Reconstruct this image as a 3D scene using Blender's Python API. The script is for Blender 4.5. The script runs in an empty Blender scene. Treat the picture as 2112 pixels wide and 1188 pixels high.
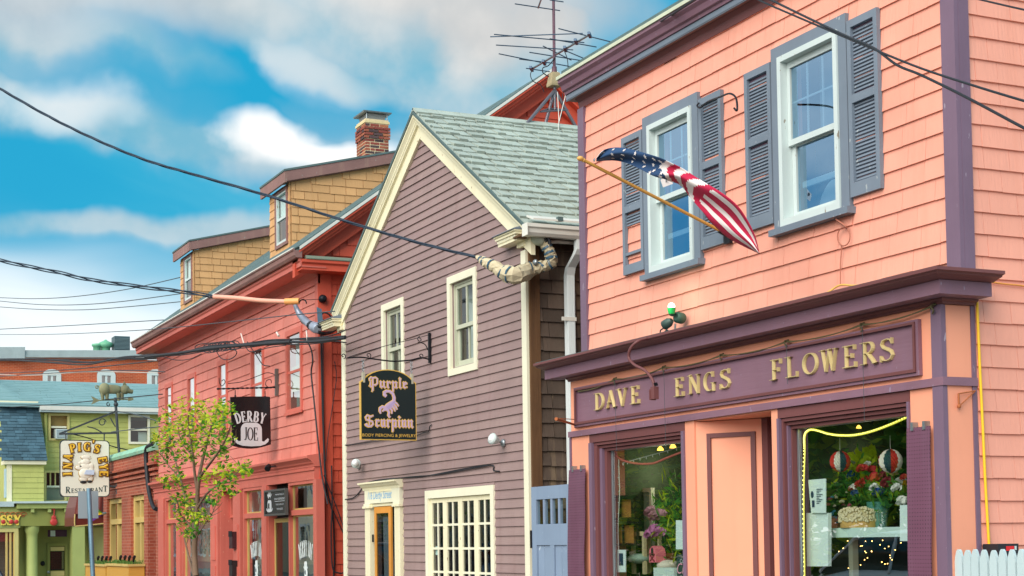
import bpy, math, random
import numpy as np
from mathutils import Vector, Matrix, noise as mnoise
random.seed(7)
S = bpy.context.scene
COL = S.collection
V = Vector

# ------------------------------------------------------------------ camera
# world: X along the street (to the right = nearer), Y into the houses, Z up; eye at (0, 0, 1.6)
FPX, CX, CY = 3249.3, 1056.0, 963.0
_d1 = V((-470 - CX, 1133 - CY, FPX)).normalized()
_d2 = V((7980 - CX, 1010 - CY, FPX)).normalized()
AX, AY = -_d1, _d2
AZ = AX.cross(AY).normalized()
EYE = V((0, 0, 1.6))
def ray(px, py):
    c = V((px - CX, py - CY, FPX))
    return V((AX.dot(c), AY.dot(c), AZ.dot(c)))
def PY(px, py, y):
    r = ray(px, py); return EYE + r * (y / r.y)
def PX(px, py, x):
    r = ray(px, py); return EYE + r * (x / r.x)

cam = bpy.data.cameras.new('camera')
camo = bpy.data.objects.new('camera', cam); COL.objects.link(camo)
cam.sensor_width = 36.0; cam.sensor_fit = 'HORIZONTAL'
cam.lens = 36.0 * FPX / 2112
cam.shift_y = (CY - 594.0) / 2112
cam.clip_start = 0.1; cam.clip_end = 2000
right, down, fwd = V((AX.x, AY.x, AZ.x)), V((AX.y, AY.y, AZ.y)), V((AX.z, AY.z, AZ.z))
R = Matrix((right, -down, -fwd)).transposed()
camo.matrix_world = Matrix.Translation(EYE) @ R.to_4x4()
S.camera = camo

# ------------------------------------------------------------------ sun, exposure
SUN_DIR = V((0.46, -0.68, 0.56)).normalized()      # towards the sun
sl = bpy.data.lights.new('sun', 'SUN'); sl.energy = 1.5; sl.angle = math.radians(55); sl.color = (1.0, 0.93, 0.84)
so = bpy.data.objects.new('sun', sl); COL.objects.link(so)
so.rotation_euler = SUN_DIR.to_track_quat('Z', 'Y').to_euler(); so.location = (5, -20, 20)
S.view_settings.view_transform = 'Standard'; S.view_settings.look = 'None'
S.view_settings.gamma = 1; S.view_settings.use_curve_mapping = False
S.view_settings.exposure = 1.52
try:
    S.cycles.use_denoising = True
    S.cycles.max_bounces = 8; S.cycles.transparent_max_bounces = 16
    S.cycles.caustics_reflective = False; S.cycles.caustics_refractive = False
    S.cycles.sample_clamp_indirect = 6
except Exception:
    pass

# ------------------------------------------------------------------ sky
def azel(px, py):
    d = ray(px, py).normalized()
    return math.degrees(math.atan2(d.y, -d.x)), math.degrees(math.asin(d.z))
W = bpy.data.worlds.new('World'); S.world = W; W.use_nodes = True
nt = W.node_tree; nt.nodes.clear()
def N(t, **k):
    n = nt.nodes.new(t)
    for a, b in k.items(): setattr(n, a, b)
    return n
def L(a, b): nt.links.new(a, b)
def math_n(op, a, b=None, c=None, clamp=False):
    n = N('ShaderNodeMath', operation=op); n.use_clamp = clamp
    for i, v in enumerate((a, b, c)):
        if v is None: continue
        if isinstance(v, (int, float)): n.inputs[i].default_value = v
        else: L(v, n.inputs[i])
    return n.outputs[0]
def maprange(v, a, b, c=0.0, d=1.0, smooth=True):
    n = N('ShaderNodeMapRange'); n.interpolation_type = 'SMOOTHSTEP' if smooth else 'LINEAR'
    L(v, n.inputs[0])
    for i, x in enumerate((a, b, c, d)): n.inputs[1 + i].default_value = x
    return n.outputs[0]
def mixc(f, a, b):
    n = N('ShaderNodeMix', data_type='RGBA')
    for s, v in ((n.inputs[0], f), (n.inputs[6], a), (n.inputs[7], b)):
        if isinstance(v, (int, float)): s.default_value = v
        elif isinstance(v, tuple): s.default_value = (*v, 1) if len(v) == 3 else v
        else: L(v, s)
    return n.outputs[2]
out = N('ShaderNodeOutputWorld'); bg = N('ShaderNodeBackground'); bg.inputs[1].default_value = 0.078
sky = N('ShaderNodeTexSky', sky_type='NISHITA'); sky.sun_disc = False
sky.sun_elevation = math.asin(SUN_DIR.z); sky.sun_rotation = math.atan2(SUN_DIR.x, SUN_DIR.y)
sky.air_density = 1.0; sky.dust_density = 0.6; sky.ozone_density = 2.0
tc = N('ShaderNodeTexCoord'); sep = N('ShaderNodeSeparateXYZ'); L(tc.outputs['Generated'], sep.inputs[0])
az = math_n('MULTIPLY', math_n('ARCTAN2', sep.outputs[1], math_n('MULTIPLY', sep.outputs[0], -1.0)), 57.2958)
el = math_n('MULTIPLY', math_n('ARCSINE', sep.outputs[2]), 57.2958)
# cloud layer: streaky, lying along the wind; noise lives on the direction so that it goes on all round
cmb = N('ShaderNodeCombineXYZ')
xx = math_n('ADD', sep.outputs[1], math_n('MULTIPLY', sep.outputs[2], 0.55))
zz = math_n('SUBTRACT', math_n('MULTIPLY', sep.outputs[2], 2.7), math_n('MULTIPLY', sep.outputs[1], -0.75))
L(xx, cmb.inputs[0]); L(sep.outputs[0], cmb.inputs[1]); L(zz, cmb.inputs[2])
def noise_n(scale, detail, rough, off=(0, 0, 0), vec=None, dist=0.0):
    mp = N('ShaderNodeMapping'); mp.inputs[1].default_value = off; L(vec or cmb.outputs[0], mp.inputs[0])
    n = N('ShaderNodeTexNoise'); n.inputs['Scale'].default_value = scale; n.inputs['Detail'].default_value = detail
    n.inputs['Roughness'].default_value = rough; n.inputs['Distortion'].default_value = dist; L(mp.outputs[0], n.inputs[0])
    return n.outputs[0]
n1 = noise_n(4.0, 4, 0.42, (1.7, 0.3, 4.1), dist=0.5)
n2 = noise_n(14.0, 5, 0.5, (5.2, 1.3, 0.7), dist=0.3)
wz = noise_n(11.0, 4, 0.5, (2.2, 8.3, 3.3), tc.outputs['Generated'])
n2 = noise_n(13.0, 5, 0.52, (5.2, 1.3, 0.7), tc.outputs['Generated'])
azw = math_n('ADD', az, maprange(n2, 0.25, 0.75, -1.5, 1.5, False))
elw = math_n('ADD', el, maprange(wz, 0.25, 0.75, -0.8, 0.8, False))
def blob(px, py, wpx, hpx, tilt=0.0, edge=0.35):
    a0, e0 = azel(px, py)
    k = 57.3 / FPX
    da = math_n('SUBTRACT', azw, a0); de = math_n('SUBTRACT', elw, e0)
    de = math_n('ADD', de, math_n('MULTIPLY', da, tilt))
    q = math_n('ADD', math_n('POWER', math_n('ABSOLUTE', math_n('DIVIDE', da, wpx * k)), 2.0),
               math_n('POWER', math_n('ABSOLUTE', math_n('DIVIDE', de, hpx * k)), 2.0))
    return maprange(q, 1.0 + edge, max(0.02, 1.0 - edge * 1.6), 0.0, 1.0)
def addf(*fs):
    f = fs[0]
    for g in fs[1:]: f = math_n('MAXIMUM', f, g)
    return f
base = mixc(0.95, sky.outputs[0], (0.0, 1.72, 2.9))
cyan = mixc(math_n('MULTIPLY', maprange(n1, 0.42, 0.70), 0.35), base, (0.25, 2.4, 3.3))
thin = math_n('MULTIPLY', maprange(n1, 0.50, 0.74), 0.14)
veil = mixc(thin, cyan, (2.0, 3.3, 3.8))
# grey-lilac cloud sheet over the top, bright banks lower down, haze towards the skyline
grey = addf(blob(860, -60, 430, 150, 0.22, 0.6), blob(950, 50, 170, 100, 0.3, 0.7), blob(1080, 60, 130, 100, 0.1, 0.8), math_n('MULTIPLY', blob(120, -30, 520, 95, 0.0, 0.95), 0.8))
mid = addf(blob(150, 195, 260, 62, 0.05, 0.95), blob(330, 270, 260, 48, 0.15, 0.95), blob(560, 330, 480, 52, 0.2, 0.9), blob(960, 190, 190, 90, 0.1, 0.9), blob(660, 135, 230, 40, 0.32, 0.95), blob(1080, 170, 160, 110, 0.2, 0.95),
           blob(380, 465, 420, 34, -0.03, 0.97), blob(700, 80, 330, 60, 0.25, 0.95), blob(860, 265, 200, 40, 0.1, 0.95), blob(100, 105, 300, 45, 0.1, 0.95))
deep = addf(blob(400, 195, 350, 38, 0.16, 0.9), blob(770, 240, 170, 40, 0.1, 0.9), blob(120, 360, 420, 58, 0.05, 0.9), blob(330, 520, 300, 26, 0.0, 0.95))
mid = math_n('MULTIPLY', mid, math_n('SUBTRACT', 1.0, math_n('MULTIPLY', deep, 0.75)))
white = addf(blob(585, 292, 150, 48, 0.15, 0.75), blob(710, 318, 150, 32, 0.08, 0.8), math_n('MULTIPLY', blob(130, 200, 120, 46, 0.0, 0.97), 0.42), math_n('MULTIPLY', blob(645, 150, 110, 40, 0.3, 0.97), 0.22))
everywhere = maprange(noise_n(2.1, 5, 0.5, (7.7, 2.0, 9.1)), 0.44, 0.60)
behind = addf(maprange(sep.outputs[1], 0.06, -0.22), maprange(el, 24, 38), maprange(az, 50, 66))
everywhere = math_n('MULTIPLY', everywhere, behind)
low = maprange(math_n('ADD', el, maprange(n1, 0.3, 0.7, -1.7, 1.7, False)), 11.6, 7.6)
mcol = mixc(maprange(n2, 0.38, 0.64), (1.05, 2.35, 3.0), (2.5, 3.05, 3.3))
c1 = mixc(math_n('MULTIPLY', mid, 0.85), veil, mcol)
c2 = mixc(math_n('MULTIPLY', low, 0.88), c1, (5.0, 5.2, 5.2))
gcol = mixc(maprange(n2, 0.35, 0.65), (3.0, 2.92, 2.85), (3.9, 3.7, 3.5))
c3 = mixc(math_n('MULTIPLY', grey, 0.92), c2, gcol)
c4 = mixc(math_n('MULTIPLY', white, 0.95), c3, (5.3, 5.15, 5.0))
c5 = mixc(math_n('MULTIPLY', everywhere, 0.9), c4, (5.2, 5.0, 4.8))
L(c5, bg.inputs[0]); L(bg.outputs[0], out.inputs[0])

# ------------------------------------------------------------------ materials
def lin(r, g, b):
    f = lambda c: (c / 255 / 12.92) if c <= 10.3 else ((c / 255 + 0.055) / 1.055) ** 2.4
    return (f(r), f(g), f(b))
MATS = {}
def paint(name, col, rough=0.6, var=0.05, mott=0.10, streak=0.0, scol=None, chip=0.0, chipcol=(0.35, 0.3, 0.27), grain=0.0, gdir='x', metal=0.0, spec=0.35, bump=0.15, hue=0.0, coat=0.0):
    """Painted or weathered surface: per-piece brightness, mottling, vertical weather streaks, chips and grain."""
    m = bpy.data.materials.new(name); m.use_nodes = True; MATS[name] = m
    t = m.node_tree; nd = t.nodes; nd.clear(); lk = t.links.new
    o = nd.new('ShaderNodeOutputMaterial'); b = nd.new('ShaderNodeBsdfPrincipled'); lk(b.outputs[0], o.inputs[0])
    b.inputs['Roughness'].default_value = rough; b.inputs['Metallic'].default_value = metal
    b.inputs['Specular IOR Level'].default_value = spec; b.inputs['Coat Weight'].default_value = coat
    geo = nd.new('ShaderNodeNewGeometry'); info = nd.new('ShaderNodeObjectInfo')
    def nz(scale, detail, sc=(1, 1, 1)):
        mp = nd.new('ShaderNodeMapping'); mp.inputs[3].default_value = sc; lk(geo.outputs['Position'], mp.inputs[0])
        n = nd.new('ShaderNodeTexNoise'); n.inputs['Scale'].default_value = scale; n.inputs['Detail'].default_value = detail
        lk(mp.outputs[0], n.inputs[0]); return n.outputs[0]
    def mr(v, a, b_, c, d):
        n = nd.new('ShaderNodeMapRange'); lk(v, n.inputs[0])
        for i, x in enumerate((a, b_, c, d)): n.inputs[1 + i].default_value = x
        return n.outputs[0]
    def mx(f, a, b_):
        n = nd.new('ShaderNodeMix'); n.data_type = 'RGBA'
        for s, v in ((n.inputs[0], f), (n.inputs[6], a), (n.inputs[7], b_)):
            if isinstance(v, tuple): s.default_value = (*v, 1)
            else: lk(v, s)
        return n.outputs[2]
    hsv = nd.new('ShaderNodeHueSaturation'); hsv.inputs['Color'].default_value = (*col, 1)
    lk(mr(info.outputs['Random'], 0, 1, 1 - var, 1 + var), hsv.inputs['Value'])
    if hue:
        lk(mr(info.outputs['Random'], 0, 1, 0.5 - hue, 0.5 + hue), hsv.inputs['Hue'])
    c = hsv.outputs[0]
    if mott:
        dk = tuple(x * (1 - 2.2 * mott) for x in col)
        c = mx(mr(nz(2.3, 5), 0.38, 0.72, 0, 0.75), c, dk)
    if streak:
        sc = scol or tuple(x * 0.55 for x in col)
        c = mx(mr(nz(9, 5, (1, 1, 0.07)), 0.52, 0.78, 0, streak), c, sc)
    if chip:
        c = mx(mr(nz(26, 6, (1, 1, 0.45)), 0.70 - chip, 0.73 - chip, 0, 1), c, chipcol)
    lk(c, b.inputs['Base Color'])
    sc = {'x': (0.06, 1, 1), 'z': (1, 1, 0.06), 'y': (1, 0.06, 1), '': (1, 1, 1)}[gdir]
    h = nz(60 if grain else 24, 4, sc if grain else (1, 1, 1))
    bp = nd.new('ShaderNodeBump'); bp.inputs['Strength'].default_value = max(grain, bump); bp.inputs['Distance'].default_value = 0.01
    lk(h, bp.inputs['Height']); lk(bp.outputs[0], b.inputs['Normal'])
    return m
def plain(name, col, rough=0.5, metal=0.0, emit=0.0, ecol=None, spec=0.4, trans=0.0):
    m = bpy.data.materials.new(name); m.use_nodes = True; MATS[name] = m
    b = m.node_tree.nodes['Principled BSDF']
    b.inputs['Base Color'].default_value = (*col, 1); b.inputs['Roughness'].default_value = rough; b.inputs['Metallic'].default_value = metal
    b.inputs['Specular IOR Level'].default_value = spec
    if emit:
        b.inputs['Emission Color'].default_value = (*(ecol or col), 1); b.inputs['Emission Strength'].default_value = emit
    return m
def glass(name, tint=(0.80, 0.90, 0.86), ior=1.6, wob=0.0, boost=1.0, rtint=(1, 1, 1)):
    m = bpy.data.materials.new(name); m.use_nodes = True; MATS[name] = m
    t = m.node_tree; nd = t.nodes; nd.clear(); lk = t.links.new
    o = nd.new('ShaderNodeOutputMaterial'); tr = nd.new('ShaderNodeBsdfTransparent'); gl = nd.new('ShaderNodeBsdfGlossy'); mix = nd.new('ShaderNodeMixShader')
    g0 = nd.new('ShaderNodeNewGeometry'); dp = nd.new('ShaderNodeVectorMath'); dp.operation = 'DOT_PRODUCT'; lk(g0.outputs['Normal'], dp.inputs[0]); lk(g0.outputs['Incoming'], dp.inputs[1])
    def mth(op, a, b=None):
        n = nd.new('ShaderNodeMath'); n.operation = op
        for i, v in enumerate((a, b)):
            if v is None: continue
            if isinstance(v, (int, float)): n.inputs[i].default_value = v
            else: lk(v, n.inputs[i])
        return n.outputs[0]
    f0 = ((ior - 1) / (ior + 1)) ** 2      # Schlick, the same from either side of the pane
    fr = mth('ADD', mth('MULTIPLY', mth('POWER', mth('SUBTRACT', 1.0, mth('ABSOLUTE', dp.outputs['Value'])), 5.0), 1 - f0), f0)
    tr.inputs[0].default_value = (*tint, 1); gl.inputs['Roughness'].default_value = 0.0; gl.inputs[0].default_value = (*rtint, 1)
    mu = nd.new('ShaderNodeMath'); mu.operation = 'MULTIPLY'; mu.use_clamp = True; mu.inputs[1].default_value = boost; lk(fr, mu.inputs[0])
    lk(mu.outputs[0], mix.inputs[0]); lk(tr.outputs[0], mix.inputs[1]); lk(gl.outputs[0], mix.inputs[2]); lk(mix.outputs[0], o.inputs[0])
    if wob:
        n = nd.new('ShaderNodeTexNoise'); n.inputs['Scale'].default_value = 2.5; g = nd.new('ShaderNodeNewGeometry'); lk(g.outputs['Position'], n.inputs[0])
        bp = nd.new('ShaderNodeBump'); bp.inputs['Strength'].default_value = wob; bp.inputs['Distance'].default_value = 0.02
        lk(n.outputs[0], bp.inputs['Height']); lk(bp.outputs[0], gl.inputs['Normal'])
    return m
def brickmat(name, c1, c2, mortar, scale, axis, w=0.5, h=0.25, ms=0.02):
    """Brick too far off to tell apart: the pattern sits on world position."""
    m = bpy.data.materials.new(name); m.use_nodes = True; MATS[name] = m
    t = m.node_tree; nd = t.nodes; lk = t.links.new; b = nd['Principled BSDF']; b.inputs['Roughness'].default_value = 0.85
    g = nd.new('ShaderNodeNewGeometry'); sp = nd.new('ShaderNodeSeparateXYZ'); cb = nd.new('ShaderNodeCombineXYZ'); lk(g.outputs['Position'], sp.inputs[0])
    ad = nd.new('ShaderNodeMath'); ad.operation = 'ADD'; lk(sp.outputs[0], ad.inputs[0]); lk(sp.outputs[1], ad.inputs[1])
    lk(ad.outputs[0], cb.inputs[0]); lk(sp.outputs[2], cb.inputs[1])
    br = nd.new('ShaderNodeTexBrick'); br.inputs['Color1'].default_value = (*c1, 1); br.inputs['Color2'].default_value = (*c2, 1); br.inputs['Mortar'].default_value = (*mortar, 1)
    br.inputs['Scale'].default_value = scale; br.inputs['Mortar Size'].default_value = ms; br.inputs['Brick Width'].default_value = w; br.inputs['Row Height'].default_value = h
    lk(cb.outputs[0], br.inputs[0])
    n = nd.new('ShaderNodeTexNoise'); n.inputs['Scale'].default_value = 0.9; n.inputs['Detail'].default_value = 6; lk(g.outputs['Position'], n.inputs[0])
    r = nd.new('ShaderNodeMapRange'); r.inputs[1].default_value = 0.35; r.inputs[2].default_value = 0.7; r.inputs[3].default_value = 0.8; r.inputs[4].default_value = 1.15; lk(n.outputs[0], r.inputs[0])
    hs = nd.new('ShaderNodeHueSaturation'); lk(br.outputs[0], hs.inputs['Color']); lk(r.outputs[0], hs.inputs['Value']); lk(hs.outputs[0], b.inputs['Base Color'])
    return m

ORANGE = paint('salmon_paint', lin(244, 168, 145), 0.62, 0.03, 0.06, 0.26, lin(220, 138, 112), chip=0.0, grain=0.3, gdir='z')
ORANGEF = paint('salmon_panel_paint', lin(246, 164, 132), 0.55, 0.02, 0.04, 0.08, bump=0.05)
PLUM = paint('plum_paint', lin(136, 101, 116), 0.5, 0.05, 0.08, 0.22, lin(134, 108, 138), chip=0.02, chipcol=lin(150, 132, 150), grain=0.2, gdir='x')
PLUMV = paint('plum_post_paint', lin(122, 98, 118), 0.5, 0.05, 0.08, 0.15, lin(84, 58, 76), chip=0.025, chipcol=lin(160, 146, 160), grain=0.2, gdir='z')
PLUMD = paint('dark_plum_paint', lin(116, 70, 70), 0.5, 0.05, 0.06, 0.1, bump=0.08)
SLATE = paint('slate_blue_paint', lin(120, 132, 146), 0.55, 0.06, 0.07, 0.2, lin(98, 104, 116), chip=0.015, chipcol=lin(170, 178, 180), grain=0.18, gdir='z')
WHITE = paint('white_paint', lin(204, 216, 214), 0.45, 0.03, 0.03, 0.10, lin(180, 186, 180), chip=0.01, chipcol=lin(150, 140, 125), bump=0.05)
MAUVE = paint('mauve_clapboard_paint', lin(155, 130, 127), 0.62, 0.05, 0.08, 0.3, lin(128, 94, 94), chip=0.0, grain=0.22, gdir='x', hue=0.006)
CREAM = paint('cream_paint', lin(242, 234, 200), 0.5, 0.03, 0.04, 0.18, lin(206, 184, 128), chip=0.01, chipcol=lin(150, 120, 80), bump=0.06)
CREAMW = paint('pale_cream_paint', lin(236, 232, 206), 0.5, 0.03, 0.04, 0.10, bump=0.05)
ROOFG = paint('grey_green_roof_shingle', lin(170, 180, 170), 0.9, 0.10, 0.10, 0.25, lin(134, 128, 96), bump=0.4, chip=0.0)
DARKSH = paint('weathered_cedar', lin(88, 74, 64), 0.85, 0.3, 0.2, 0.85, lin(166, 144, 112), grain=0.5, gdir='z')
DARKPOST = paint('weathered_post_wood', lin(104, 74, 48), 0.8, 0.1, 0.2, 0.6, lin(66, 46, 36), grain=0.5, gdir='z')
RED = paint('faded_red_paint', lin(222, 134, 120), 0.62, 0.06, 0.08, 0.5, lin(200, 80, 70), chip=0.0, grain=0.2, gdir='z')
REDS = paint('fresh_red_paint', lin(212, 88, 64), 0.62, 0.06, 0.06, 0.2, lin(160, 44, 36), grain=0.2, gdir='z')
REDT = paint('red_trim_paint', lin(212, 112, 97), 0.55, 0.04, 0.06, 0.25, lin(176, 70, 60), bump=0.08, chip=0.012, chipcol=lin(216, 150, 128))
YELLOW = paint('ochre_shingle', lin(214, 164, 112), 0.75, 0.09, 0.07, 0.25, lin(176, 128, 70), grain=0.35, gdir='z')
FASCIA = paint('faded_mauve_fascia', lin(150, 112, 106), 0.65, 0.05, 0.14, 0.35, lin(176, 148, 126), grain=0.3, gdir='x', chip=0.02)
ROOFD = paint('dark_teal_roofing', lin(92, 112, 112), 0.9, 0.1, 0.12, 0.2, bump=0.3)
GREENS = paint('lime_green_shingle', lin(192, 194, 112), 0.7, 0.06, 0.06, 0.15, grain=0.25, gdir='z')
OLIVE = paint('olive_paint', lin(144, 148, 76), 0.6, 0.05, 0.06, 0.15, bump=0.06)
OLIVEL = paint('pale_olive_paint', lin(172, 182, 108), 0.6, 0.05, 0.06, 0.12, bump=0.06)
BUTTER = paint('butter_door_paint', lin(214, 200, 128), 0.6, 0.04, 0.05, 0.1)
TAN = paint('tan_frame_paint', lin(214, 184, 112), 0.55, 0.05, 0.07, 0.2, lin(170, 130, 70), bump=0.06)
BLUEROOF = paint('sky_blue_roofing', lin(136, 172, 174), 0.85, 0.1, 0.10, 0.1, bump=0.3)
BLUESH = paint('steel_blue_shingle', lin(72, 102, 116), 0.8, 0.38, 0.10, 0.1, bump=0.3)
BRICKR = brickmat('restaurant_brick', lin(176, 88, 62), lin(152, 70, 50), lin(178, 118, 96), 1.0, 'x', 0.2, 0.067, 0.009)
BRICKF = brickmat('far_orange_brick', lin(196, 88, 46), lin(176, 72, 38), lin(196, 126, 92), 1.0, 'x', 0.22, 0.075, 0.010)
BRICKP = paint('chimney_brick', lin(158, 88, 70), 0.9, 0.42, 0.12, 0.1, bump=0.5, hue=0.02)
BRICKDK = paint('burnt_chimney_brick', lin(84, 66, 68), 0.9, 0.25, 0.12, 0.1, bump=0.5)
MORTAR = paint('pale_mortar', lin(226, 206, 168), 0.95, 0.05, 0.1, bump=0.5)
MORTARY = paint('yellow_mortar_wash', lin(228, 208, 158), 0.95, 0.05, 0.1, bump=0.5)
GATEB = paint('powder_blue_gate_paint', lin(136, 154, 178), 0.55, 0.05, 0.06, 0.2, lin(100, 118, 150), chip=0.02, chipcol=lin(196, 210, 220), grain=0.2, gdir='z')
PICKET = paint('white_picket_paint', lin(192, 210, 212), 0.5, 0.03, 0.05, 0.2, lin(176, 190, 190), bump=0.06)
GREYWOOD = paint('grey_bare_wood', lin(150, 138, 116), 0.9, 0.1, 0.2, 0.4, grain=0.5, gdir='z')
GOLD = paint('gilded_letter', lin(222, 200, 142), 0.38, 0.03, 0.10, 0.0, metal=0.12, bump=0.1)
IRON = plain('black_iron', lin(36, 36, 42), 0.5, 0.6)
IRONG = plain('grey_iron', lin(74, 80, 84), 0.55, 0.4)
BLACKW = plain('black_cable', lin(34, 36, 42), 0.55)
WIREG = plain('grey_wire', lin(70, 78, 84), 0.5)
STEEL = plain('weathered_steel', lin(128, 122, 128), 0.45, 0.75)
STEELB = plain('aerial_steel', lin(74, 92, 112), 0.45, 0.7)
GALV = plain('galvanised_metal', lin(160, 168, 172), 0.4, 0.8)
RUST = paint('rusty_iron', lin(190, 110, 66), 0.8, 0.1, 0.25, bump=0.4)
GUTW = paint('white_gutter', lin(226, 224, 214), 0.4, 0.02, 0.04, 0.15, lin(190, 180, 150), bump=0.03)
DOWNW = paint('pale_blue_downspout', lin(226, 234, 234), 0.4, 0.02, 0.03, 0.1, bump=0.03)
COPPER = paint('copper_green_coping', lin(146, 200, 172), 0.6, 0.06, 0.15, 0.3, lin(232, 214, 160))
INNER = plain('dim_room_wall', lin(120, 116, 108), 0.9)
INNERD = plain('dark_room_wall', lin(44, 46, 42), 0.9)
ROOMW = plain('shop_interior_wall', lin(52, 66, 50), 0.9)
CURT = paint('net_curtain', lin(196, 200, 194), 0.9, 0.05, 0.1, 0.3, lin(150, 160, 156))
GLASS = glass('window_glass', (0.84, 0.92, 0.90), 1.75)
GLASSU = glass('upstairs_glass', (0.66, 0.82, 0.92), 2.6, 0.05, 2.4, (.46, .72, 1.0))  # blue of a sky reflection put into the glossy tint
GLASSR = glass('old_wavy_glass', (0.78, 0.86, 0.84), 1.7, 0.10)
GLASSS = glass('shop_glass', (0.93, 0.99, 0.96), 2.0, 0.02, 2.3)
ZINC = paint('pale_zinc', lin(190, 206, 208), 0.5, 0.03, 0.08, 0.2, lin(150, 176, 170))
DRIP = paint('pale_drip_edge', lin(206, 212, 186), 0.5, 0.03, 0.08, 0.2, lin(160, 180, 150))
ASPHALT = paint('asphalt', (0.055, 0.055, 0.058), 0.9, 0, 0.2, bump=0.5)
CONCRETE = paint('concrete_paving', lin(150, 146, 138), 0.9, 0.05, 0.15, bump=0.3)
KERBM = paint('granite_kerb', lin(140, 138, 136), 0.85, 0.05, 0.2, bump=0.3)
BLACKP = plain('black_gloss_board', lin(16, 18, 22), 0.22, spec=0.5)
SCORPB = plain('dark_green_board', lin(22, 36, 38), 0.3)
SILVERP = plain('pale_grey_print', lin(204, 206, 210), 0.5)
GOLDP = plain('gold_paint', lin(222, 178, 84), 0.4)
LILAC = plain('lilac_paint', lin(196, 168, 200), 0.5)
LILACB = plain('violet_paint', lin(150, 140, 206), 0.5)
PAPER = plain('white_paper', lin(228, 248, 246), 0.7)
INK = plain('dark_ink', lin(40, 60, 90), 0.7)

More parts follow.
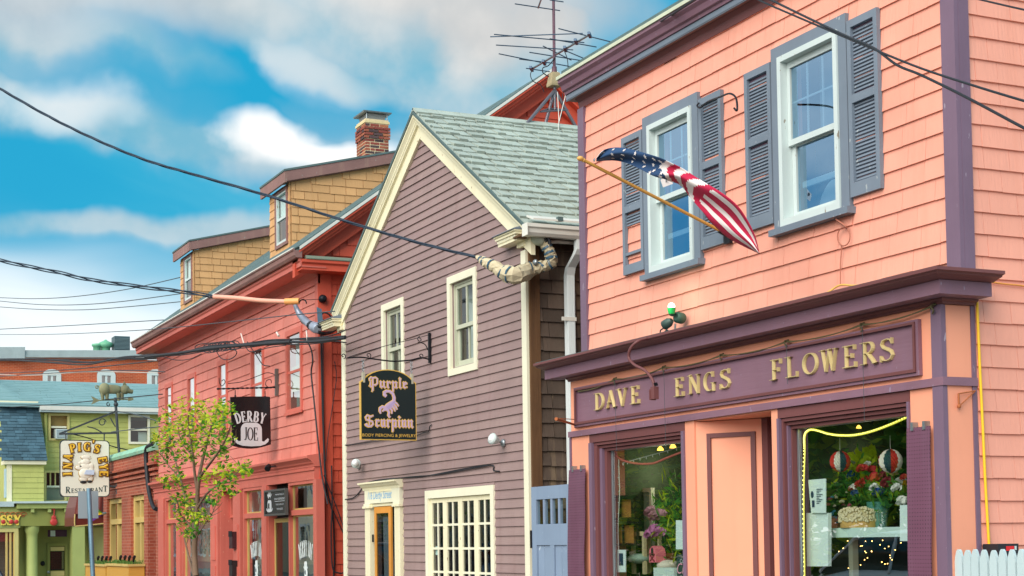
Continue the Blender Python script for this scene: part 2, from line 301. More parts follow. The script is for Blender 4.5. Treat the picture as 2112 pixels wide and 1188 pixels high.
# ------------------------------------------------------------------ mesh building
WLOC = {}
class MB:
    """Collects faces in world coordinates; build() links them as ONE mesh object."""
    def __init__(s): s.v = []; s.f = []; s.m = []; s.sm = []
    def add(s, vs, fs, m=0, smooth=False):
        o = len(s.v); s.v += [tuple(x) for x in vs]
        for f in fs: s.f.append(tuple(i + o for i in f)); s.m.append(m); s.sm.append(smooth)
        return s
    def box(s, x0, x1, y0, y1, z0, z1, m=0):
        return s.add([(x0, y0, z0), (x1, y0, z0), (x1, y1, z0), (x0, y1, z0), (x0, y0, z1), (x1, y0, z1), (x1, y1, z1), (x0, y1, z1)],
                     [(0, 3, 2, 1), (4, 5, 6, 7), (0, 1, 5, 4), (1, 2, 6, 5), (2, 3, 7, 6), (3, 0, 4, 7)], m)
    def obox(s, c, u, v, w, m=0):
        c, u, v, w = V(c), V(u), V(v), V(w)
        return s.add([c - u - v - w, c + u - v - w, c + u + v - w, c - u + v - w, c - u - v + w, c + u - v + w, c + u + v + w, c - u + v + w],
                     [(0, 3, 2, 1), (4, 5, 6, 7), (0, 1, 5, 4), (1, 2, 6, 5), (2, 3, 7, 6), (3, 0, 4, 7)], m)
    def bar(s, a, b, w, t, up=(0, 0, 1), m=0):
        a, b = V(a), V(b); d = (b - a); n = d.normalized(); u = V(up); sd = n.cross(u)
        if sd.length < 1e-4: sd = n.cross(V((0, 1, 0)))
        sd.normalize(); u = sd.cross(n).normalized()
        return s.obox((a + b) / 2, d / 2, sd * w / 2, u * t / 2, m)
    def quad(s, a, b, c, d, m=0): return s.add([a, b, c, d], [(0, 1, 2, 3)], m)
    def loft(s, rings, m=0, caps=True, closed=True, smooth=False):
        n = len(rings[0]); vs = [p for r in rings for p in r]; fs = []
        for i in range(len(rings) - 1):
            for j in range(n if closed else n - 1):
                k = (j + 1) % n
                fs.append((i * n + j, i * n + k, (i + 1) * n + k, (i + 1) * n + j))
        s.add(vs, fs, m, smooth)
        if caps and closed:
            s.add(rings[0], [tuple(range(n - 1, -1, -1))], m); s.add(rings[-1], [tuple(range(n))], m)
        return s
    def sweepx(s, prof, x0, x1, m=0):
        """profile [(y, z)] carried along X"""
        return s.loft([[(x0, y, z) for y, z in prof], [(x1, y, z) for y, z in prof]], m)
    def sweepy(s, prof, y0, y1, m=0):
        return s.loft([[(x, y0, z) for x, z in prof], [(x, y1, z) for x, z in prof]], m)
    def prism(s, poly, o, u, v, n, m=0):
        """2-D polygon in the frame (o, u, v) given the thickness vector n"""
        o, u, v, n = V(o), V(u), V(v), V(n)
        a = [o + u * p[0] + v * p[1] for p in poly]
        return s.loft([a, [p + n for p in a]], m)
    def tube(s, pts, r, n=6, m=0, caps=True):
        pts = [V(p) for p in pts]; rings = []; up = None
        for i, p in enumerate(pts):
            t = (pts[min(i + 1, len(pts) - 1)] - pts[max(i - 1, 0)])
            t = t.normalized() if t.length > 1e-9 else V((1, 0, 0))
            if up is None:
                up = V((0, 0, 1)) if abs(t.z) < 0.9 else V((1, 0, 0))
            a = t.cross(up)
            if a.length < 1e-5: a = t.cross(V((0, 1, 0.1)))
            a.normalize(); b = a.cross(t); up = b
            rr = r[i] if isinstance(r, (list, tuple)) else r
            rings.append([p + (a * math.cos(k * 6.28318 / n) + b * math.sin(k * 6.28318 / n)) * rr for k in range(n)])
        return s.loft(rings, m, caps, True, True)
    def lathe(s, c, prof, n=12, axis=(0, 0, 1), m=0, smooth=True):
        c, ax = V(c), V(axis).normalized(); a = ax.orthogonal().normalized(); b = ax.cross(a)
        return s.loft([[c + ax * z + (a * math.cos(k * 6.28318 / n) + b * math.sin(k * 6.28318 / n)) * max(r, 1e-4) for k in range(n)] for r, z in prof], m, True, True, smooth)
    def ball(s, c, r, n=8, m=0, sc=(1, 1, 1), jit=0.0):
        c = V(c); rings = []
        for i in range(1, n):
            th = math.pi * i / n; ring = []
            for k in range(n + 2):
                ph = 6.28318 * k / (n + 2); q = r * (1 + random.uniform(-jit, jit))
                ring.append(c + V((q * math.sin(th) * math.cos(ph) * sc[0], q * math.sin(th) * math.sin(ph) * sc[1], q * math.cos(th) * sc[2])))
            rings.append(ring)
        return s.loft(rings, m, True, True, True)
    def build(s, name, mat, parent=None, **pr):
        me = bpy.data.meshes.new(name)
        if not s.v: return None
        lo = [min(v[i] for v in s.v) for i in range(3)]; hi = [max(v[i] for v in s.v) for i in range(3)]
        c = V([(a + b) / 2 for a, b in zip(lo, hi)])
        if parent is None: c.z = lo[2]
        me.from_pydata([(v[0] - c.x, v[1] - c.y, v[2] - c.z) for v in s.v], [], s.f)
        for mm in (mat if isinstance(mat, (list, tuple)) else [mat]): me.materials.append(mm)
        me.polygons.foreach_set('material_index', s.m); me.polygons.foreach_set('use_smooth', s.sm); me.update()
        o = bpy.data.objects.new(name, me); COL.objects.link(o)
        WLOC[o.name] = c.copy(); o.location = c
        if parent is not None: o.parent = parent; o.location = c - WLOC[parent.name]
        for k, v in pr.items(): o[k] = v
        return o
def thing(name, loc, label, cat, group=None):
    o = bpy.data.objects.new(name, None); COL.objects.link(o); o.location = loc; o.empty_display_size = 0.2
    WLOC[o.name] = V(loc); o['label'] = label; o['category'] = cat
    if group: o['group'] = group
    return o
def tag(o, label, cat, group=None):
    o['label'] = label; o['category'] = cat
    if group: o['group'] = group
    return o
def copy_tree(o, parent=None):
    c = o.copy(); COL.objects.link(c)
    if parent is not None: c.parent = parent
    for ch in list(o.children): copy_tree(ch, c)
    return c
def bx(name, x0, x1, y0, y1, z0, z1, mat, parent=None, **pr):
    return MB().box(min(x0, x1), max(x0, x1), min(y0, y1), max(y0, y1), min(z0, z1), max(z0, z1)).build(name, mat, parent, **pr)

# pieces that share one unit mesh per material: a lapped board (thick butt below, thin head above) and a plain slat
UNIT = {}
def unit(kind, mat):
    k = (kind, mat.name)
    if k not in UNIT:
        me = bpy.data.meshes.new(kind)
        if kind == 'lap':
            vs = [(0, 0, 0), (1, 0, 0), (1, 0, 1), (0, 0, 1), (0, -1, 0), (1, -1, 0), (1, -0.2, 1), (0, -0.2, 1)]
        else:
            vs = [(0, 0, 0), (1, 0, 0), (1, 0, 1), (0, 0, 1), (0, -1, 0), (1, -1, 0), (1, -1, 1), (0, -1, 1)]
        fs = [(4, 5, 6, 7), (0, 3, 2, 1), (0, 1, 5, 4), (3, 7, 6, 2), (0, 4, 7, 3), (1, 2, 6, 5)]
        me.from_pydata(vs, [], fs); me.materials.append(mat); me.update(); UNIT[k] = me
    return UNIT[k]
LAP_V = [(0, 0, 0), (1, 0, 0), (1, 0, 1), (0, 0, 1), (0, -1, 0), (1, -1, 0), (1, -0.2, 1), (0, -0.2, 1)]
LAP_F = [(4, 5, 6, 7), (0, 3, 2, 1), (0, 1, 5, 4), (3, 7, 6, 2), (0, 4, 7, 3), (1, 2, 6, 5)]
def piece(name, kind, mat, parent, loc, size, rot=(0, 0, 0)):
    o = bpy.data.objects.new(name, unit(kind, mat)); COL.objects.link(o)
    o.parent = parent; o.location = V(loc) - WLOC[parent.name]; o.scale = size; o.rotation_euler = rot
    return o
COUNT = {}
def clad(parent, name, mat, face, pos, u0, u1, z0, z1, exp, wmin, wmax, t, holes=(), clip=None, order='z', jit=0.003, limit=290, xf=None, jitz=0.002, stuffname=None, seed=1, gap=0.0016):
    """Cover a wall with lapped pieces, each an object. face 'F' looks to -Y at y = pos (u = x); face 'R' looks to +X at x = pos (u = y).
    clip(z) gives the (u0, u1) the wall has at that height; holes are (u0, u1, z0, z1). Past the limit the rest is one mesh."""
    rr = random.Random(seed); todo = []
    z = z0
    while z < z1 - 0.005:
        h = min(exp, z1 - z); a, b = (u0, u1)
        if clip: 
            a, b = clip(z + h * 0.5); a, b = max(a, u0), min(b, u1)
        if b - a > 0.02:
            cuts = [a]; u = a + rr.uniform(0.2, 1.0) * wmin
            while u < b - 0.4 * wmin:
                cuts.append(u); u += rr.uniform(wmin, wmax)
            cuts.append(b)
            for i in range(len(cuts) - 1):
                segs = [(cuts[i], cuts[i + 1], z, z + h)]
                for ho in holes:
                    ns = []
                    for (p, q, c, d) in segs:
                        if ho[0] >= q or ho[1] <= p or ho[2] >= d or ho[3] <= c: ns.append((p, q, c, d)); continue
                        if ho[0] > p: ns.append((p, ho[0], c, d))
                        if ho[1] < q: ns.append((ho[1], q, c, d))
                        m0, m1 = max(p, ho[0]), min(q, ho[1])
                        if ho[2] > c + 0.01: ns.append((m0, m1, c, ho[2]))
                        if ho[3] < d - 0.01: ns.append((m0, m1, ho[3], d))
                    segs = ns
                for (p, q, c, d) in segs:
                    if q - p > 0.015 and d - c > 0.012: todo.append((p, q, c, d))
        z += exp
    key = (parent.name, name); COUNT.setdefault(key, 0); rest = MB()
    if order == 'near': todo.sort(key=lambda s: -s[1])
    elif order == 'top': todo.sort(key=lambda s: -s[3])
    for (p, q, c, d) in todo:
        th = t * rr.uniform(0.94, 1.06); dz = rr.uniform(-jitz, jitz); g = gap
        size = (q - p - g, th, d - c + 0.012)
        loc = (p + g / 2, pos, c + dz) if face == 'F' else (pos, p + g / 2, c + dz)
        rot = (0, rr.uniform(-jit, jit), 0) if face == 'F' else (0, rr.uniform(-jit, jit), math.pi / 2)
        if face == 'R': rot = (0, 0, math.pi / 2)
        if xf or COUNT[key] < limit:
            COUNT[key] += 1; piece(name, 'lap', mat, parent, loc, size, rot)
        else:
            vs = []
            for v in LAP_V:
                if face == 'F': vs.append((loc[0] + v[0] * size[0], loc[1] + v[1] * size[1], loc[2] + v[2] * size[2]))
                else: vs.append((loc[0] - v[1] * size[1], loc[1] + v[0] * size[0], loc[2] + v[2] * size[2]))
            rest.add(vs, LAP_F)
    if rest.v: rest.build(stuffname or name + '_courses', mat, parent, kind='stuff')
def slab(parent, name, mat, face, pos, th, u0, u1, z0, z1, holes=()):
    """A wall slab with real openings (reveals included); its outer face at pos, its thickness running inward."""
    us = sorted({u0, u1, *[h[0] for h in holes], *[h[1] for h in holes]}); zs = sorted({z0, z1, *[h[2] for h in holes], *[h[3] for h in holes]})
    us = [u for u in us if u0 <= u <= u1]; zs = [z for z in zs if z0 <= z <= z1]; m = MB()
    solid = lambda i, j: 0 <= i < len(us) - 1 and 0 <= j < len(zs) - 1 and not any(h[0] - 1e-6 <= us[i] and us[i + 1] <= h[1] + 1e-6 and h[2] - 1e-6 <= zs[j] and zs[j + 1] <= h[3] + 1e-6 for h in holes)
    P = (lambda u, d, z: (u, pos + d, z)) if face == 'F' else (lambda u, d, z: (pos - d, u, z))
    for i in range(len(us) - 1):
        for j in range(len(zs) - 1):
            if not solid(i, j): continue
            a, b, c, d = us[i], us[i + 1], zs[j], zs[j + 1]
            m.quad(P(a, 0, c), P(b, 0, c), P(b, 0, d), P(a, 0, d)); m.quad(P(b, th, c), P(a, th, c), P(a, th, d), P(b, th, d))
            if not solid(i - 1, j): m.quad(P(a, th, c), P(a, 0, c), P(a, 0, d), P(a, th, d))
            if not solid(i + 1, j): m.quad(P(b, 0, c), P(b, th, c), P(b, th, d), P(b, 0, d))
            if not solid(i, j - 1): m.quad(P(a, th, c), P(b, th, c), P(b, 0, c), P(a, 0, c))
            if not solid(i, j + 1): m.quad(P(a, 0, d), P(b, 0, d), P(b, th, d), P(a, th, d))
    return m.build(name, mat, parent)
def frame_mb(x0, x1, z0, z1, wl, wr, wb, wt, y0, y1, mb=None):
    """rectangular frame in a front wall, members butted: sides full height, head and foot between"""
    m = mb or MB()
    m.box(x0, x0 + wl, y0, y1, z0, z1); m.box(x1 - wr, x1, y0, y1, z0, z1)
    if wb: m.box(x0 + wl, x1 - wr, y0, y1, z0, z0 + wb)
    if wt: m.box(x0 + wl, x1 - wr, y0, y1, z1 - wt, z1)
    return m
def frame_r(y0, y1, z0, z1, wl, wr, wb, wt, x0, x1, mb=None):
    m = mb or MB()
    m.box(x0, x1, y0, y0 + wl, z0, z1); m.box(x0, x1, y1 - wr, y1, z0, z1)
    if wb: m.box(x0, x1, y0 + wl, y1 - wr, z0, z0 + wb)
    if wt: m.box(x0, x1, y0 + wl, y1 - wr, z1 - wt, z1)
    return m
def cat_curve(pts, n=8):
    """Catmull-Rom through points"""
    P = [V(p) for p in pts]; out = []
    for i in range(len(P) - 1):
        a, b, c, d = P[max(i - 1, 0)], P[i], P[i + 1], P[min(i + 2, len(P) - 1)]
        for k in range(n):
            t = k / n
            out.append(0.5 * ((2 * b) + (c - a) * t + (2 * a - 5 * b + 4 * c - d) * t * t + (3 * b - a - 3 * c + d) * t ** 3))
    out.append(P[-1]); return out
def sag(a, b, s, n=24):
    a, b = V(a), V(b); return [a.lerp(b, i / n) - V((0, 0, s * 4 * (i / n) * (1 - i / n))) for i in range(n + 1)]
def scroll(c, u, v, r0, r1, a0, a1, n=18):
    c, u, v = V(c), V(u), V(v); o = []
    for i in range(n + 1):
        t = i / n; a = math.radians(a0 + (a1 - a0) * t); r = r0 + (r1 - r0) * t
        o.append(c + u * (math.cos(a) * r) + v * (math.sin(a) * r))
    return o

# ------------------------------------------------------------------ lettering: every glyph is a few pen strokes, (points, widths)
T, t_, s_ = 0.19, 0.085, 0.06
def arc(cx, cy, rx, ry, a0, a1, n=10): return [(cx + rx * math.cos(math.radians(a0 + (a1 - a0) * i / n)), cy + ry * math.sin(math.radians(a0 + (a1 - a0) * i / n))) for i in range(n + 1)]
def vary(pts, thin, thick):
    w = []
    for i in range(len(pts)):
        a = pts[max(i - 1, 0)]; b = pts[min(i + 1, len(pts) - 1)]; d = math.hypot(b[0] - a[0], b[1] - a[1]) or 1
        w.append(thin + (thick - thin) * (abs(b[1] - a[1]) / d) ** 1.3)
    return w
def ser(x, y, w=0.3): return ([(x - w / 2, y), (x + w / 2, y)], s_)
def glyph_serif(ch):
    b, tp = s_ / 2, 1 - s_ / 2
    st = lambda x: ([(x, 0), (x, 1)], T)
    if ch == 'A': return 0.84, [([(.12, 0), (.42, 1)], t_), ([(.38, 1), (.70, 0)], T), ([(.20, .34), (.58, .34)], t_), ser(.12, b, .24), ser(.71, b, .3)]
    if ch == 'D':
        p = [(.16, tp)] + arc(.30, .5, .40, .5 - s_ / 2, 90, -90, 12) + [(.16, b)]; return .78, [st(.16), (p, vary(p, t_, T)), ser(.13, tp, .24), ser(.13, b, .24)]
    if ch == 'V': return 0.82, [([(.14, 1), (.42, 0)], T), ([(.70, 1), (.44, 0)], t_), ser(.14, tp, .3), ser(.70, tp, .24)]
    if ch == 'E': return 0.66, [st(.16), ([(.04, tp), (.56, tp)], t_), ([(.16, .52), (.46, .52)], t_), ([(.04, b), (.60, b)], t_), ([(.56, 1), (.56, .78)], s_), ([(.60, 0), (.60, .24)], s_), ([(.46, .42), (.46, .62)], s_)]
    if ch == 'F': return 0.62, [st(.16), ([(.04, tp), (.56, tp)], t_), ([(.16, .5), (.44, .5)], t_), ([(.56, 1), (.56, .76)], s_), ([(.44, .4), (.44, .6)], s_), ser(.16, b, .3)]
    if ch == 'L': return 0.64, [st(.16), ([(.04, b), (.58, b)], t_), ([(.58, 0), (.58, .26)], s_), ser(.16, tp, .3)]
    if ch == 'N': return 0.90, [([(.14, 0), (.14, 1)], t_), ([(.12, 1), (.74, 0)], T), ([(.76, 0), (.76, 1)], t_), ser(.12, tp, .24), ser(.14, b, .24), ser(.76, tp, .24)]
    if ch == 'G':
        p = arc(.44, .5, .36, .47, 48, 300, 18); return .84, [(p, vary(p, t_, T)), ([(.70, .0), (.70, .42)], T * .9), ser(.70, .42, .28), ([(.68, 1), (.68, .72)], s_)]
    if ch == 'C':
        p = arc(.44, .5, .36, .47, 48, 312, 18); return .78, [(p, vary(p, t_, T)), ([(.68, 1), (.68, .72)], s_)]
    if ch == 'S':
        p = [(.53, .80), (.48, .92), (.34, .965), (.17, .92), (.10, .76), (.17, .62), (.34, .52), (.50, .41), (.56, .26), (.48, .09), (.31, .035), (.15, .08), (.09, .22)]
        w = [.07, .08, .09, .12, .17, .2, .22, .2, .17, .12, .09, .08, .07]; return .64, [(p, w), ([(.54, 1), (.54, .74)], s_), ([(.08, 0), (.08, .28)], s_)]
    if ch == 'O':
        p = arc(.44, .5, .36, .47, 0, 360, 26); return .88, [(p, vary(p, t_, T * 1.05))]
    if ch == 'W': return 1.24, [([(.14, 1), (.36, 0)], T), ([(.62, 1), (.38, 0)], t_), ([(.60, 1), (.84, 0)], T), ([(1.08, 1), (.86, 0)], t_), ser(.14, tp, .28), ser(.60, tp, .26), ser(1.08, tp, .24)]
    if ch in 'RPB':
        p = [(.16, tp)] + arc(.34, .74, .24, .24, 90, -90, 9) + [(.16, .5)]; g = [st(.16), (p, vary(p, t_, T * .95)), ser(.13, tp, .24)]
        if ch == 'R': return .80, g + [([(.34, .5), (.68, 0)], T), ser(.14, b, .28), ser(.70, b, .2)]
        if ch == 'P': return .68, g + [ser(.16, b, .3)]
        q = [(.16, .52)] + arc(.36, .26, .28, .24, 90, -90, 9) + [(.16, b)]; return .74, g + [(q, vary(q, t_, T))]
    if ch == 'I': return .34, [st(.17), ser(.17, tp), ser(.17, b)]
    if ch == 'J':
        p = [(.34, 1), (.34, .24), (.28, .08), (.16, .03), (.05, .1)]; return .5, [(p, [T, T, T * .9, t_, t_]), ser(.34, tp)]
    if ch == 'Y': return .80, [([(.12, 1), (.42, .46)], T), ([(.70, 1), (.42, .46)], t_), ([(.42, .5), (.42, 0)], T), ser(.12, tp, .26), ser(.70, tp, .22), ser(.42, b, .3)]
    if ch == 'T': return .74, [([(.37, 0), (.37, 1)], T), ([(.05, tp), (.69, tp)], t_), ([(.05, 1), (.05, .78)], s_), ([(.69, 1), (.69, .78)], s_), ser(.37, b, .3)]
    if ch == 'U':
        p = [(.16, 1), (.16, .3)] + arc(.42, .3, .26, .27, 180, 360, 8) + [(.68, 1)]; return .84, [(p, [T] * 6 + [t_] * (len(p) - 6)), ser(.16, tp), ser(.68, tp, .22)]
    if ch == "'": return .22, [([(.12, 1), (.09, .72)], [.16, .06])]
    return .42, []
def glyph_black(ch):
    """broad-nib blackletter, x-height 0.62"""
    n, k, X = .15, .09, .62
    dia = lambda x, y: ([(x - .06, y + .07), (x + .07, y - .07)], n)
    stem = lambda x, y0=0.06, y1=X - .06: ([(x, y0), (x, y1)], n)
    if ch == 'u': return .52, [stem(.13), stem(.37), dia(.13, X - .05), dia(.37, X - .05), dia(.16, .06), dia(.40, .06), ([(.16, .05), (.33, .14)], k)]
    if ch == 'n': return .52, [stem(.13), stem(.37), dia(.13, X - .05), dia(.36, X - .06), dia(.14, .05), dia(.40, .05), ([(.15, X - .16), (.33, X - .06)], k)]
    if ch == 'r': return .40, [stem(.13), dia(.13, X - .05), dia(.14, .05), dia(.30, X - .08), ([(.14, X - .16), (.28, X - .05)], k)]
    if ch == 'p': return .52, [stem(.13, -.34), stem(.37), dia(.13, X - .03), dia(.35, X - .06), dia(.36, .07), ([(.14, X - .14), (.33, X - .06)], k), ([(.13, .1), (.34, .02)], k), ([(.13, -.3), (.10, -.42)], k)]
    if ch == 'l': return .28, [stem(.13, .06, .96), dia(.15, .06), dia(.12, .94)]
    if ch == 'e': return .46, [stem(.13), dia(.13, X - .08), dia(.28, X - .08), dia(.17, .08), ([(.17, .05), (.38, .12)], k), ([(.32, X - .12), (.16, .30)], k), ([(.30, X - .1), (.34, .40)], n)]
    if ch == 'c': return .42, [stem(.13), dia(.13, X - .08), dia(.29, X - .07), dia(.17, .08), ([(.17, .05), (.36, .12)], k), ([(.15, X - .12), (.28, X - .04)], k)]
    if ch == 'o': return .50, [stem(.13), stem(.36), dia(.13, X - .08), dia(.34, X - .06), dia(.16, .08), dia(.37, .08), ([(.14, X - .1), (.33, X - .04)], k), ([(.16, .02), (.36, .08)], k)]
    if ch == 'i': return .28, [stem(.13), dia(.13, X - .05), dia(.15, .05), dia(.14, .86)]
    if ch == 'P': return .78, [([(.32, -.3), (.32, .92)], n), ([(.10, .62), (.08, .84), (.20, 1.0), (.34, .92), (.52, 1.0), (.66, .86), (.66, .40), (.52, .22), (.34, .28)], [k, n, n, n, n, n, n, n, k]), ([(.16, .7), (.14, .12)], k), ([(.06, .2), (.22, .04)], n), ([(.30, -.26), (.26, -.42)], k)]
    if ch == 'S': return .84, [([(.74, .98), (.50, .86), (.24, .98), (.10, .80), (.16, .60), (.40, .52), (.64, .44), (.70, .22), (.54, .04), (.30, .02), (.10, .12), (.06, .26)], [k, n, n, n, n, n, n, n, n, n, n, k]), ([(.40, .9), (.40, .12)], k), ([(.08, .12), (.24, .22)], n)]
    return .3, []
def stroke(mb, pts, w, frame, depth, k=0, ridge=False, m=0):
    o, u, v, n = frame
    if not isinstance(w, (list, tuple)): w = [w] * len(pts)
    closed = len(pts) > 3 and math.hypot(pts[0][0] - pts[-1][0], pts[0][1] - pts[-1][1]) < 1e-4
    d = depth * (1 + 0.06 * k); rings = []
    for i, p in enumerate(pts):
        a = pts[i - 1] if i > 0 else (pts[-2] if closed else p); b = pts[i + 1] if i < len(pts) - 1 else (pts[1] if closed else p)
        tx, ty = b[0] - a[0], b[1] - a[1]; q = math.hypot(tx, ty) or 1; nx, ny = -ty / q, tx / q
        h = w[i] / 2; hi = h * (0.36 if ridge else 0.94)
        g = lambda e, z: o + u * (p[0] + nx * e) + v * (p[1] + ny * e) + n * z
        rings.append([g(h, 0), g(h if not ridge else h * .97, d * .35), g(hi, d), g(-hi, d), g(-h if not ridge else -h * .97, d * .35), g(-h, 0)])
    mb.loft(rings, m, not closed, False)
def letter_mb(mb, ch, glyph, frame, size, wx=1.0, wt=1.0, depth=0.004, ridge=False, m=0, grow=0.0):
    """frame (origin, u, v, n) with unit vectors; returns the advance"""
    o, u, v, n = frame; adv, st = glyph(ch)
    for k, (pts, w) in enumerate(st):
        P = [(p[0] * wx * size, p[1] * size) for p in pts]
        if not isinstance(w, (list, tuple)): w = [w] * len(pts)
        if grow and len(P) == 2:
            dx, dy = P[1][0] - P[0][0], P[1][1] - P[0][1]; q = math.hypot(dx, dy) or 1; e = grow * 0.5 / q
            P = [(P[0][0] - dx * e, P[0][1] - dy * e), (P[1][0] + dx * e, P[1][1] + dy * e)]
        stroke(mb, P, [x * size * wt + grow for x in w], (o, u, v, n), depth, k, ridge, m)
    return adv * wx * size
def word_mb(mb, word, glyph, frame, size, wx=1.0, wt=1.0, track=0.0, depth=0.004, ridge=False, m=0, grow=0.0):
    o, u, v, n = frame; x = 0.0
    for ch in word:
        x += letter_mb(mb, ch, glyph, (o + u * x, u, v, n), size, wx, wt, depth, ridge, m, grow) + track * size
    return x
def word_len(word, glyph, size, wx=1.0, track=0.0): return sum(glyph(c)[0] * wx * size + track * size for c in word) - track * size
FONTCACHE = {}
def text_mb(mb, s, frame, size, length=None, depth=0.002, m=0, shear=0.0, align='L'):
    """plain sans lettering from the built-in font, as thin raised print; scaled to the wanted length"""
    key = (s, shear)
    if key not in FONTCACHE:
        cu = bpy.data.curves.new('print', 'FONT'); cu.body = s; cu.size = 1.0; cu.shear = shear; cu.resolution_u = 3
        ob = bpy.data.objects.new('print', cu); COL.objects.link(ob); dg = bpy.context.evaluated_depsgraph_get(); me = ob.evaluated_get(dg).to_mesh()
        FONTCACHE[key] = ([tuple(x.co) for x in me.vertices], [tuple(p.vertices) for p in me.polygons]); bpy.data.objects.remove(ob); bpy.data.curves.remove(cu)
    vs, fs = FONTCACHE[key]
    if not vs: return 0
    x0, x1 = min(v[0] for v in vs), max(v[0] for v in vs); o, u, v, n = frame; sx = (length / (x1 - x0)) if length else size; off = 0
    if align == 'C': off = -(x1 - x0) * sx / 2
    mb.add([o + u * ((p[0] - x0) * sx + off) + v * (p[1] * size) + n * depth for p in vs], fs, m)
    return (x1 - x0) * sx

# ------------------------------------------------------------------ ground, road, pavements
gm = MB(); gm.quad((-400, -300, -0.02), (200, -300, -0.02), (200, 300, -0.02), (-400, 300, -0.02)); gm.build('ground', CONCRETE, kind='structure')
rm = MB(); rm.quad((-150, -5.2, -0.012), (60, -5.2, -0.012), (60, 4.3, -0.012), (-150, 4.3, -0.012)); rm.build('road', ASPHALT, kind='structure')
bx('pavement', -36.5, 40, 4.46, 7.0, -0.1, 0.12, CONCRETE, kind='structure')
bx('kerb', -36.5, 40, 4.3, 4.455, -0.1, 0.125, KERBM, kind='structure')
bx('pavement', -150, 40, -8.5, -5.36, -0.1, 0.12, CONCRETE, kind='structure')
bx('kerb', -150, 40, -5.355, -5.2, -0.1, 0.125, KERBM, kind='structure')

# ------------------------------------------------------------------ salmon house with the flower shop
XL, XR, YW = -13.215, -7.965, 7.0
OH = thing('flower_shop_house', (-10.6, 10.5, 0), 'salmon shingled two-storey house with plum storefront and slate blue shutters', 'house')
WINS = [(-11.99, -11.07, 3.85, 5.30), (-10.00, -9.065, 3.885, 5.34)]
wh = [(a + .13, b - .13, c + .1, d - .13) for a, b, c, d in WINS]
slab(OH, 'wall', ORANGE, 'F', YW + .004, .14, XL + .02, XR - .02, 0.0, 6.0, wh + [(-12.75, -8.2, 0.0, 2.56)])
slab(OH, 'side_wall', ORANGE, 'R', XR - .004, .14, YW + .15, 15.0, 0.0, 6.0)
slab(OH, 'side_wall', ORANGE, 'R', XL + .16, .14, YW + .15, 15.0, 0.0, 6.0)
bx('rear_wall', XL + .02, XR - .02, 14.86, 15.0, 0, 6.0, ORANGE, OH)
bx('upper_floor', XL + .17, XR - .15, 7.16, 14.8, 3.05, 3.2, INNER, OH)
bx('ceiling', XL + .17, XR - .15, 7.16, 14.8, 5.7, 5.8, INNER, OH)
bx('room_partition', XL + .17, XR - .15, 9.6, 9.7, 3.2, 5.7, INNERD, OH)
rf = MB(); rf.loft([[(XL - .1, 6.84, 6.02), (XR + .22, 6.84, 6.02), (XR + .22, 11, 7.0), (XL - .1, 11, 7.0)], [(XL - .1, 6.84, 6.08), (XR + .22, 6.84, 6.08), (XR + .22, 11, 7.06), (XL - .1, 11, 7.06)]])
rf.loft([[(XL - .1, 11.0, 7.0), (XR + .22, 11.0, 7.0), (XR + .22, 15.2, 6.0), (XL - .1, 15.2, 6.0)], [(XL - .1, 11.0, 7.06), (XR + .22, 11.0, 7.06), (XR + .22, 15.2, 6.06), (XL - .1, 15.2, 6.06)]])
ORF = rf.build('roof', ROOFD, OH)
for xx in (XL + .02, XR - .16):
    MB().prism([(7.15, 6.0), (15.0, 6.0), (11, 6.98)], (xx, 0, 0), (0, 1, 0), (0, 0, 1), (.14, 0, 0)).build('gable_wall', ORANGE, OH)
# eave: soffit, pale fascia, plum crown moulding, pale drip edge; cut square at the far end
ex0, ex1 = XL - .10, XR + .20
EV = MB(); EV.sweepx([(7.0, 5.80), (6.885, 5.80), (6.885, 5.795), (7.0, 5.795)], ex0, ex1); EV.build('soffit', FASCIA, OH)
MB().sweepx([(6.885, 5.79), (6.885, 5.845), (6.90, 5.845), (6.90, 5.79)], ex0, ex1).build('fascia', SLATE, OH)
MB().sweepx([(6.90, 5.847), (6.872, 5.85), (6.868, 5.875), (6.845, 5.885), (6.83, 5.93), (6.80, 5.955), (6.80, 5.985), (6.90, 5.985)], ex0, ex1).build('crown_moulding', PLUM, OH)
MB().sweepx([(6.90, 5.987), (6.785, 5.987), (6.785, 6.018), (6.90, 6.018)], ex0 - .01, ex1).build('drip_edge', DRIP, OH)
MB().sweepx([(7.0, 5.70), (6.975, 5.70), (6.965, 5.76), (6.93, 5.792), (7.0, 5.792)], XL, XR).build('bed_moulding', PLUMD, OH)
# corner boards
bx('corner_board', XL - .02, XL + .10, YW - .035, YW + .1, 3.25, 5.70, PLUMV, OH)
MB().box(XR - .105, XR + .028, YW - .035, YW + .0, 3.25, 5.79).box(XR - .0, XR + .03, YW + .0005, YW + .085, 3.25, 5.79).build('corner_board', PLUMV, OH)
# shingles
holes = [(a - .0, b + .0, c, d) for a, b, c, d in WINS]
clad(OH, 'shingle', ORANGE, 'F', YW, XL + .10, XR - .105, 3.37, 5.72, .1455, .18, .36, .019, holes, order='near', seed=3, limit=215, gap=.0032)
clad(OH, 'shingle', ORANGE, 'R', XR, YW + .087, 8.35, 1.22, 5.98, .1455, .18, .34, .019, order='near', seed=4, limit=295, gap=.0028, stuffname='side_shingle_courses')
clad(OH, 'side_shingle_field', ORANGE, 'R', XR, 8.353, 12.0, 1.22, 5.98, .1455, .5, .9, .019, seed=5, limit=0, stuffname='side_shingle_field')

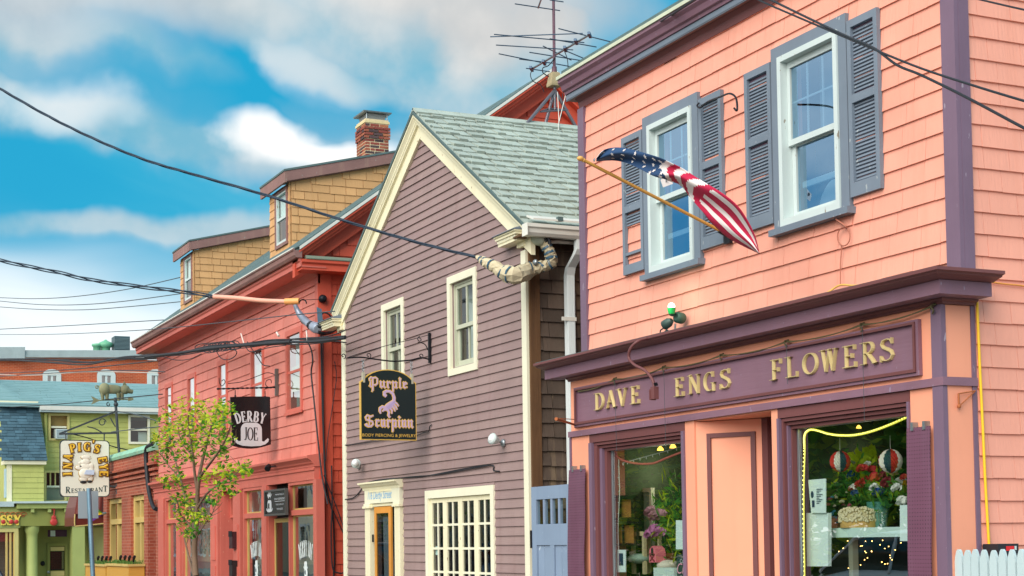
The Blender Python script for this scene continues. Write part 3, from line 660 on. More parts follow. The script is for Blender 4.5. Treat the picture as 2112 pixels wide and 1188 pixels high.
def upper_window(parent, x0, x1, z0, z1, seed):
    rr = random.Random(seed)
    w = frame_mb(x0, x1, z0 + .05, z1, .095, .095, 0, .09, 6.955, 7.0).build('window', SLATE, parent)
    bx('sill', x0 - .025, x1 + .025, 6.915, 7.0, z0, z0 + .049, SLATE, w)
    a, b, c, d = x0 + .097, x1 - .097, z0 + .052, z1 - .092
    frame_mb(a, b, c, d, .045, .045, .055, .045, 6.94, 7.10).build('frame', WHITE, w)
    a, b, c, d = a + .047, b - .047, c + .057, d - .047; mz = c + (d - c) * .475
    frame_mb(a, b, mz - .012, d, .038, .038, .045, .05, 7.0, 7.03).build('sash', WHITE, w)
    frame_mb(a, b, c, mz + .02, .045, .045, .05, .04, 7.034, 7.07).build('sash', WHITE, w)
    bx('rail', a + .045, b - .045, 7.09, 7.115, c + (mz - c) * .42, c + (mz - c) * .42 + .045, WHITE, w)
    m = MB(); m.quad((a + .02, 7.016, mz), (b - .02, 7.016, mz), (b - .02, 7.016, d - .02), (a + .02, 7.016, d - .02)); m.build('pane', GLASSU, w)
    m = MB(); m.quad((a + .02, 7.052, c + .02), (b - .02, 7.052, c + .02), (b - .02, 7.052, mz), (a + .02, 7.052, mz)); m.build('pane', GLASSU, w)
    for k in (1, 2): 
        xm = a + .038 + (b - a - .076) * k / 3; bx('muntin', xm - .007, xm + .007, 7.02, 7.03, mz + .034, d - .051, WHITE, w)
    bx('muntin', a + .039, b - .039, 7.0205, 7.0295, (mz + d) / 2 - .007, (mz + d) / 2 + .007, WHITE, w)
    return w
for i, q in enumerate(WINS): upper_window(OH, *q, i)
# what stands behind the panes
bl = plain('drawn_blind', lin(150, 170, 176), .9)
MB().box(-9.85, -9.22, 7.3, 7.31, 4.65, 5.25).build('pale_pane_panel', bl, OH)
MB().box(-11.85, -11.22, 7.3, 7.31, 4.75, 5.2).build('pale_pane_panel', bl, OH)
for k, (cx0, hh, ww) in enumerate(((-9.66, .26, .16), (-9.36, .33, .15))):
    ch = MB(); pr = [(math.cos(math.radians(a)) * ww, math.sin(math.radians(a)) * hh) for a in range(0, 181, 15)]
    ch.prism(pr + [(-ww * .9, -.1), (ww * .9, -.1)], (cx0, 7.22 + .1 * k, 4.02), (1, 0, 0.15), (0, 0.12, 1), (0, .025, 0))
    tag(ch.build('plastic_chair', WHITE), ('white plastic chair back, the lower one inside the larger upstairs window', 'white plastic chair back, the taller one inside the larger upstairs window')[k], 'chair')

def shutter(parent, x0, x1, z0, z1, broken=False):
    sm = frame_mb(x0, x1, z0, z1, .042, .042, .10, .055, 6.952, 6.985)
    zm = z0 + (z1 - z0) * (.55 if not broken else .47)
    if broken: sm = frame_mb(x0, x1, z0, z1, .042, .042, .085, .055, 6.952, 6.985)
    sm.box(x0 + .0425, x1 - .0425, 6.953, 6.984, zm - .03, zm + .03)
    s = sm.build('shutter', SLATE, parent)
    if not broken: bx('backing_board', x0 + .042, x1 - .042, 6.986, 6.992, z0 + .08, z1 - .05, PLUMV, s)
    z = z0 + .112
    if broken: z = z0 + .44; bx('broken_rail', x0 + .043, x1 - .043, 6.955, 6.975, z0 + .17, z0 + .195, SLATE, s)
    while z < z1 - .075:
        if abs(z + .008 - zm) > .045:
            piece('slat', 'slat', SLATE, s, (x0 + .043, 6.978, z - .004), (x1 - x0 - .086, .008, .026), (-.55, 0, 0))
        z += .0268
    return s
shutter(OH, -12.372, -12.005, 3.96, 5.21, True)
shutter(OH, -11.055, -10.715, 3.965, 5.225)
shutter(OH, -10.372, -10.015, 3.995, 5.25)
shutter(OH, -9.05, -8.712, 3.995, 5.27)

# ---------------------------------------------------------------- storefront
YF = 6.82; XB = -7.95
def lring(prof, yend=7.085, xl=-13.40):
    return [[(xl, YF - d, z) for d, z in prof], [(XB + d, YF - d, z) for d, z in prof], [(XB + d, yend, z) for d, z in prof]]
MB().loft(lring([(.02, 3.25), (.285, 3.255), (.285, 3.234), (.262, 3.229), (.255, 3.219), (.222, 3.211), (.20, 3.203), (.18, 3.197), (.02, 3.197)])).build('cornice', PLUMD, OH)
MB().loft(lring([(.0, 3.195), (.165, 3.195), (.165, 3.107), (.05, 3.107), (.0, 3.107)], 7.08)).build('cornice_fascia', PLUM, OH)
MB().loft(lring([(.0, 3.105), (.048, 3.105), (.045, 3.094), (.025, 3.084), (.02, 3.07), (.0, 3.07)], 7.075, -13.2)).build('bed_moulding', PLUMD, OH)
lead = MB(); lead.loft([[(-13.38, 6.545, 3.257), (-13.38, 7.0, 3.30), (-13.38, 7.0, 3.31), (-13.38, 6.545, 3.262)], [(-7.68, 6.545, 3.255), (-7.80, 7.0, 3.258), (-7.80, 7.0, 3.262), (-7.68, 6.545, 3.259)]]); lead.build('cornice_roof', ROOFD, OH)
bx('frieze', -13.19, -8.055, YF + .002, YF + .12, 2.60, 3.07, ORANGEF, OH)
bx('belt_trim', -13.215, -8.052, YF - .022, YF + .12, 2.545, 2.598, PLUM, OH)
# signboard with raised gilded letters
sgn = bx('signboard', -13.03, -8.20, YF - .012, YF, 2.665, 2.975, PLUM, OH)
fm = frame_mb(-13.07, -8.165, 2.63, 3.0, .04, .04, .034, .026, YF - .03, YF - .0)
fm.build('sign_frame', PLUM, sgn)
frame_mb(-13.045, -8.19, 2.652, 2.985, .02, .02, .022, .016, YF - .042, YF - .0305).build('sign_frame', PLUMD, sgn)
LET = [('D', 1223, 1243), ('A', 1246, 1268), ('V', 1269, 1291), ('E', 1297, 1317), ('E', 1388, 1409), ('N', 1417, 1442), ('G', 1448, 1473), ('S', 1481, 1505),
       ('F', 1587, 1611), ('L', 1618, 1645), ('O', 1652, 1686), ('W', 1690, 1729), ('E', 1736, 1767), ('R', 1774, 1809), ('S', 1812, 1844)]
zb, zt = 2.755, 2.912
for ch, p0, p1 in LET:
    x0, x1 = PY(p0, 800, YF - .04).x, PY(p1, 800, YF - .04).x; adv, _ = glyph_serif(ch); m = MB(); sz = zt - zb
    letter_mb(m, ch, glyph_serif, (V((x0, YF - .0125, zb)), V((1, 0, 0)), V((0, 0, 1)), V((0, -1, 0))), sz, (x1 - x0) / (adv * sz) * .97, .80, .024, True)
    m.build('letter', GOLD, sgn)
# pilasters and window casings
bx('pilaster', -13.185, -12.832, YF + .003, YF + .3, 0.12, 2.543, ORANGEF, OH)
bx('pilaster_edge', -13.215, -13.187, YF - .01, YF + .3, 0.12, 2.543, PLUMV, OH)
bx('pilaster', -11.150, -11.005, YF + .003, YF + .1, 0.12, 2.543, ORANGEF, OH)
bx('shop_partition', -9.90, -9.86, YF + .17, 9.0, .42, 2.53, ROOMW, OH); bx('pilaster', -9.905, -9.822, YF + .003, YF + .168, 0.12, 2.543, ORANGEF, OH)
bx('pilaster', -8.300, -8.053, YF + .003, YF + .14, 0.12, 2.543, ORANGEF, OH)
MB().box(-8.05, XB, YF - .02, YF + .018, .12, 2.543).build('corner_post', PLUMV, OH)
MB().box(-8.05, XB, YF - .02, YF + .018, 2.60, 3.068).build('corner_post', PLUMV, OH)
MB().box(-8.052, XB + .012, YF - .026, YF + .105, 2.5445, 2.599).box(XB, XB + .012, YF + .1055, YF + .262, 2.5445, 2.599).build('belt_trim', PLUM, OH)
bx('return_panel', XB - .03, XB - .006, YF + .0185, YF + .225, .12, 3.068, ORANGEF, OH)
bx('return_trim', XB - .06, XB + .002, YF + .226, YF + .262, .12, 3.068, PLUMV, OH)
def shop_window(xa, xb, ga, gb, left_steps, right_w):
    w = bx('shop_window', xa, xb, YF + .0, YF + .10, 2.47, 2.5425, PLUMD, OH)
    n = len(left_steps) - 1
    for i in range(n):
        a, b = left_steps[i], left_steps[i + 1]; yy = YF - .012 + .026 * i
        bx('casing', a, b - .003, yy, YF + .14, .45, 2.4685 - .028 * i, (PLUMV, PLUMD)[i % 2], w)
        if i: bx('casing_head', b - .003 if i == n else a, xb - right_w, yy, YF + .14, 2.4705 - .028 * i, 2.4685 - .028 * (i - 1) - .002, PLUMD, w)
    bx('casing', xb - right_w + .001, xb, YF - .012, YF + .14, .45, 2.4685, PLUMV, w)
    MB().quad((ga - .02, YF + .12, .5), (gb + .04, YF + .12, .5), (gb + .04, YF + .12, 2.39), (ga - .02, YF + .12, 2.39)).build('pane', GLASSS, w)
    frame_mb(ga - .012, gb + .05, .5, 2.395, .016, .016, .02, .012, YF + .105, YF + .118).build('glazing_bead', GALV, w)
    bx('casing_sill', xa, xb, YF - .03, YF + .14, .38, .448, PLUMV, w)
    bx('stall_riser', xa, xb, YF + .01, YF + .12, .12, .378, ORANGEF, w)
    return w
shop_window(-12.829, -11.152, -12.60, -11.20, (-12.829, -12.765, -12.71, -12.66, -12.615), .045)
shop_window(-9.819, -8.302, -9.715, -8.32, (-9.819, -9.79, -9.765, -9.745, -9.728), .022)
bx('window_head', -12.61, -11.20, YF + .10, YF + .16, 2.392, 2.47, PLUMD, OH); bx('window_head', -9.725, -8.325, YF + .10, YF + .16, 2.392, 2.47, PLUMD, OH)
# recessed entrance: splayed panel wall, soffit, dark door at the back
d2 = V((.84, .54, 0)).normalized(); nn = V((.54, -.84, 0)).normalized(); P0 = V((-11.005, YF + .02, 0))
def spl(s, z, o=0.0): return P0 + d2 * s + nn * o + V((0, 0, z))
LS = .60
m = MB(); m.loft([[spl(0, .12), spl(LS, .12), spl(LS, .12, -.08), spl(0, .12, -.08)], [spl(0, 2.53), spl(LS, 2.53), spl(LS, 2.53, -.08), spl(0, 2.53, -.08)]]); m.build('entrance_wall', ORANGEF, OH)
m = MB()
def smem(a, b, c, d): m.loft([[spl(a, c, .018), spl(b, c, .018), spl(b, c, .001), spl(a, c, .001)], [spl(a, d, .018), spl(b, d, .018), spl(b, d, .001), spl(a, d, .001)]])
smem(.10, .135, .5, 2.43); smem(.485, .525, .5, 2.43); smem(.136, .484, 2.395, 2.43); smem(.136, .484, .95, .985)
m.build('panel_moulding', PLUMD, OH)
bx('entrance_ceiling', -11.0, -9.9, YF + .01, 8.2, 2.535, 2.555, ORANGEF, OH)
dr = bx('entrance_door', -10.44, -9.91, 7.32, 7.37, .12, 2.50, PLUMD, OH)
for k in range(3): bx('door_stile', -10.40 + .16 * k, -10.33 + .16 * k, 7.295, 7.318, .12, 2.47, plain('door_brown', lin(62, 34, 36), .4) if k % 2 else PLUMD, dr)
bx('door_jamb', -10.52, -10.44, 7.15, 7.318, .12, 2.53, PLUMD, OH)
bx('entrance_step', -11.0, -9.9, YF, 7.3, 0.0, .14, CONCRETE, OH)
# rooms behind the shop windows
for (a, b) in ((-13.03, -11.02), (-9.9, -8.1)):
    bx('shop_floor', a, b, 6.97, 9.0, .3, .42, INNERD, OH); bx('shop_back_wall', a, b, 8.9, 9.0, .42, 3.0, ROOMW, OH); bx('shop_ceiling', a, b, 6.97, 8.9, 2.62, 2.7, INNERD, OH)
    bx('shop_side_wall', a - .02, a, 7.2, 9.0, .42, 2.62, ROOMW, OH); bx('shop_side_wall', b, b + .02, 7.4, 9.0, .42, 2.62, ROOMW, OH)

# ---------------------------------------------------------------- fittings on the salmon house
holed = paint('pegboard_paint', lin(112, 72, 92), 0.45, 0.03, 0.10, 0.25, lin(132, 104, 124), bump=0.04)
t = holed.node_tree; nd = t.nodes; lk = t.links.new
g = nd.new('ShaderNodeTexCoord'); mp = nd.new('ShaderNodeMapping'); mp.inputs[3].default_value = (1 / .0254,) * 3; lk(g.outputs['Object'], mp.inputs[0])
fr = nd.new('ShaderNodeVectorMath'); fr.operation = 'FRACTION'; lk(mp.outputs[0], fr.inputs[0]); sb = nd.new('ShaderNodeVectorMath'); sb.operation = 'SUBTRACT'; lk(fr.outputs[0], sb.inputs[0]); sb.inputs[1].default_value = (.5, .5, .5)
ml = nd.new('ShaderNodeVectorMath'); ml.operation = 'MULTIPLY'; lk(sb.outputs[0], ml.inputs[0]); ml.inputs[1].default_value = (1, 0, 1); ln = nd.new('ShaderNodeVectorMath'); ln.operation = 'LENGTH'; lk(ml.outputs[0], ln.inputs[0])
lt = nd.new('ShaderNodeMath'); lt.operation = 'LESS_THAN'; lt.inputs[1].default_value = .15; lk(ln.outputs['Value'], lt.inputs[0])
pb = [n for n in nd if n.type == 'BSDF_PRINCIPLED'][0]; src = pb.inputs['Base Color'].links[0].from_socket
mxn = nd.new('ShaderNodeMix'); mxn.data_type = 'RGBA'; lk(lt.outputs[0], mxn.inputs[0]); lk(src, mxn.inputs[6]); mxn.inputs[7].default_value = (.012, .008, .01, 1); lk(mxn.outputs[2], pb.inputs['Base Color'])
def pegboard(x0, x1, z0, z1, lab, bow):
    m = MB(); A, B = [], []; n = 14
    for i in range(n + 1):
        z = z0 + (z1 - z0) * i / n; s = math.sin(math.pi * i / n); y = YF - .035 - bow * s; dx = .003 * math.sin(i * .8)
        A.append([(x0 + dx, y, z), (x1 + dx - .02 * (1 - i / n) * 0, y - .004 * math.sin(i * 1.1), z), (x1 + dx, y - .004 * math.sin(i * 1.1) + .006, z), (x0 + dx, y + .006, z)])
    m.loft(A, 0, True, True, False); o = tag(m.build('pegboard', holed), lab, 'pegboard')
    for k in (.25, .75):
        xx = x0 + (x1 - x0) * k; zz = z1 - WLOC[o.name].z
        MB().box(xx - .012, xx + .012, YF - .045, YF, z1 - .02, z1 + .035).build('hanging_clip', GALV, o)
pegboard(-13.18, -12.845, .55, 2.235, 'plum pegboard hung left of the narrower shop window beside the blue gate', .03)
pegboard(-8.295, -8.06, .55, 2.29, 'plum pegboard hung on the pilaster by the picket fence', .02)
# gooseneck sign lamp
LM = thing('gooseneck_lamp', PY(1350, 805, 6.42), 'plum gooseneck lamp arm curling over the cornice in front of the signboard', 'sign lamp')
pth = cat_curve([PY(1372, 700, 6.78), PY(1345, 698, 6.6), PY(1318, 703, 6.45), PY(1301, 718, 6.40), PY(1297, 738, 6.40), PY(1308, 752, 6.40), PY(1330, 764, 6.40), PY(1345, 782, 6.40), PY(1350, 800, 6.40)], 6)
MB().tube(pth, .0125, 8).build('arm', PLUMD, LM)
c = PY(1350, 808, 6.40); MB().box(c.x - .028, c.x + .028, c.y - .022, c.y + .022, c.z - .06, c.z + .04).box(c.x - .036, c.x - .0285, c.y - .03, c.y + .03, c.z - .065, c.z + .02).build('lamp_box', PLUMD, LM)
for k in (-1, 0, 1): MB().tube([c + V((.02 * k + .03, 0, .045)), c + V((.02 * k + .03, -.01, .07))], .006, 6).build('wing_nut', IRON, LM)
# flood light with a lit green bulb
ob = PY(1393, 655, 6.86); FL = thing('flood_light', ob - V((0, 0, .2)), 'green outdoor lamp with lit bulb above the storefront cornice', 'flood lamp')
VERD = plain('verdigris_box', lin(76, 108, 92), .5, .3)
MB().lathe(ob + V((0, .04, 0)), [(.04, -.045), (.048, -.03), (.048, .03), (.03, .045)], 12, (0.25, -1, .1)).build('junction_box', VERD, FL)
bp = PY(1385, 634, 6.80); MB().tube([ob + V((-.01, -.02, .05)), PY(1386, 646, 6.82)], [.022, .03], 8).build('lamp_holder', VERD, FL)
lit = plain('lit_green_bulb', lin(150, 240, 170), .3, emit=2.0, ecol=(.85, 1.0, .85)); MB().ball(bp + V((0, 0, .01)), .029, 9).build('bulb', lit, FL)
MB().lathe(bp - V((0, 0, .055)), [(.026, 0), (.034, .03), (.036, .05)], 10, m=0).build('bulb_collar', plain('green_glass_collar', lin(40, 180, 90), .3), FL)
h2 = PY(1375, 668, 6.80); MB().lathe(h2, [(.022, -.06), (.04, -.03), (.042, .03), (.03, .035)], 10, (-.8, -.3, -.35)).build('spare_holder', plain('dark_green_cap', lin(60, 78, 74), .5), FL)
MB().tube(cat_curve([h2 + V((-.05, 0, -.03)), PY(1362, 682, 6.78), PY(1364, 690, 6.76), PY(1376, 681, 6.76), PY(1384, 690, 6.76)], 6), .006, 6).build('flex', BLACKW, FL)
MB().tube([ob - V((0, 0, .05)), PY(1391, 694, 6.86)], .009, 6).tube([PY(1393, 676, 6.86), PY(1384, 694, 6.84)], .006, 6).build('conduit', GALV, FL)
lp = bpy.data.lights.new('bulb_light', 'POINT'); lp.energy = 0.35; lp.color = (.7, 1, .75); lp.shadow_soft_size = .04
lo = bpy.data.objects.new('bulb_light', lp); COL.objects.link(lo); lo.parent = FL; lo.location = bp + V((.02, -.07, .04)) - WLOC[FL.name]
# sign wires on hooks and the strings that hang from them
hk = [(1268, 783), (1369, 759), (1488, 734), (1622, 706), (1778, 671), (1925, 632)]
hp = [PY(a, b, YF - .035) for a, b in hk]
for z in (0, .018):
    m = MB(); prev = PY(1192, 808, YF - .03)
    for p in hp: m.tube(sag(prev + V((0, 0, z * .4)), p + V((0, 0, z * .5)), .018 + z * .6, 10), .0045, 5); prev = p
    tag(m.build('sign_wire', plain('olive_wire%d' % int(z * 1000), lin(104, 96, 66), .6)), ('thin olive wire sagging between hooks above the signboard, the upper one', 'thin olive wire sagging between hooks above the signboard, the lower one')[0 if z == 0 else 1], 'wire')
OLV = plain('olive_hook', lin(92, 84, 58), .6)
HL = ['above the D of DAVE', 'above ENGS', 'just right of ENGS', 'above the F of FLOWERS', 'above the E of FLOWERS', 'at the corner post']
for p, hl in zip(hp, HL):
    o = tag(MB().tube(cat_curve([p + V((0, .02, .02)), p + V((0, -.02, .0)), p + V((.012, -.01, -.03)), p + V((-.012, 0, -.045))], 4), .006, 5).tube([p + V((-.02, 0, .012)), p + V((.024, 0, .01))], .007, 5).build('wire_hook', OLV), 'small dark wire hook under the cornice ' + hl, 'hook')
for (a, b, c2, lab) in ((1268, 783, 930, 'string over the word DAVE and the left shop window'), (1369, 759, 925, 'string right of the gooseneck lamp down over the left shop window'), (1622, 706, 792, 'short string hanging beside the L of FLOWERS'), (1778, 671, 870, 'string through the R of FLOWERS to the right shop window')):
    tag(MB().tube([PY(a, b, YF - .06), PY(a + (c2 - b) * .025, c2, YF - .06)], .0022, 4).build('hanging_string', WIREG), 'thin ' + lab, 'string')
# rusty arms, yellow lead, black box
def lpts(*a): return [PY(*q) for q in a]
m = MB(); m.tube(lpts((1147, 864, 6.35), (1160, 868, 6.5), (1185, 876, 6.8)), [.016, .013, .010], 6); m.tube(lpts((1186, 864, 6.81), (1186, 883, 6.81)), .008, 6); m.tube(lpts((1150, 863, 6.4), (1186, 865, 6.81)), .004, 5)
tag(m.build('rusty_bracket', RUST), 'rusty iron arm sticking out at the signboard end above the blue gate', 'bracket')
XS = XB + .015
m = MB(); q = [PX(1977, 812, XS), PX(1978, 838, XS), PX(2012, 806, XS)]; m.tube([q[0], q[1]], .007, 6); m.tube([q[0], q[2]], .005, 6); m.tube([q[2], q[1]], .004, 6); m.ball(q[1], .014, 6)
tag(m.build('rusty_bracket', RUST), 'small rusty triangular bracket on the storefront return panel', 'bracket')
ycol = plain('yellow_flex', lin(250, 196, 40), .45)
yc = [PX(a, b, XR + .03) for a, b in ((2015, 618), (2018, 690), (2022, 780), (2027, 880), (2031, 970), (2036, 1060), (2041, 1140))]
tag(MB().tube(cat_curve(yc, 5), .0095, 7).build('yellow_cable', ycol), 'bright yellow cable running down the side wall shingles', 'cable')
c = PX(2064, 1136, XR + .10); BB = thing('power_box', c - V((0, 0, .08)), 'black plastic power box with red label behind the pickets', 'box')
MB().box(c.x - .07, c.x + .07, c.y - .085, c.y + .085, c.z - .10, c.z + .045).build('case', plain('black_case', lin(34, 38, 44), .4), BB)
MB().box(c.x + .071, c.x + .074, c.y - .02, c.y + .045, c.z + .0, c.z + .03).build('red_label', plain('red_label', lin(220, 40, 44), .4), BB)
MB().box(c.x + .071, c.x + .073, c.y + .05, c.y + .066, c.z + .005, c.z + .03).build('switch', WHITE, BB)
tag(MB().tube(cat_curve([PX(2045, 582, XR + .025), PX(2075, 586, XR + .025), PX(2112, 590, XR + .025), PX(2180, 604, XR + .025)], 5), .006, 6).build('orange_cable', plain('orange_flex', lin(226, 150, 70), .5)), 'thin orange cable lying across the side wall at cornice height', 'cable')
# cord coil below the larger window, rope on the cornice
m = MB(); m.tube(lpts((1724, 452, 6.95), (1746, 468, 6.94)), .008, 6); m.tube([PY(1740 + 13 * math.cos(a), 488 + 19 * math.sin(a), 6.955) for a in np.linspace(0, 12.3, 40)], .0045, 5)
m.tube(lpts((1736, 506, 6.96), (1733, 545, 6.96), (1733, 588, 6.93)), .0045, 5)
tag(m.build('coiled_cord', plain('faded_cord', lin(176, 110, 90), .7)), 'coiled cord hanging from a peg below the larger upstairs window', 'cord')
tag(MB().tube(cat_curve(lpts((1690, 614, 6.8), (1712, 600, 6.9), (1733, 588, 6.93), (1760, 589, 6.9), (1790, 587, 6.8)), 5), .007, 6).build('rope', plain('yellow_rope', lin(236, 180, 90), .7)), 'yellow rope lying along the top of the storefront cornice', 'rope')
hkm = MB(); hkm.tube(cat_curve(lpts((1442, 212, 6.94), (1438, 218, 6.92), (1444, 222, 6.9), (1460, 210, 6.85), (1485, 200, 6.72), (1504, 193, 6.6), (1516, 199, 6.55), (1520, 212, 6.53), (1520, 228, 6.52), (1514, 223, 6.52)), 5), .008, 6)
tag(hkm.build('plant_hook', IRON), 'black iron plant hook curling out over an upstairs shutter', 'hook')
# green glass bits on the cornice roof end
m = MB(); 
for k in range(16): 
    p = PY(1132 + 4.4 * k, 752 - 1.35 * k, 6.62 + .02 * (k % 3)); m.tube([p, p + V((random.uniform(-.03, .03), .03, random.uniform(.0, .025)))], .009, 5)
tag(m.build('light_string', plain('teal_bulbs', lin(50, 120, 104), .35)), 'heap of old teal light bulbs on the cornice end by the downspout', 'string lights')

# ---------------------------------------------------------------- flag on its pole
FG = thing('flag', PY(1500, 437, 6.97), 'American flag blowing from a wooden pole between the upstairs windows', 'flag')
WOOD = plain('varnished_pole', lin(206, 152, 74), .35)
pa, pb_ = V((-10.66, 6.97, 4.02)), V(PX(1205, 331, -10.66)); tip = V(PX(1197, 327, -10.66))
MB().tube([pa, pb_], .013, 10).build('pole', WOOD, FG)
MB().ball(tip, .021, 8, 0, (1.1, 1.4, .95)).ball(tip.lerp(pb_, .8), .017, 7).build('finial', plain('pale_wood_finial', lin(226, 170, 92), .35), FG)
MB().box(-10.70, -10.62, 6.95, 6.985, 3.95, 4.07).tube([V((-10.66, 6.96, 4.02)), V((-10.66, 6.88, 4.05))], .022, 8).build('bracket', IRON, FG)
up = [(1230, 326), (1243, 311), (1264, 304.5), (1289, 305.5), (1317, 312), (1342, 319), (1365, 327), (1386, 337), (1407, 347), (1432, 363), (1460, 380), (1485, 395), (1517, 420), (1538, 448), (1557, 486), (1566, 522)]
lw = [(1230, 333), (1252, 331), (1275, 332), (1298, 338), (1323, 350), (1348, 363), (1370, 369), (1382, 374), (1399, 379), (1412, 391), (1424, 408), (1437, 423), (1452, 440), (1464, 456), (1481, 473), (1504, 492), (1538, 510), (1566, 523)]
NU, NV = 96, 22
def fpt(u, v):
    def at(c):
        f = u * (len(c) - 1); i = min(int(f), len(c) - 2); t = f - i
        a, b, cc, d = c[max(i - 1, 0)], c[i], c[i + 1], c[min(i + 2, len(c) - 1)]
        return tuple(.5 * (2 * b[k] + (cc[k] - a[k]) * t + (2 * a[k] - 5 * b[k] + 4 * cc[k] - d[k]) * t * t + (3 * b[k] - a[k] - 3 * cc[k] + d[k]) * t ** 3) for k in (0, 1))
    a, b = at(up), at(lw); px, py = a[0] + (b[0] - a[0]) * v, a[1] + (b[1] - a[1]) * v
    y = 5.72 + .42 * u + .10 * v + .05 * math.sin(u * 9 + v * 2) * math.sin(math.pi * min(1, u * 1.6)) + .03 * math.sin(v * 7 + u * 14)
    return PY(px, py, y)
FRED, FWHT, FBLU = plain('flag_red', lin(184, 22, 66), .8), plain('flag_white', lin(232, 222, 218), .8), plain('flag_blue', lin(38, 68, 106), .8)
m = MB(); gv = [[fpt(i / NU, j / NV) for j in range(NV + 1)] for i in range(NU + 1)]
base = len(m.v); m.v += [tuple(p) for r in gv for p in r]
def flagcol(u, v):
    if u < .075 and v < .30 - u: return 1
    w = u + .05 * math.sin(v * 3.0) + .035 * (v - .5)
    if w < .415: return 2
    if w < .655: return [1, 0, 1, 0, 1][min(4, int((w - .415) / .048))]
    if w < .69 + .10 * v * (1 - v): return 0
    for e, c_ in ((.11, 0), (.25, 1), (.40, 0), (.54, 1), (.66, 0), (.80, 1)):
        if v < e: return c_
    return 0
for i in range(NU):
    for j in range(NV):
        q = base + i * (NV + 1) + j; m.f.append((q, q + 1, q + NV + 2, q + NV + 1)); m.m.append(flagcol((i + .5) / NU, (j + .5) / NV)); m.sm.append(True)
FGc = m.build('cloth', [FRED, FWHT, FBLU], FG)
sd = FGc.modifiers.new('thickness', 'SOLIDIFY'); sd.thickness = .003; sd.offset = 0
def star(u, v, r):
    c, du, dv = fpt(u, v), fpt(min(u + .02, 1), v) - fpt(u - .02, v), fpt(u, min(v + .05, 1)) - fpt(u, v - .05)
    n = du.cross(dv).normalized(); n = n if n.y < 0 else -n; uu = du.normalized(); vv = n.cross(uu)
    pl = [c + n * .004 + (uu * math.cos(a + .3) + vv * math.sin(a + .3)) * (r if k % 2 == 0 else r * .42) for k, a in enumerate(np.linspace(0, 6.2832, 11)[:-1])]
    MB().loft([pl, [p + n * .0015 for p in pl]]).build('star', FWHT, FGc)
for r_, us in ((.16, (.13, .19, .245, .295, .345, .385)), (.45, (.11, .17, .225, .275, .325, .37)), (.75, (.10, .15, .205, .26, .31, .355)), (.93, (.28, .335))):
    for u in us: star(u, r_, .013 + .012 * min(1, u * 2.2))
for (u, v) in ((.012, .5), (.50, 1.0)):
    p = PY(1226, 330, 5.74) if u < .1 else PX(1374, 372, -10.62); MB().lathe(p, [(.008, 0), (.014, 0), (.014, .003), (.008, .003)], 10, (0, -1, 0)).build('grommet', GALV, FG)
MB().prism([(0, 0), (.075, .05), (.10, -.03), (.02, -.06)], PX(1362, 371, -10.64), (0.3, .95, 0), (0, 0, 1), (.003, 0, 0)).build('heading_tape', FWHT, FG)

# ---------------------------------------------------------------- white picket fence at the corner
PF = thing('picket_fence', (-6.5, 6.88, 0), 'white picket fence with rounded points at the salmon house corner', 'fence')
n = 22
for k in range(n):
    x = -7.925 + .0795 * k; w = .033; h = 1.488 + random.uniform(-.004, .004)
    pl = [(-w, 0.12), (w, 0.12), (w, h - .075), (w * .86, h - .045), (w * .5, h - .012), (w * .18, h), (-w * .18, h), (-w * .5, h - .012), (-w * .86, h - .045), (-w, h - .075)]
    MB().prism(pl, (x, 6.862, 0), (1, random.uniform(-.02, .02), 0), (random.uniform(-.004, .004), 0, 1), (0, .02, 0)).build('picket', PICKET, PF)
bx('rail', -7.96, -6.2, 6.884, 6.925, .45, .53, PICKET, PF); bx('rail', -7.96, -6.2, 6.884, 6.925, 1.12, 1.20, PICKET, PF)
bx('post', -7.985, -7.962, 6.83, 6.94, .12, 1.50, GREYWOOD, PF)

# ------------------------------------------------------------------ mauve clapboard house
PX0, PX1, YP = -20.50, -14.65, 7.1
RX, RZ, SL = -17.50, 6.765, .638
roofz = lambda x: RZ - SL * abs(x - RX)
PH = thing('gabled_house', (-17.6, 10, 0), 'mauve clapboard gabled house with cream trim and grey shingle roof', 'house')
PW = [(-18.945, -18.165, 3.48, 4.62), (-16.76, -15.93, 3.485, 4.635)]
DOOR = (-19.42, -18.42, 0.12, 2.13); SHOP = (-17.505, -15.53, 0.55, 2.185)
hl = [(a + .09, b - .09, c + .09, d - .09) for a, b, c, d in PW] + [DOOR, (SHOP[0] + .08, SHOP[1] - .08, SHOP[2] + .05, SHOP[3] - .09)]
slab(PH, 'wall', MAUVE, 'F', YP + .003, .12, PX0 + .02, PX1 - .02, 0, 4.80, hl)
MB().prism([(PX0 + .1, 4.80), (PX1 - .1, 4.80), (RX + .12, RZ - .14), (RX - .12, RZ - .14)], (0, YP + .003, 0), (1, 0, 0), (0, 0, 1), (0, .12, 0)).build('gable_wall', MAUVE, PH)
slab(PH, 'side_wall', DARKSH, 'R', PX1 - .004, .12, YP + .125, 13.5, 0, 4.75)
slab(PH, 'side_wall', MAUVE, 'R', PX0 + .14, .12, YP + .125, 13.5, 0, 4.75)
bx('rear_wall', PX0 + .02, PX1 - .02, 13.4, 13.5, 0, 4.8, MAUVE, PH)
bx('upper_floor', PX0 + .15, PX1 - .13, YP + .13, 13.3, 2.75, 2.85, INNERD, PH)
bx('room_partition', PX0 + .15, PX1 - .13, 9.0, 9.1, 0.1, 4.7, INNERD, PH)
for sgn_, xe in ((1, -14.44), (-1, -20.64)):
    z0 = roofz(xe); vs = [(RX, 6.985, RZ - .03), (xe, 6.985, z0 - .03), (xe, 13.6, z0 - .03), (RX, 13.6, RZ - .03)]
    MB().loft([[(x, y, z) for x, y, z in vs], [(x, y, z + .03) for x, y, z in vs]]).build('roof', ROOFD, PH)
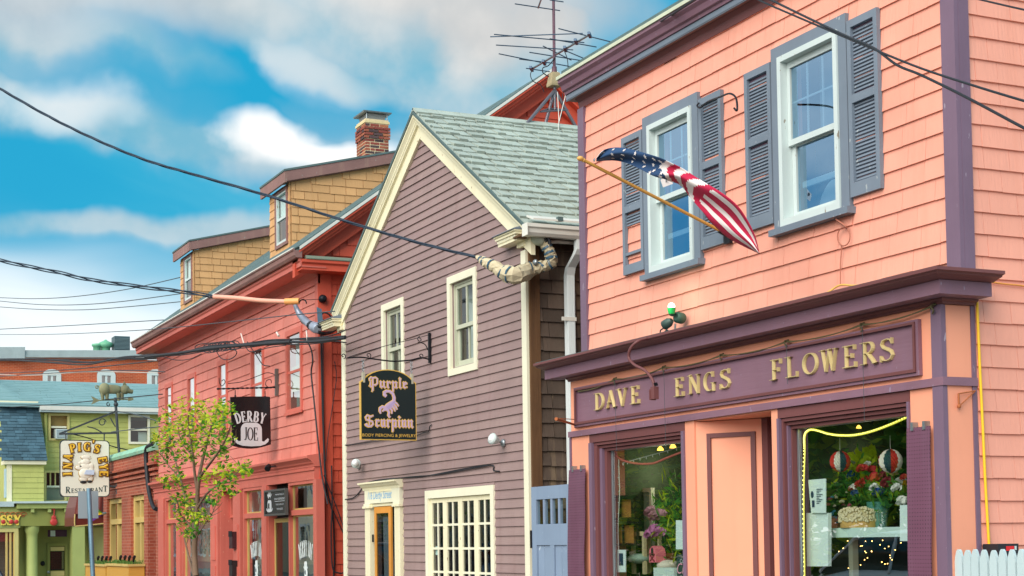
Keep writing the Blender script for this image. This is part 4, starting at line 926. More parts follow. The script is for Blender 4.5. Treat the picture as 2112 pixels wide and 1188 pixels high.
# shingles of the slope that faces down the street
th = math.atan(SL); Rm = Matrix.Rotation(-(math.pi / 2 - th), 4, 'Y') @ Matrix.Rotation(math.pi / 2, 4, 'Z')
rr = random.Random(11); rows = []; slen = (RX - -14.42) / -math.cos(th); nrow = 18; ex = slen / nrow
for i in range(nrow):
    s = i * ex; y = 6.97 - rr.uniform(0, .1)
    while y < 10.4:
        w = rr.uniform(.115, .175); rows.append((max(y, 6.97), min(y + w, 10.4), s)); y += w
rows.sort(key=lambda q: q[0] + .02 * q[2]); rest = MB(); up_ = V((-math.cos(th), 0, math.sin(th))); nm = V((math.sin(th), 0, math.cos(th))); o0 = V((-14.42, 0, roofz(-14.42)))
for k, (a, b, s) in enumerate(rows):
    wob = rr.uniform(-.012, .012); tk = rr.uniform(.020, .040); p = o0 + up_ * (s + wob) + nm * .001
    if k < 292:
        e = (Rm @ Matrix.Rotation(rr.uniform(-.045, .045), 4, 'Y')).to_euler()
        piece('roof_shingle', 'lap', ROOFG, PH, (p.x, a + .008, p.z), (b - a - .017, tk, ex + .02), e)
    else:
        rest.add([p + V((0, a + .004 + v[0] * (b - a - .008), 0)) + up_ * (v[2] * (ex + .02)) - nm * (v[1] * tk) for v in LAP_V], LAP_F)
if rest.v: rest.build('roof_shingle_courses', ROOFG, PH, kind='stuff')
cap = MB(); y = 6.97
while y < 13.5:
    cap.obox((RX + .055, y + .15, RZ + .0), (.068, 0, -.04), (0, .152, 0), (.006, 0, .010)); cap.obox((RX - .055, y + .15, RZ + .0), (.068, 0, .04), (0, .152, 0), (-.006, 0, .010)); y += .30
cap.build('ridge_cap', ROOFG, PH, kind='stuff')
# rake boards with a crown moulding, plumb cut at the foot
prof = [(-.005, .13), (.03, .13), (.042, .118), (.07, .098), (.09, .095), (.10, .085), (.12, .082), (.125, .052), (.285, .048), (.285, 0), (-.005, 0)]
for xe in (-14.47, -20.61):
    m = MB(); m.loft([[(x, YP - o, roofz(x) - .032 - dz) for dz, o in prof] for x in (RX, xe)]); m.build('rake_board', CREAM, PH)
    MB().loft([[(x, YP - o, roofz(x) - .031 + dz) for dz, o in ((0, .142), (.035, .147), (.035, .0), (0, 0))] for x in (RX, xe + (.02 if xe > RX else -.02))]).build('drip_edge', ROOFD, PH)
# cornice returns
def creturn(xa, xb, mir):
    z = 4.545 if mir else 4.685; r = MB().box(xa, xb, YP - .15, YP - .001, z, z + .062).box(xa - .02, xb + .02, YP - .175, YP - .001, z + .063, z + .09)
    r.box(xa - .035, xb + .03, YP - .19, YP - .001, z + .091, z + .106)
    ro = r.build('cornice_return', CREAM, PH)
    MB().loft([[(xa - .05, YP - .21, z + .108), (xb + .035, YP - .21, z + .108), (xb + .035, YP - .02, z + .108), (xa - .05, YP - .02, z + .108)], [(xa - .03, YP - .19, z + .122), (xb + .035, YP - .19, z + .122), (xb + .035, YP - .02, z + .17), (xa - .03, YP - .02, z + .17)]]).build('return_roof', SLATE, ro)
    n = int((xb - xa) / .035)
    for k in range(n):
        bx('dentil', xa + .012 + k * .035, xa + .03 + k * .035, YP - .165, YP - .1505, z + .03, z + .058, CREAMW, ro)
    bx('bracket_block', xa + .38 if mir else xb - .19, xb + .06 if mir else xb - .02, YP - .06, YP - .001, z - .05, z - .001, CREAM, ro)
creturn(-15.06, -14.60, False); creturn(-20.98, -20.46, True)
# corner boards and cedar shingles on the flank
bx('corner_board', PX0 - .01, PX0 + .125, YP - .03, YP + .02, .3, 4.62, CREAMW, PH)
bx('corner_board', PX1 - .112, PX1 + .002, YP - .03, YP + .0, .3, 4.60, CREAMW, PH)
MB().box(PX1 + .0, PX1 + .035, YP + .0, YP + .115, .3, 4.68).build('corner_post', DARKPOST, PH)
clad(PH, 'cedar_shingle', DARKSH, 'R', PX1 + .002, YP + .117, 9.2, 1.0, 4.62, .150, .16, .42, .03, seed=21, order='near', limit=200, jitz=.006, gap=.006)
# clapboards
def pclip(z):
    if z < 4.74: return (PX0 + .12, PX1 - .10)
    h = (RZ - .20 - z) / SL; return (RX - h, RX + h)
cl_holes = list(PW) + [(-19.63, -18.27, .1, 2.34), (SHOP[0], SHOP[1], .45, 2.19)]
clad(PH, 'clapboard', MAUVE, 'F', YP, PX0 + .12, PX1 - .10, .55, 6.45, .0983, 2.2, 5.5, .022, cl_holes, pclip, seed=31, jit=.0012, jitz=.0015)
bx('foundation', PX0 + .02, PX1 - .02, YP - .02, YP + .002, 0, .549, CONCRETE, PH)

def sash_window(parent, x0, x1, z0, z1, Y, cas, sash, gl, two=True, cw=.085, deep=.10):
    w = frame_mb(x0, x1, z0, z1, cw, cw, cw * .9, cw, Y - .03, Y + .02).build('window', cas, parent)
    a, b, c, d = x0 + cw, x1 - cw, z0 + cw * .9, z1 - cw; mz = (c + d) / 2 - .02
    frame_mb(a - .004, b + .004, c, d, .03, .03, .03, .03, Y + .021, Y + .09).build('jamb', sash, w)
    frame_mb(a + .028, b - .028, mz - .02, d - .028, .038, .038, .045, .04, Y + .035, Y + .058).build('sash', sash, w)
    frame_mb(a + .028, b - .028, c + .03, mz + .02, .038, .038, .06, .04, Y + .06, Y + .083).build('sash', sash, w)
    MB().quad((a, Y + .048, mz), (b, Y + .048, mz), (b, Y + .048, d), (a, Y + .048, d)).build('pane', gl, w); MB().quad((a, Y + .072, c), (b, Y + .072, c), (b, Y + .072, mz), (a, Y + .072, mz)).build('pane', gl, w)
    if two:
        xm = (a + b) / 2; bx('muntin', xm - .012, xm + .012, Y + .036, Y + .057, mz + .026, d - .069, sash, w); bx('muntin', xm - .012, xm + .012, Y + .061, Y + .082, c + .091, mz - .021, sash, w)
    return w
SASHT = paint('dull_tan_sash', lin(198, 200, 178), .5, .03, .05, .15)
w1 = sash_window(PH, *PW[0], YP, CREAMW, SASHT, GLASSR); w2 = sash_window(PH, *PW[1], YP, CREAMW, SASHT, GLASSR)
def curtain(parent, x0, x1, z0, z1, y, seed, wave=.02):
    m = MB(); n = 26; top, bot = [], []
    for i in range(n + 1):
        t = i / n; yy = y + wave * math.sin(t * 34 + seed) + wave * .5 * math.sin(t * 13 + seed * 2)
        top.append((x0 + (x1 - x0) * t, yy, z1)); bot.append((x0 + (x1 - x0) * t, yy + .01, z0))
    m.loft([bot, top], 0, False, False, True); return m.build('curtain', CURT, parent)
curtain(w1, -18.85, -18.27, 3.57, 4.0, YP + .20, 1); curtain(w2, -16.66, -16.40, 3.58, 4.5, YP + .22, 2); curtain(w2, -16.2, -16.02, 3.58, 4.5, YP + .22, 3)
m = MB()
for k in range(7): m.ball((-18.5 + .03 * math.sin(k * 2.1), YP + .17, 4.46 - .055 * k), .075 + .02 * math.sin(k * 1.7), 7, 0, (1.3, .5, 1), .12)
m.build('gathered_curtain', CURT, w1)
MB().box(-16.28, -16.05, YP + .19, YP + .2, 4.22, 4.40).build('window_card', PAPER, w2)

# shop window of four casement leaves
a, b, c, d = SHOP; sw = frame_mb(a, b, c, d, .085, .085, .09, .095, YP - .035, YP + .02).build('shop_window', CREAMW, PH)
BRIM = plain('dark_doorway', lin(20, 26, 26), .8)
x0, x1, z0, z1 = a + .086, b - .086, c + .09, d - .097; lw = (x1 - x0) / 4
for k in range(4):
    p, q = x0 + lw * k + .001, x0 + lw * (k + 1) - .001
    lf = frame_mb(p, q, z0, z1, .058, .058, .08, .055, YP - .002, YP + .018).build('casement', CREAM, sw)
    xm = (p + q) / 2; mm = MB().box(xm - .014, xm + .014, YP + .001, YP + .013, z0 + .08, z1 - .055)
    zz = z1 - .055 - .262
    while zz > z0 + .1: mm.box(p + .058, xm - .0141, YP + .0015, YP + .0125, zz - .013, zz + .013).box(xm + .0141, q - .058, YP + .0015, YP + .0125, zz - .013, zz + .013); zz -= .275
    mm.build('muntin', CREAMW, sw)
    MB().quad((p + .05, YP + .015, z0 + .07), (q - .05, YP + .015, z0 + .07), (q - .05, YP + .015, z1 - .05), (p + .05, YP + .015, z1 - .05)).build('pane', GLASSR, sw)
MB().box(-17.34, -17.24, YP + .03, YP + .033, 1.42, 1.52).build('window_card', PAPER, sw)
for k in range(6):
    xx = -17.2 + .28 * k; MB().box(xx, xx + .16, YP + .5 + .1 * (k % 2), YP + .56 + .1 * (k % 2), .8 + .1 * (k % 3), 1.15 + .13 * (k % 3)).build('display_card', (INNER, plain('display_card%d' % k, lin(*[(40, 66, 78), (72, 36, 54), (110, 100, 84), (36, 42, 72), (84, 72, 42), (54, 84, 72)][k]), .6))[1], sw)

# street door: cream pilasters, entablature with painted address, varnished screen door
fx0, fx1 = -19.575, -18.30
pd = bx('door_surround', fx0, fx0 + .19, YP - .05, YP + .02, .12, 2.02, CREAM, PH)
bx('pilaster', fx1 - .19, fx1, YP - .05, YP + .02, .12, 2.02, CREAM, pd)
for xx in (fx0, fx1 - .19):
    bx('capital', xx - .03, xx + .22, YP - .075, YP + .0, 2.021, 2.05, CREAM, pd); bx('capital', xx - .015, xx + .205, YP - .062, YP + .0, 2.051, 2.08, CREAMW, pd)
bx('entablature', fx0, fx1, YP - .052, YP + .02, 2.081, 2.255, CREAMW, pd)
MB().sweepx([(YP + .0, 2.256), (YP - .055, 2.256), (YP - .06, 2.285), (YP - .085, 2.30), (YP - .11, 2.33), (YP - .13, 2.335), (YP - .13, 2.355), (YP, 2.362)], fx0 - .06, fx1 + .03).build('door_cornice', CREAM, pd)
for k in range(16): bx('dentil', fx0 + .20 + k * .05, fx0 + .222 + k * .05, YP - .066, YP - .0525, 2.225, 2.25, CREAM, pd)
bx('door_head', fx0 + .19, fx1 - .19, YP - .03, YP + .02, 2.04, 2.08, CREAM, pd)
m = MB(); text_mb(m, '116 Derby Street', (V((fx0 + .13, YP - .0525, 2.135)), V((1, 0, 0)), V((0, 0, 1)), V((0, -1, 0))), .15, .88, .002, 0, .35); m.build('address_lettering', plain('pale_blue_script', lin(120, 180, 226), .6), pd)
VARN = paint('varnished_pine', lin(224, 152, 66), .45, .04, .14, .2, lin(186, 112, 44), grain=.25, gdir='z')
sx0, sx1 = PY(772, 1080, YP - .02).x, PY(806, 1080, YP - .02).x
sd_ = frame_mb(sx0, sx1, .16, 2.035, .065, .085, .2, .085, YP - .02, YP + .005).build('screen_door', VARN, pd)
SCR = glass('door_screen', (.42, .46, .48), 1.5)
MB().quad((sx0 + .06, YP - .01, .36), (sx1 - .08, YP - .01, .36), (sx1 - .08, YP - .01, 1.95), (sx0 + .06, YP - .01, 1.95)).build('screen', SCR, sd_)
bx('hinge', sx0 - .035, sx0 + .01, YP - .042, YP - .031, 1.58, 1.68, IRON, sd_)
m = MB()
for k in range(5): m.tube([(sx0 + .2 + .07 * k, YP + .06, 1.9), (sx0 + .17 + .09 * k, YP + .08, 1.3), (sx0 + .24 + .06 * k, YP + .06, .4)], .035, 6)
m.build('door_curtain', plain('grey_door_drape', lin(150, 158, 158), .9), sd_)
bx('inner_door', -19.3, -18.45, YP + .5, YP + .55, .12, 2.1, BRIM, pd); bx('doorway_side', fx1 - .19, fx1 - .17, YP + .13, YP + .6, .12, 2.1, BRIM, pd)

# gutter, drip strip, downspout
gp = [(0, .0), (.075, .0), (.10, .03), (.105, .07), (.125, .085), (.125, .12), (.115, .12), (.115, .095), (.0, .095)]
gx, gz = -14.41, 4.685
MB().sweepy([(gx + a, gz + b) for a, b in gp], 6.93, 12.5).build('gutter', GUTW, PH)
bx('gutter_end', gx - .001, gx + .127, 6.922, 6.9295, gz - .003, gz + .122, GUTW, PH)
MB().loft([[(-14.30, y, 4.845), (-14.46, y, 4.90), (-14.46, y, 4.92), (-14.30, y, 4.863)] for y in (7.0, 12.5)]).build('roof_edge_strip', GUTW, PH)
for y in (7.28, 7.95): bx('strip_clip', -14.34, -14.295, y, y + .06, 4.85, 4.895, ROOFD, PH)
bx('soffit', -14.64, -14.405, 6.93, 12.5, 4.70, 4.72, DARKPOST, PH)
yd = PX(1176, 640, -14.56).y
def rtube(m, pts, wx, wy):
    R_ = []
    for p in pts: R_.append([(p[0] - wx, p[1] - wy, p[2]), (p[0] + wx, p[1] - wy, p[2]), (p[0] + wx, p[1] + wy, p[2]), (p[0] - wx, p[1] + wy, p[2])])
    return m.loft(R_)
m = MB(); rtube(m, [(-14.37, yd + .02, 4.685), (-14.37, yd + .02, 4.58), (-14.40, yd + .01, 4.53), (-14.54, yd, 4.42), (-14.57, yd, 4.34), (-14.57, yd, .3)], .034, .046)
ds = m.build('downspout', DOWNW, PH)
for k in range(4): bx('flute', -14.5358, -14.531, yd - .036 + k * .02, yd - .024 + k * .02, .3, 4.33, DOWNW, ds)
bx('strap', -14.545, -14.526, yd - .11, yd + .055, 3.86, 3.90, GUTW, ds)
tag(MB().tube([PX(1122, 500, -14.5), PX(1150, 498, -14.5), PX(1200, 502, -14.5)], .022, 8).build('pipe', GUTW), 'pale horizontal pipe under the gutter of the mauve house', 'pipe')
tag(MB().tube(cat_curve([PX(1192, 507, -14.45), PX(1200, 514, -14.45), PX(1206, 530, -14.45)], 4), .02, 8).build('elbow_pipe', GUTW), 'short pale elbow pipe beside the salmon house corner', 'pipe')

# ------------------------------------------------------------------ powder blue gate in the alley
gx0, gx1, gy = -14.45, -13.56, 7.02
GT = thing('alley_gate', ((gx0 + gx1) / 2, gy, 0.1), 'powder blue wooden gate with four small lites in the alley', 'gate')
frame_mb(gx0, gx1, .15, 2.12, .11, .11, .2, .13, gy - .02, gy + .025).box(gx0 + .1101, gx1 - .1101, gy - .0195, gy + .0245, 1.53, 1.74).box(gx0 + .41, gx0 + .50, gy - .019, gy + .024, .351, 1.529).build('frame', GATEB, GT)
for k in range(1, 4): 
    xx = gx0 + .11 + (gx1 - gx0 - .22) * k / 4; bx('lite_bar', xx - .02, xx + .02, gy - .015, gy + .02, 1.741, 1.989, GATEB, GT)
for k in range(4):
    xx = gx0 + .11 + (gx1 - gx0 - .22) * k / 4 + .02; MB().quad((xx - .02, gy, 1.74), (xx + .16, gy, 1.74), (xx + .16, gy, 1.99), (xx - .02, gy, 1.99)).build('lite', GLASSR, GT)
for xa, xb in ((gx0 + .115, gx0 + .405), (gx0 + .505, gx1 - .115)):
    n = 2
    for k in range(n): bx('panel_board', xa + (xb - xa) * k / n + .003, xa + (xb - xa) * (k + 1) / n - .003, gy - .004, gy + .012, .352, 1.528, GATEB, GT)
MB().lathe((gx1 - .06, gy - .02, 1.08), [(.03, 0), (.012, .01), (.012, .04), (.03, .045), (.035, .065), (.02, .085)], 12, (0, -1, 0)).build('knob', IRON, GT)
MB().lathe((gx1 - .05, gy - .02, 1.32), [(.028, 0), (.028, .006)], 12, (0, -1, 0)).build('lock_plate', IRON, GT)
bx('hinge', gx0 - .02, gx0 + .012, gy - .03, gy - .0205, 1.5, 1.68, IRON, GT)
bx('gate_post', gx1 + .006, gx1 + .09, gy - .02, gy + .08, .12, 2.2, GATEB, GT)
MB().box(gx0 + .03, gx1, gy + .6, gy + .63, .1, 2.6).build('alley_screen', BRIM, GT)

# ------------------------------------------------------------------ hanging sign with the scorpion
xs = -17.29; SG = thing('hanging_sign', (xs, 6.53, 2.77), 'dark arched hanging board reading Purple Scorpion with lilac scorpion', 'shop sign')
sy0, sy1, sz0, szt, szs = 6.18, 6.876, 2.772, 3.602, 3.452
def arch(i):
    a0, a1, b0 = sy0 + i, sy1 - i, sz0 + i; cy = (a0 + a1) / 2; r = (a1 - a0) / 2; pts = [(a0, b0), (a1, b0), (a1, szs - i)]
    for k in range(13): 
        a = math.radians(22 + (180 - 44) * k / 12); pts.append((cy + math.cos(a) * r * .98, szs - i + .02 + (szt - szs - .02) * (math.sin(a) - math.sin(math.radians(22))) / (1 - math.sin(math.radians(22)))))
    pts.append((a0, szs - i)); return pts
MB().prism(arch(0), (xs - .022, 0, 0), (0, 1, 0), (0, 0, 1), (.044, 0, 0)).build('board', GOLDP, SG)
MB().prism(arch(.010), (xs - .024, 0, 0), (0, 1, 0), (0, 0, 1), (.048, 0, 0)).build('board_face', SCORPB, SG)
xf = xs + .0245; ux, uv, un = V((0, 1, 0)), V((0, 0, 1)), V((1, 0, 0))
SU = lambda px: sy0 + (px - 105) / 640 * (sy1 - sy0)
SV = lambda py: sz0 + (1058 - py) / 828 * (szt - sz0)
mg, ml_ = MB(), MB()
for word, p0, p1, base, size in (('Purple', 196, 652, 446, .118), ('Scorpion', 146, 708, 905, .135)):
    wx = (SU(p1) - SU(p0)) / word_len(word, glyph_black, size, 1.0)
    fr_ = (V((xf, SU(p0), SV(base))), ux, uv, un)
    word_mb(mg, word, glyph_black, fr_, size, wx, 1.0, 0, .003, False, 0, .014)
    word_mb(ml_, word, glyph_black, (fr_[0] + un * .0035, ux, uv, un), size, wx, .82, 0, .003)
SC = [([(398, 548), (378, 530), (376, 502), (400, 485), (440, 488), (474, 515), (488, 560), (484, 606)], [26, 36, 34, 28, 26, 28, 30, 34]), ([(484, 606), (452, 640), (418, 668), (388, 690)], [40, 62, 66, 48]),
      ([(392, 684), (352, 670), (326, 690), (322, 722), (334, 752)], [26, 30, 30, 24, 8]), ([(402, 704), (372, 702), (350, 728)], [22, 24, 10]), ([(410, 700), (428, 736), (420, 770), (432, 794), (446, 780)], [24, 26, 22, 18, 8]), ([(440, 682), (462, 712), (460, 752)], [20, 18, 8]),
      ([(462, 660), (488, 690), (500, 722)], [20, 18, 8]), ([(478, 634), (508, 666), (522, 700)], [20, 18, 8]), ([(492, 612), (520, 632), (540, 660)], [20, 16, 8])]
kk = (sy1 - sy0) / 640
for k, (pts, w) in enumerate(SC):
    P = [(SU(p[0]) - sy0, SV(p[1]) - sz0) for p in pts]
    stroke(mg, P, [x * kk + .013 for x in w], (V((xf, sy0, sz0)), ux, uv, un), .003, k * .3); stroke(ml_, P, [x * kk for x in w], (V((xf + .004, sy0, sz0)), ux, uv, un), .003, k * .3)
mv = MB()
for k in range(6):
    a, b = (400 + 14 * k, 668 - 11 * k), (424 + 13 * k, 690 - 13 * k); P = [(SU(a[0]) - sy0, SV(a[1]) - sz0), (SU(b[0]) - sy0, SV(b[1]) - sz0)]; stroke(mv, P, 5 * kk, (V((xf + .008, sy0, sz0)), ux, uv, un), .002)
text_mb(mg, 'BODY PIERCING & JEWELRY', (V((xf, SU(122), SV(1020))), ux, uv, un), .050, SU(735) - SU(122), .003)
mg.build('gilt_lettering', GOLDP, SG); ml_.build('lilac_lettering', LILAC, SG); mv.build('scorpion_ribs', LILACB, SG)
for yy in (SU(146), SU(702)):
    bx('hanger_strap', xs - .03, xs + .03, yy - .012, yy + .012, 3.44, 3.56, plain('bare_strap', lin(176, 170, 150), .6), SG)
    m = MB(); z = 3.56
    while z < 3.70: m.tube(scroll((xs, yy, z + .018), (0, 1, 0) if int(z * 40) % 2 else (1, 0, 0), (0, 0, 1), .014, .014, 0, 360, 10), .004, 5, caps=False); z += .024
    m.build('chain', GALV, SG)
BK = thing('sign_bracket', (xs, 7.06, 3.7), 'black scrolled iron bracket holding the scorpion board over the pavement', 'bracket')
arm = cat_curve([PX(a, b, xs) for a, b in ((884, 741), (868, 738), (845, 743), (810, 745), (775, 741), (745, 737), (718, 738))], 5)
MB().tube(arm, .009, 7).build('arm', IRON, BK)
bx('wall_bar', xs - .018, xs + .018, 7.05, 7.075, 3.70, 4.06, IRON, BK)
def wl(*pts, r=.006): return MB().tube(cat_curve([PX(a, b, xs) for a, b in pts], 6), r, 6)
wl((883, 691), (850, 700), (800, 712), (745, 728), (715, 738), r=.0045).build('tie_rod', IRON, BK)
wl((882, 722), (878, 712), (870, 707), (862, 706)).build('brace', IRON, BK)
for (cx_, cy_, r_, a0, a1) in ((866, 700, .03, 90, 480), (868, 734, .03, -90, 300), (760, 733, .03, -60, 330), (708, 734, .03, -80, 290)):
    MB().tube(scroll(PX(cx_, cy_, xs), ux, uv, r_ * 1.1, .008, a0, a1, 20), .0055, 6).build('scroll', IRON, BK)

# wall lamps, cables on the mauve front
for (px, py, bx_, by_, lab) in ((733, 955, 741, 962, 'round white wall lamp near the red house side of the mauve front'), (1018, 906, 1039, 914, 'silver spot lamp on the mauve front above the casement shop window')):
    p = PY(px, py, YP - .16); q = PY(bx_, by_, YP - .02); L_ = thing('wall_lamp', q, lab, 'wall lamp'); ax = (p - q).normalized()
    MB().lathe(q, [(.035, -.005), (.045, .0), (.04, .02), (.012, .03)], 12, (0, -1, 0)).build('base_plate', GALV, L_)
    MB().tube([q + V((0, -.02, 0)), q.lerp(p, .55)], .014, 8).build('neck', GALV, L_)
    MB().lathe(q.lerp(p, .5), [(.02, 0), (.035, .02), (.062, .09), (.064, .10), (.045, .115)], 14, ax).build('lamp_head', WHITE, L_)
    MB().ball(p + ax * .02, .045, 8).build('bulb', plain('frosted_bulb%d' % px, lin(236, 240, 240), .25), L_)
tag(MB().tube(cat_curve([PY(a, b, YP - .03) for a, b in ((712, 1030), (730, 1026), (745, 1010), (753, 998), (780, 990), (820, 986), (870, 983), (930, 972), (985, 962), (1016, 960), (1018, 970), (1030, 972))], 6), .0075, 6).tube(cat_curve([PY(a, b, YP - .035) for a, b in ((756, 997), (800, 989), (850, 983), (900, 979), (960, 969), (1012, 959))], 6), .006, 6).build('wall_cable', BLACKW), 'black cable tacked across the mauve front above the street door', 'cable')
tag(MB().tube(cat_curve([PY(a, b, YP - .03) for a, b in ((712, 918), (740, 915), (790, 908), (850, 900), (875, 892), (884, 890), (886, 880), (890, 876))], 6), .006, 6).build('wall_cable', BLACKW), 'thin black cable passing behind the scorpion board', 'cable')

# ------------------------------------------------------------------ aerial on the ridge
AN = thing('roof_aerial', V((RX, 8.95, RZ)), 'old television aerial on a tripod mast on the grey ridge', 'aerial')
apx = PX(1144, 186, -17.62); Zb = PX(1148, 107, -17.62).z
def PZ(px, py, z): r = ray(px, py); return EYE + r * ((z - 1.6) / r.z)
for (px, py, xx) in ((1085, 276, -17.42), (1118, 263, -17.66), (1198, 268, -17.60)):
    f_ = PX(px, py, xx); f_.z = roofz(f_.x) + .02; MB().tube([apx, f_], .022, 8).build('leg', STEEL, AN)
a1, a2, a3 = [apx.lerp(PX(px, py, xx), .5) for px, py, xx in ((1085, 276, -17.42), (1118, 263, -17.66), (1198, 268, -17.60))]
MB().tube([a1, a2], .012, 6).tube([a2, a3], .014, 6).tube([a1, a3], .012, 6).build('brace', STEEL, AN)
MB().tube([apx + V((0, 0, -.25)), apx + V((0, 0, .2))], .02, 8).build('lower_mast', STEEL, AN)
MB().loft([[apx + V((x * .075, y * .075, .045)) for x, y in ((-1, -1), (1, -1), (1, 1), (-1, 1))], [apx + V((x * .078, y * .078, .07)) for x, y in ((-1, -1), (1, -1), (1, 1), (-1, 1))], [apx + V((x * .05, y * .05, .22)) for x, y in ((-1, -1), (1, -1), (1, 1), (-1, 1))]]).build('rotor_box', paint('rotor_case', lin(186, 168, 130), .7, 0, .2), AN)
MB().tube([apx + V((0, 0, .2)), apx + V((0, 0, .30)), apx + V((0, 0, .301)), apx + V((.02, 0, 2.6))], [.036, .033, .020, .018], 8).build('mast', paint('rust_stained_mast', lin(124, 92, 104), .6, 0, .3, metal=.3), AN)
bo = [PZ(1099, 141, Zb), PZ(1213, 73, Zb)]; MB().tube(bo, .014, 6).build('boom', GALV, AN)
EL = [((1011, 76), (1202, 69)), ((1019, 71), (1205, 88)), ((1152, 59), (1262, 87)), ((1134, 80), (1230, 97)), ((1023, 93), (1182, 103)), ((1165, 104), (1203, 120)), ((1029, 111), (1127, 131)), ((1071, 122), (1145, 131)), ((1092, 108), (1199, 125)), ((1085, 141), (1134, 148)), ((1147, 132), (1180, 138)), ((1120, 95), (1178, 124))]
for p, q in EL: MB().tube([PZ(*p, Zb + .02), PZ(*q, Zb + .02)], .0075, 5).build('element', STEELB, AN)
for p in ((1216, 72), (1188, 86), (1166, 101), (1122, 129), (1096, 142)): 
    c = PZ(*p, Zb); MB().obox(c, (.07, -.05, 0), (.01, .014, 0), (0, 0, .016)).build('clamp', STEELB, AN)
Zu = PX(1150, 22, -17.62).z
for p, q in (((1062, 8), (1155, 22)), ((1134, 0), (1162, 4))): MB().tube([PZ(*p, Zu), PZ(*q, Zu)], .0075, 5).build('element', STEELB, AN)
MB().tube([PZ(1110, 16, Zu), PZ(1140, -70, Zu)], .012, 6).build('boom', GALV, AN)
MB().tube(cat_curve([PX(a, b, -17.6) for a, b in ((1163, 103), (1170, 122), (1171, 145), (1165, 170), (1160, 200), (1158, 235), (1150, 262), (1152, 285))], 5), .0055, 5).tube(cat_curve([PX(a, b, -17.6) for a, b in ((1098, 143), (1094, 155), (1100, 168), (1115, 175), (1122, 190))], 5), .0055, 5).tube(cat_curve([PX(a, b, -17.6) for a, b in ((1145, 118), (1138, 128), (1130, 136), (1120, 140), (1120, 150), (1132, 158))], 5), .007, 5).build('lead', BLACKW, AN)
MB().tube([PX(1168, 190, -17.5), PX(1152, 255, -17.4), PX(1150, 300, -17.2)], .005, 5).tube([PX(1150, 190, -17.5), PX(1153, 255, -17.42), PX(1152, 310, -17.2)], .005, 5).build('white_lead', GUTW, AN)

# ------------------------------------------------------------------ faded red house with dormers and coffee shop front
RX0, RX1, YR = -31.95, -21.53, 7.1
rz = lambda y: 5.78 + .745 * (y - 6.73) if y <= 10.75 else 5.78 + .745 * (10.75 - 6.73) - .745 * (y - 10.75)
RH = thing('shingled_house', (-26.7, 10.5, 0), 'faded red shingled house with ochre dormers above a coffee shop front', 'house')
GLASSC = glass('coffee_shop_glass', (.82, .90, .88), 2.0, .06, 2.1)
RW = [(-23.12, -22.32, 3.52, 4.80), (-25.07, -24.33, 3.52, 4.79), (-27.17, -26.55, 3.52, 4.78), (-29.42, -28.78, 3.52, 4.765), (-31.28, -30.66, 3.52, 4.765)]
slab(RH, 'wall', RED, 'F', YR + .003, .12, RX0 + .02, RX1 - .02, 2.6, 5.5, [(a + .08, b - .08, c + .09, d - .09) for a, b, c, d in RW])
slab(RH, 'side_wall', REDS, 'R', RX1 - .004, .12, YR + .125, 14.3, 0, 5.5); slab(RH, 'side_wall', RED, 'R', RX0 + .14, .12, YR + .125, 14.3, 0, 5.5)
for xx in (RX1 - .124, RX0 + .02):
    MB().prism([(7.1, 5.5), (14.3, 5.5), (14.3, rz(14.3) - .1), (10.75, rz(10.75) - .1), (7.1, rz(7.1) - .1)], (xx, 0, 0), (0, 1, 0), (0, 0, 1), (.12, 0, 0)).build('gable_wall', REDS, RH)
bx('rear_wall', RX0 + .02, RX1 - .02, 14.2, 14.3, 0, 5.5, RED, RH); bx('upper_floor', RX0 + .15, RX1 - .13, YR + .13, 14.1, 2.75, 2.85, INNERD, RH)
bx('room_partition', RX0 + .15, RX1 - .13, 9.3, 9.4, .1, 5.4, INNERD, RH); bx('attic_floor', RX0 + .15, RX1 - .13, YR + .13, 14.1, 5.4, 5.45, INNERD, RH)
for (ya, yb) in ((6.70, 10.75), (10.75, 14.75)):
    MB().loft([[(x, ya, rz(ya) - .05), (x, yb, rz(yb) - .05), (x, yb, rz(yb)), (x, ya, rz(ya))] for x in (RX0 - .35, -21.19)]).build('roof', ROOFD, RH)
# roofing strips that show along the eave and rake
rr = random.Random(5); m = MB()
for i in range(22):
    y = 6.68 + i * .18; x = RX0 - .35
    while x < -21.2:
        w = rr.uniform(.25, .4); xe = min(x + w, -21.185); tk = rr.uniform(.008, .014)
        m.obox(((x + xe) / 2, y + .09, rz(y + .09) + .008), ((xe - x) / 2 - .004, 0, 0), (0, .092, .092 * .745), (0, -.745 * tk / 2, tk / 2)); x += w
m.build('roofing_courses', ROOFD, RH, kind='stuff')
# eave: gutter, fascia, deep soffit, frieze mouldings
gp = [(6.74, 5.60), (6.655, 5.60), (6.63, 5.635), (6.62, 5.69), (6.605, 5.70), (6.605, 5.725), (6.62, 5.725), (6.64, 5.70), (6.74, 5.70)]
MB().sweepx(gp, RX0 - .36, -21.20).build('gutter', FASCIA, RH)
MB().sweepx([(6.603, 5.715), (6.598, 5.715), (6.598, 5.733), (6.625, 5.733), (6.625, 5.727), (6.603, 5.727)], RX0 - .36, -21.2).build('gutter_lip', GUTW, RH)
MB().sweepx([(6.74, 5.48), (6.72, 5.48), (6.72, 5.54), (6.70, 5.56), (6.70, 5.598), (6.74, 5.598)], RX0 - .34, -21.22).build('fascia', REDT, RH)
MB().sweepx([(7.1, 5.475), (6.735, 5.475), (6.735, 5.495), (7.1, 5.495)], RX0 - .34, -21.22).build('soffit', REDT, RH)
MB().sweepx([(7.1, 5.30), (7.065, 5.30), (7.065, 5.40), (7.04, 5.42), (7.0, 5.465), (6.99, 5.474), (7.1, 5.474)], RX0 - .02, RX1 + .03).build('frieze_board', REDT, RH)
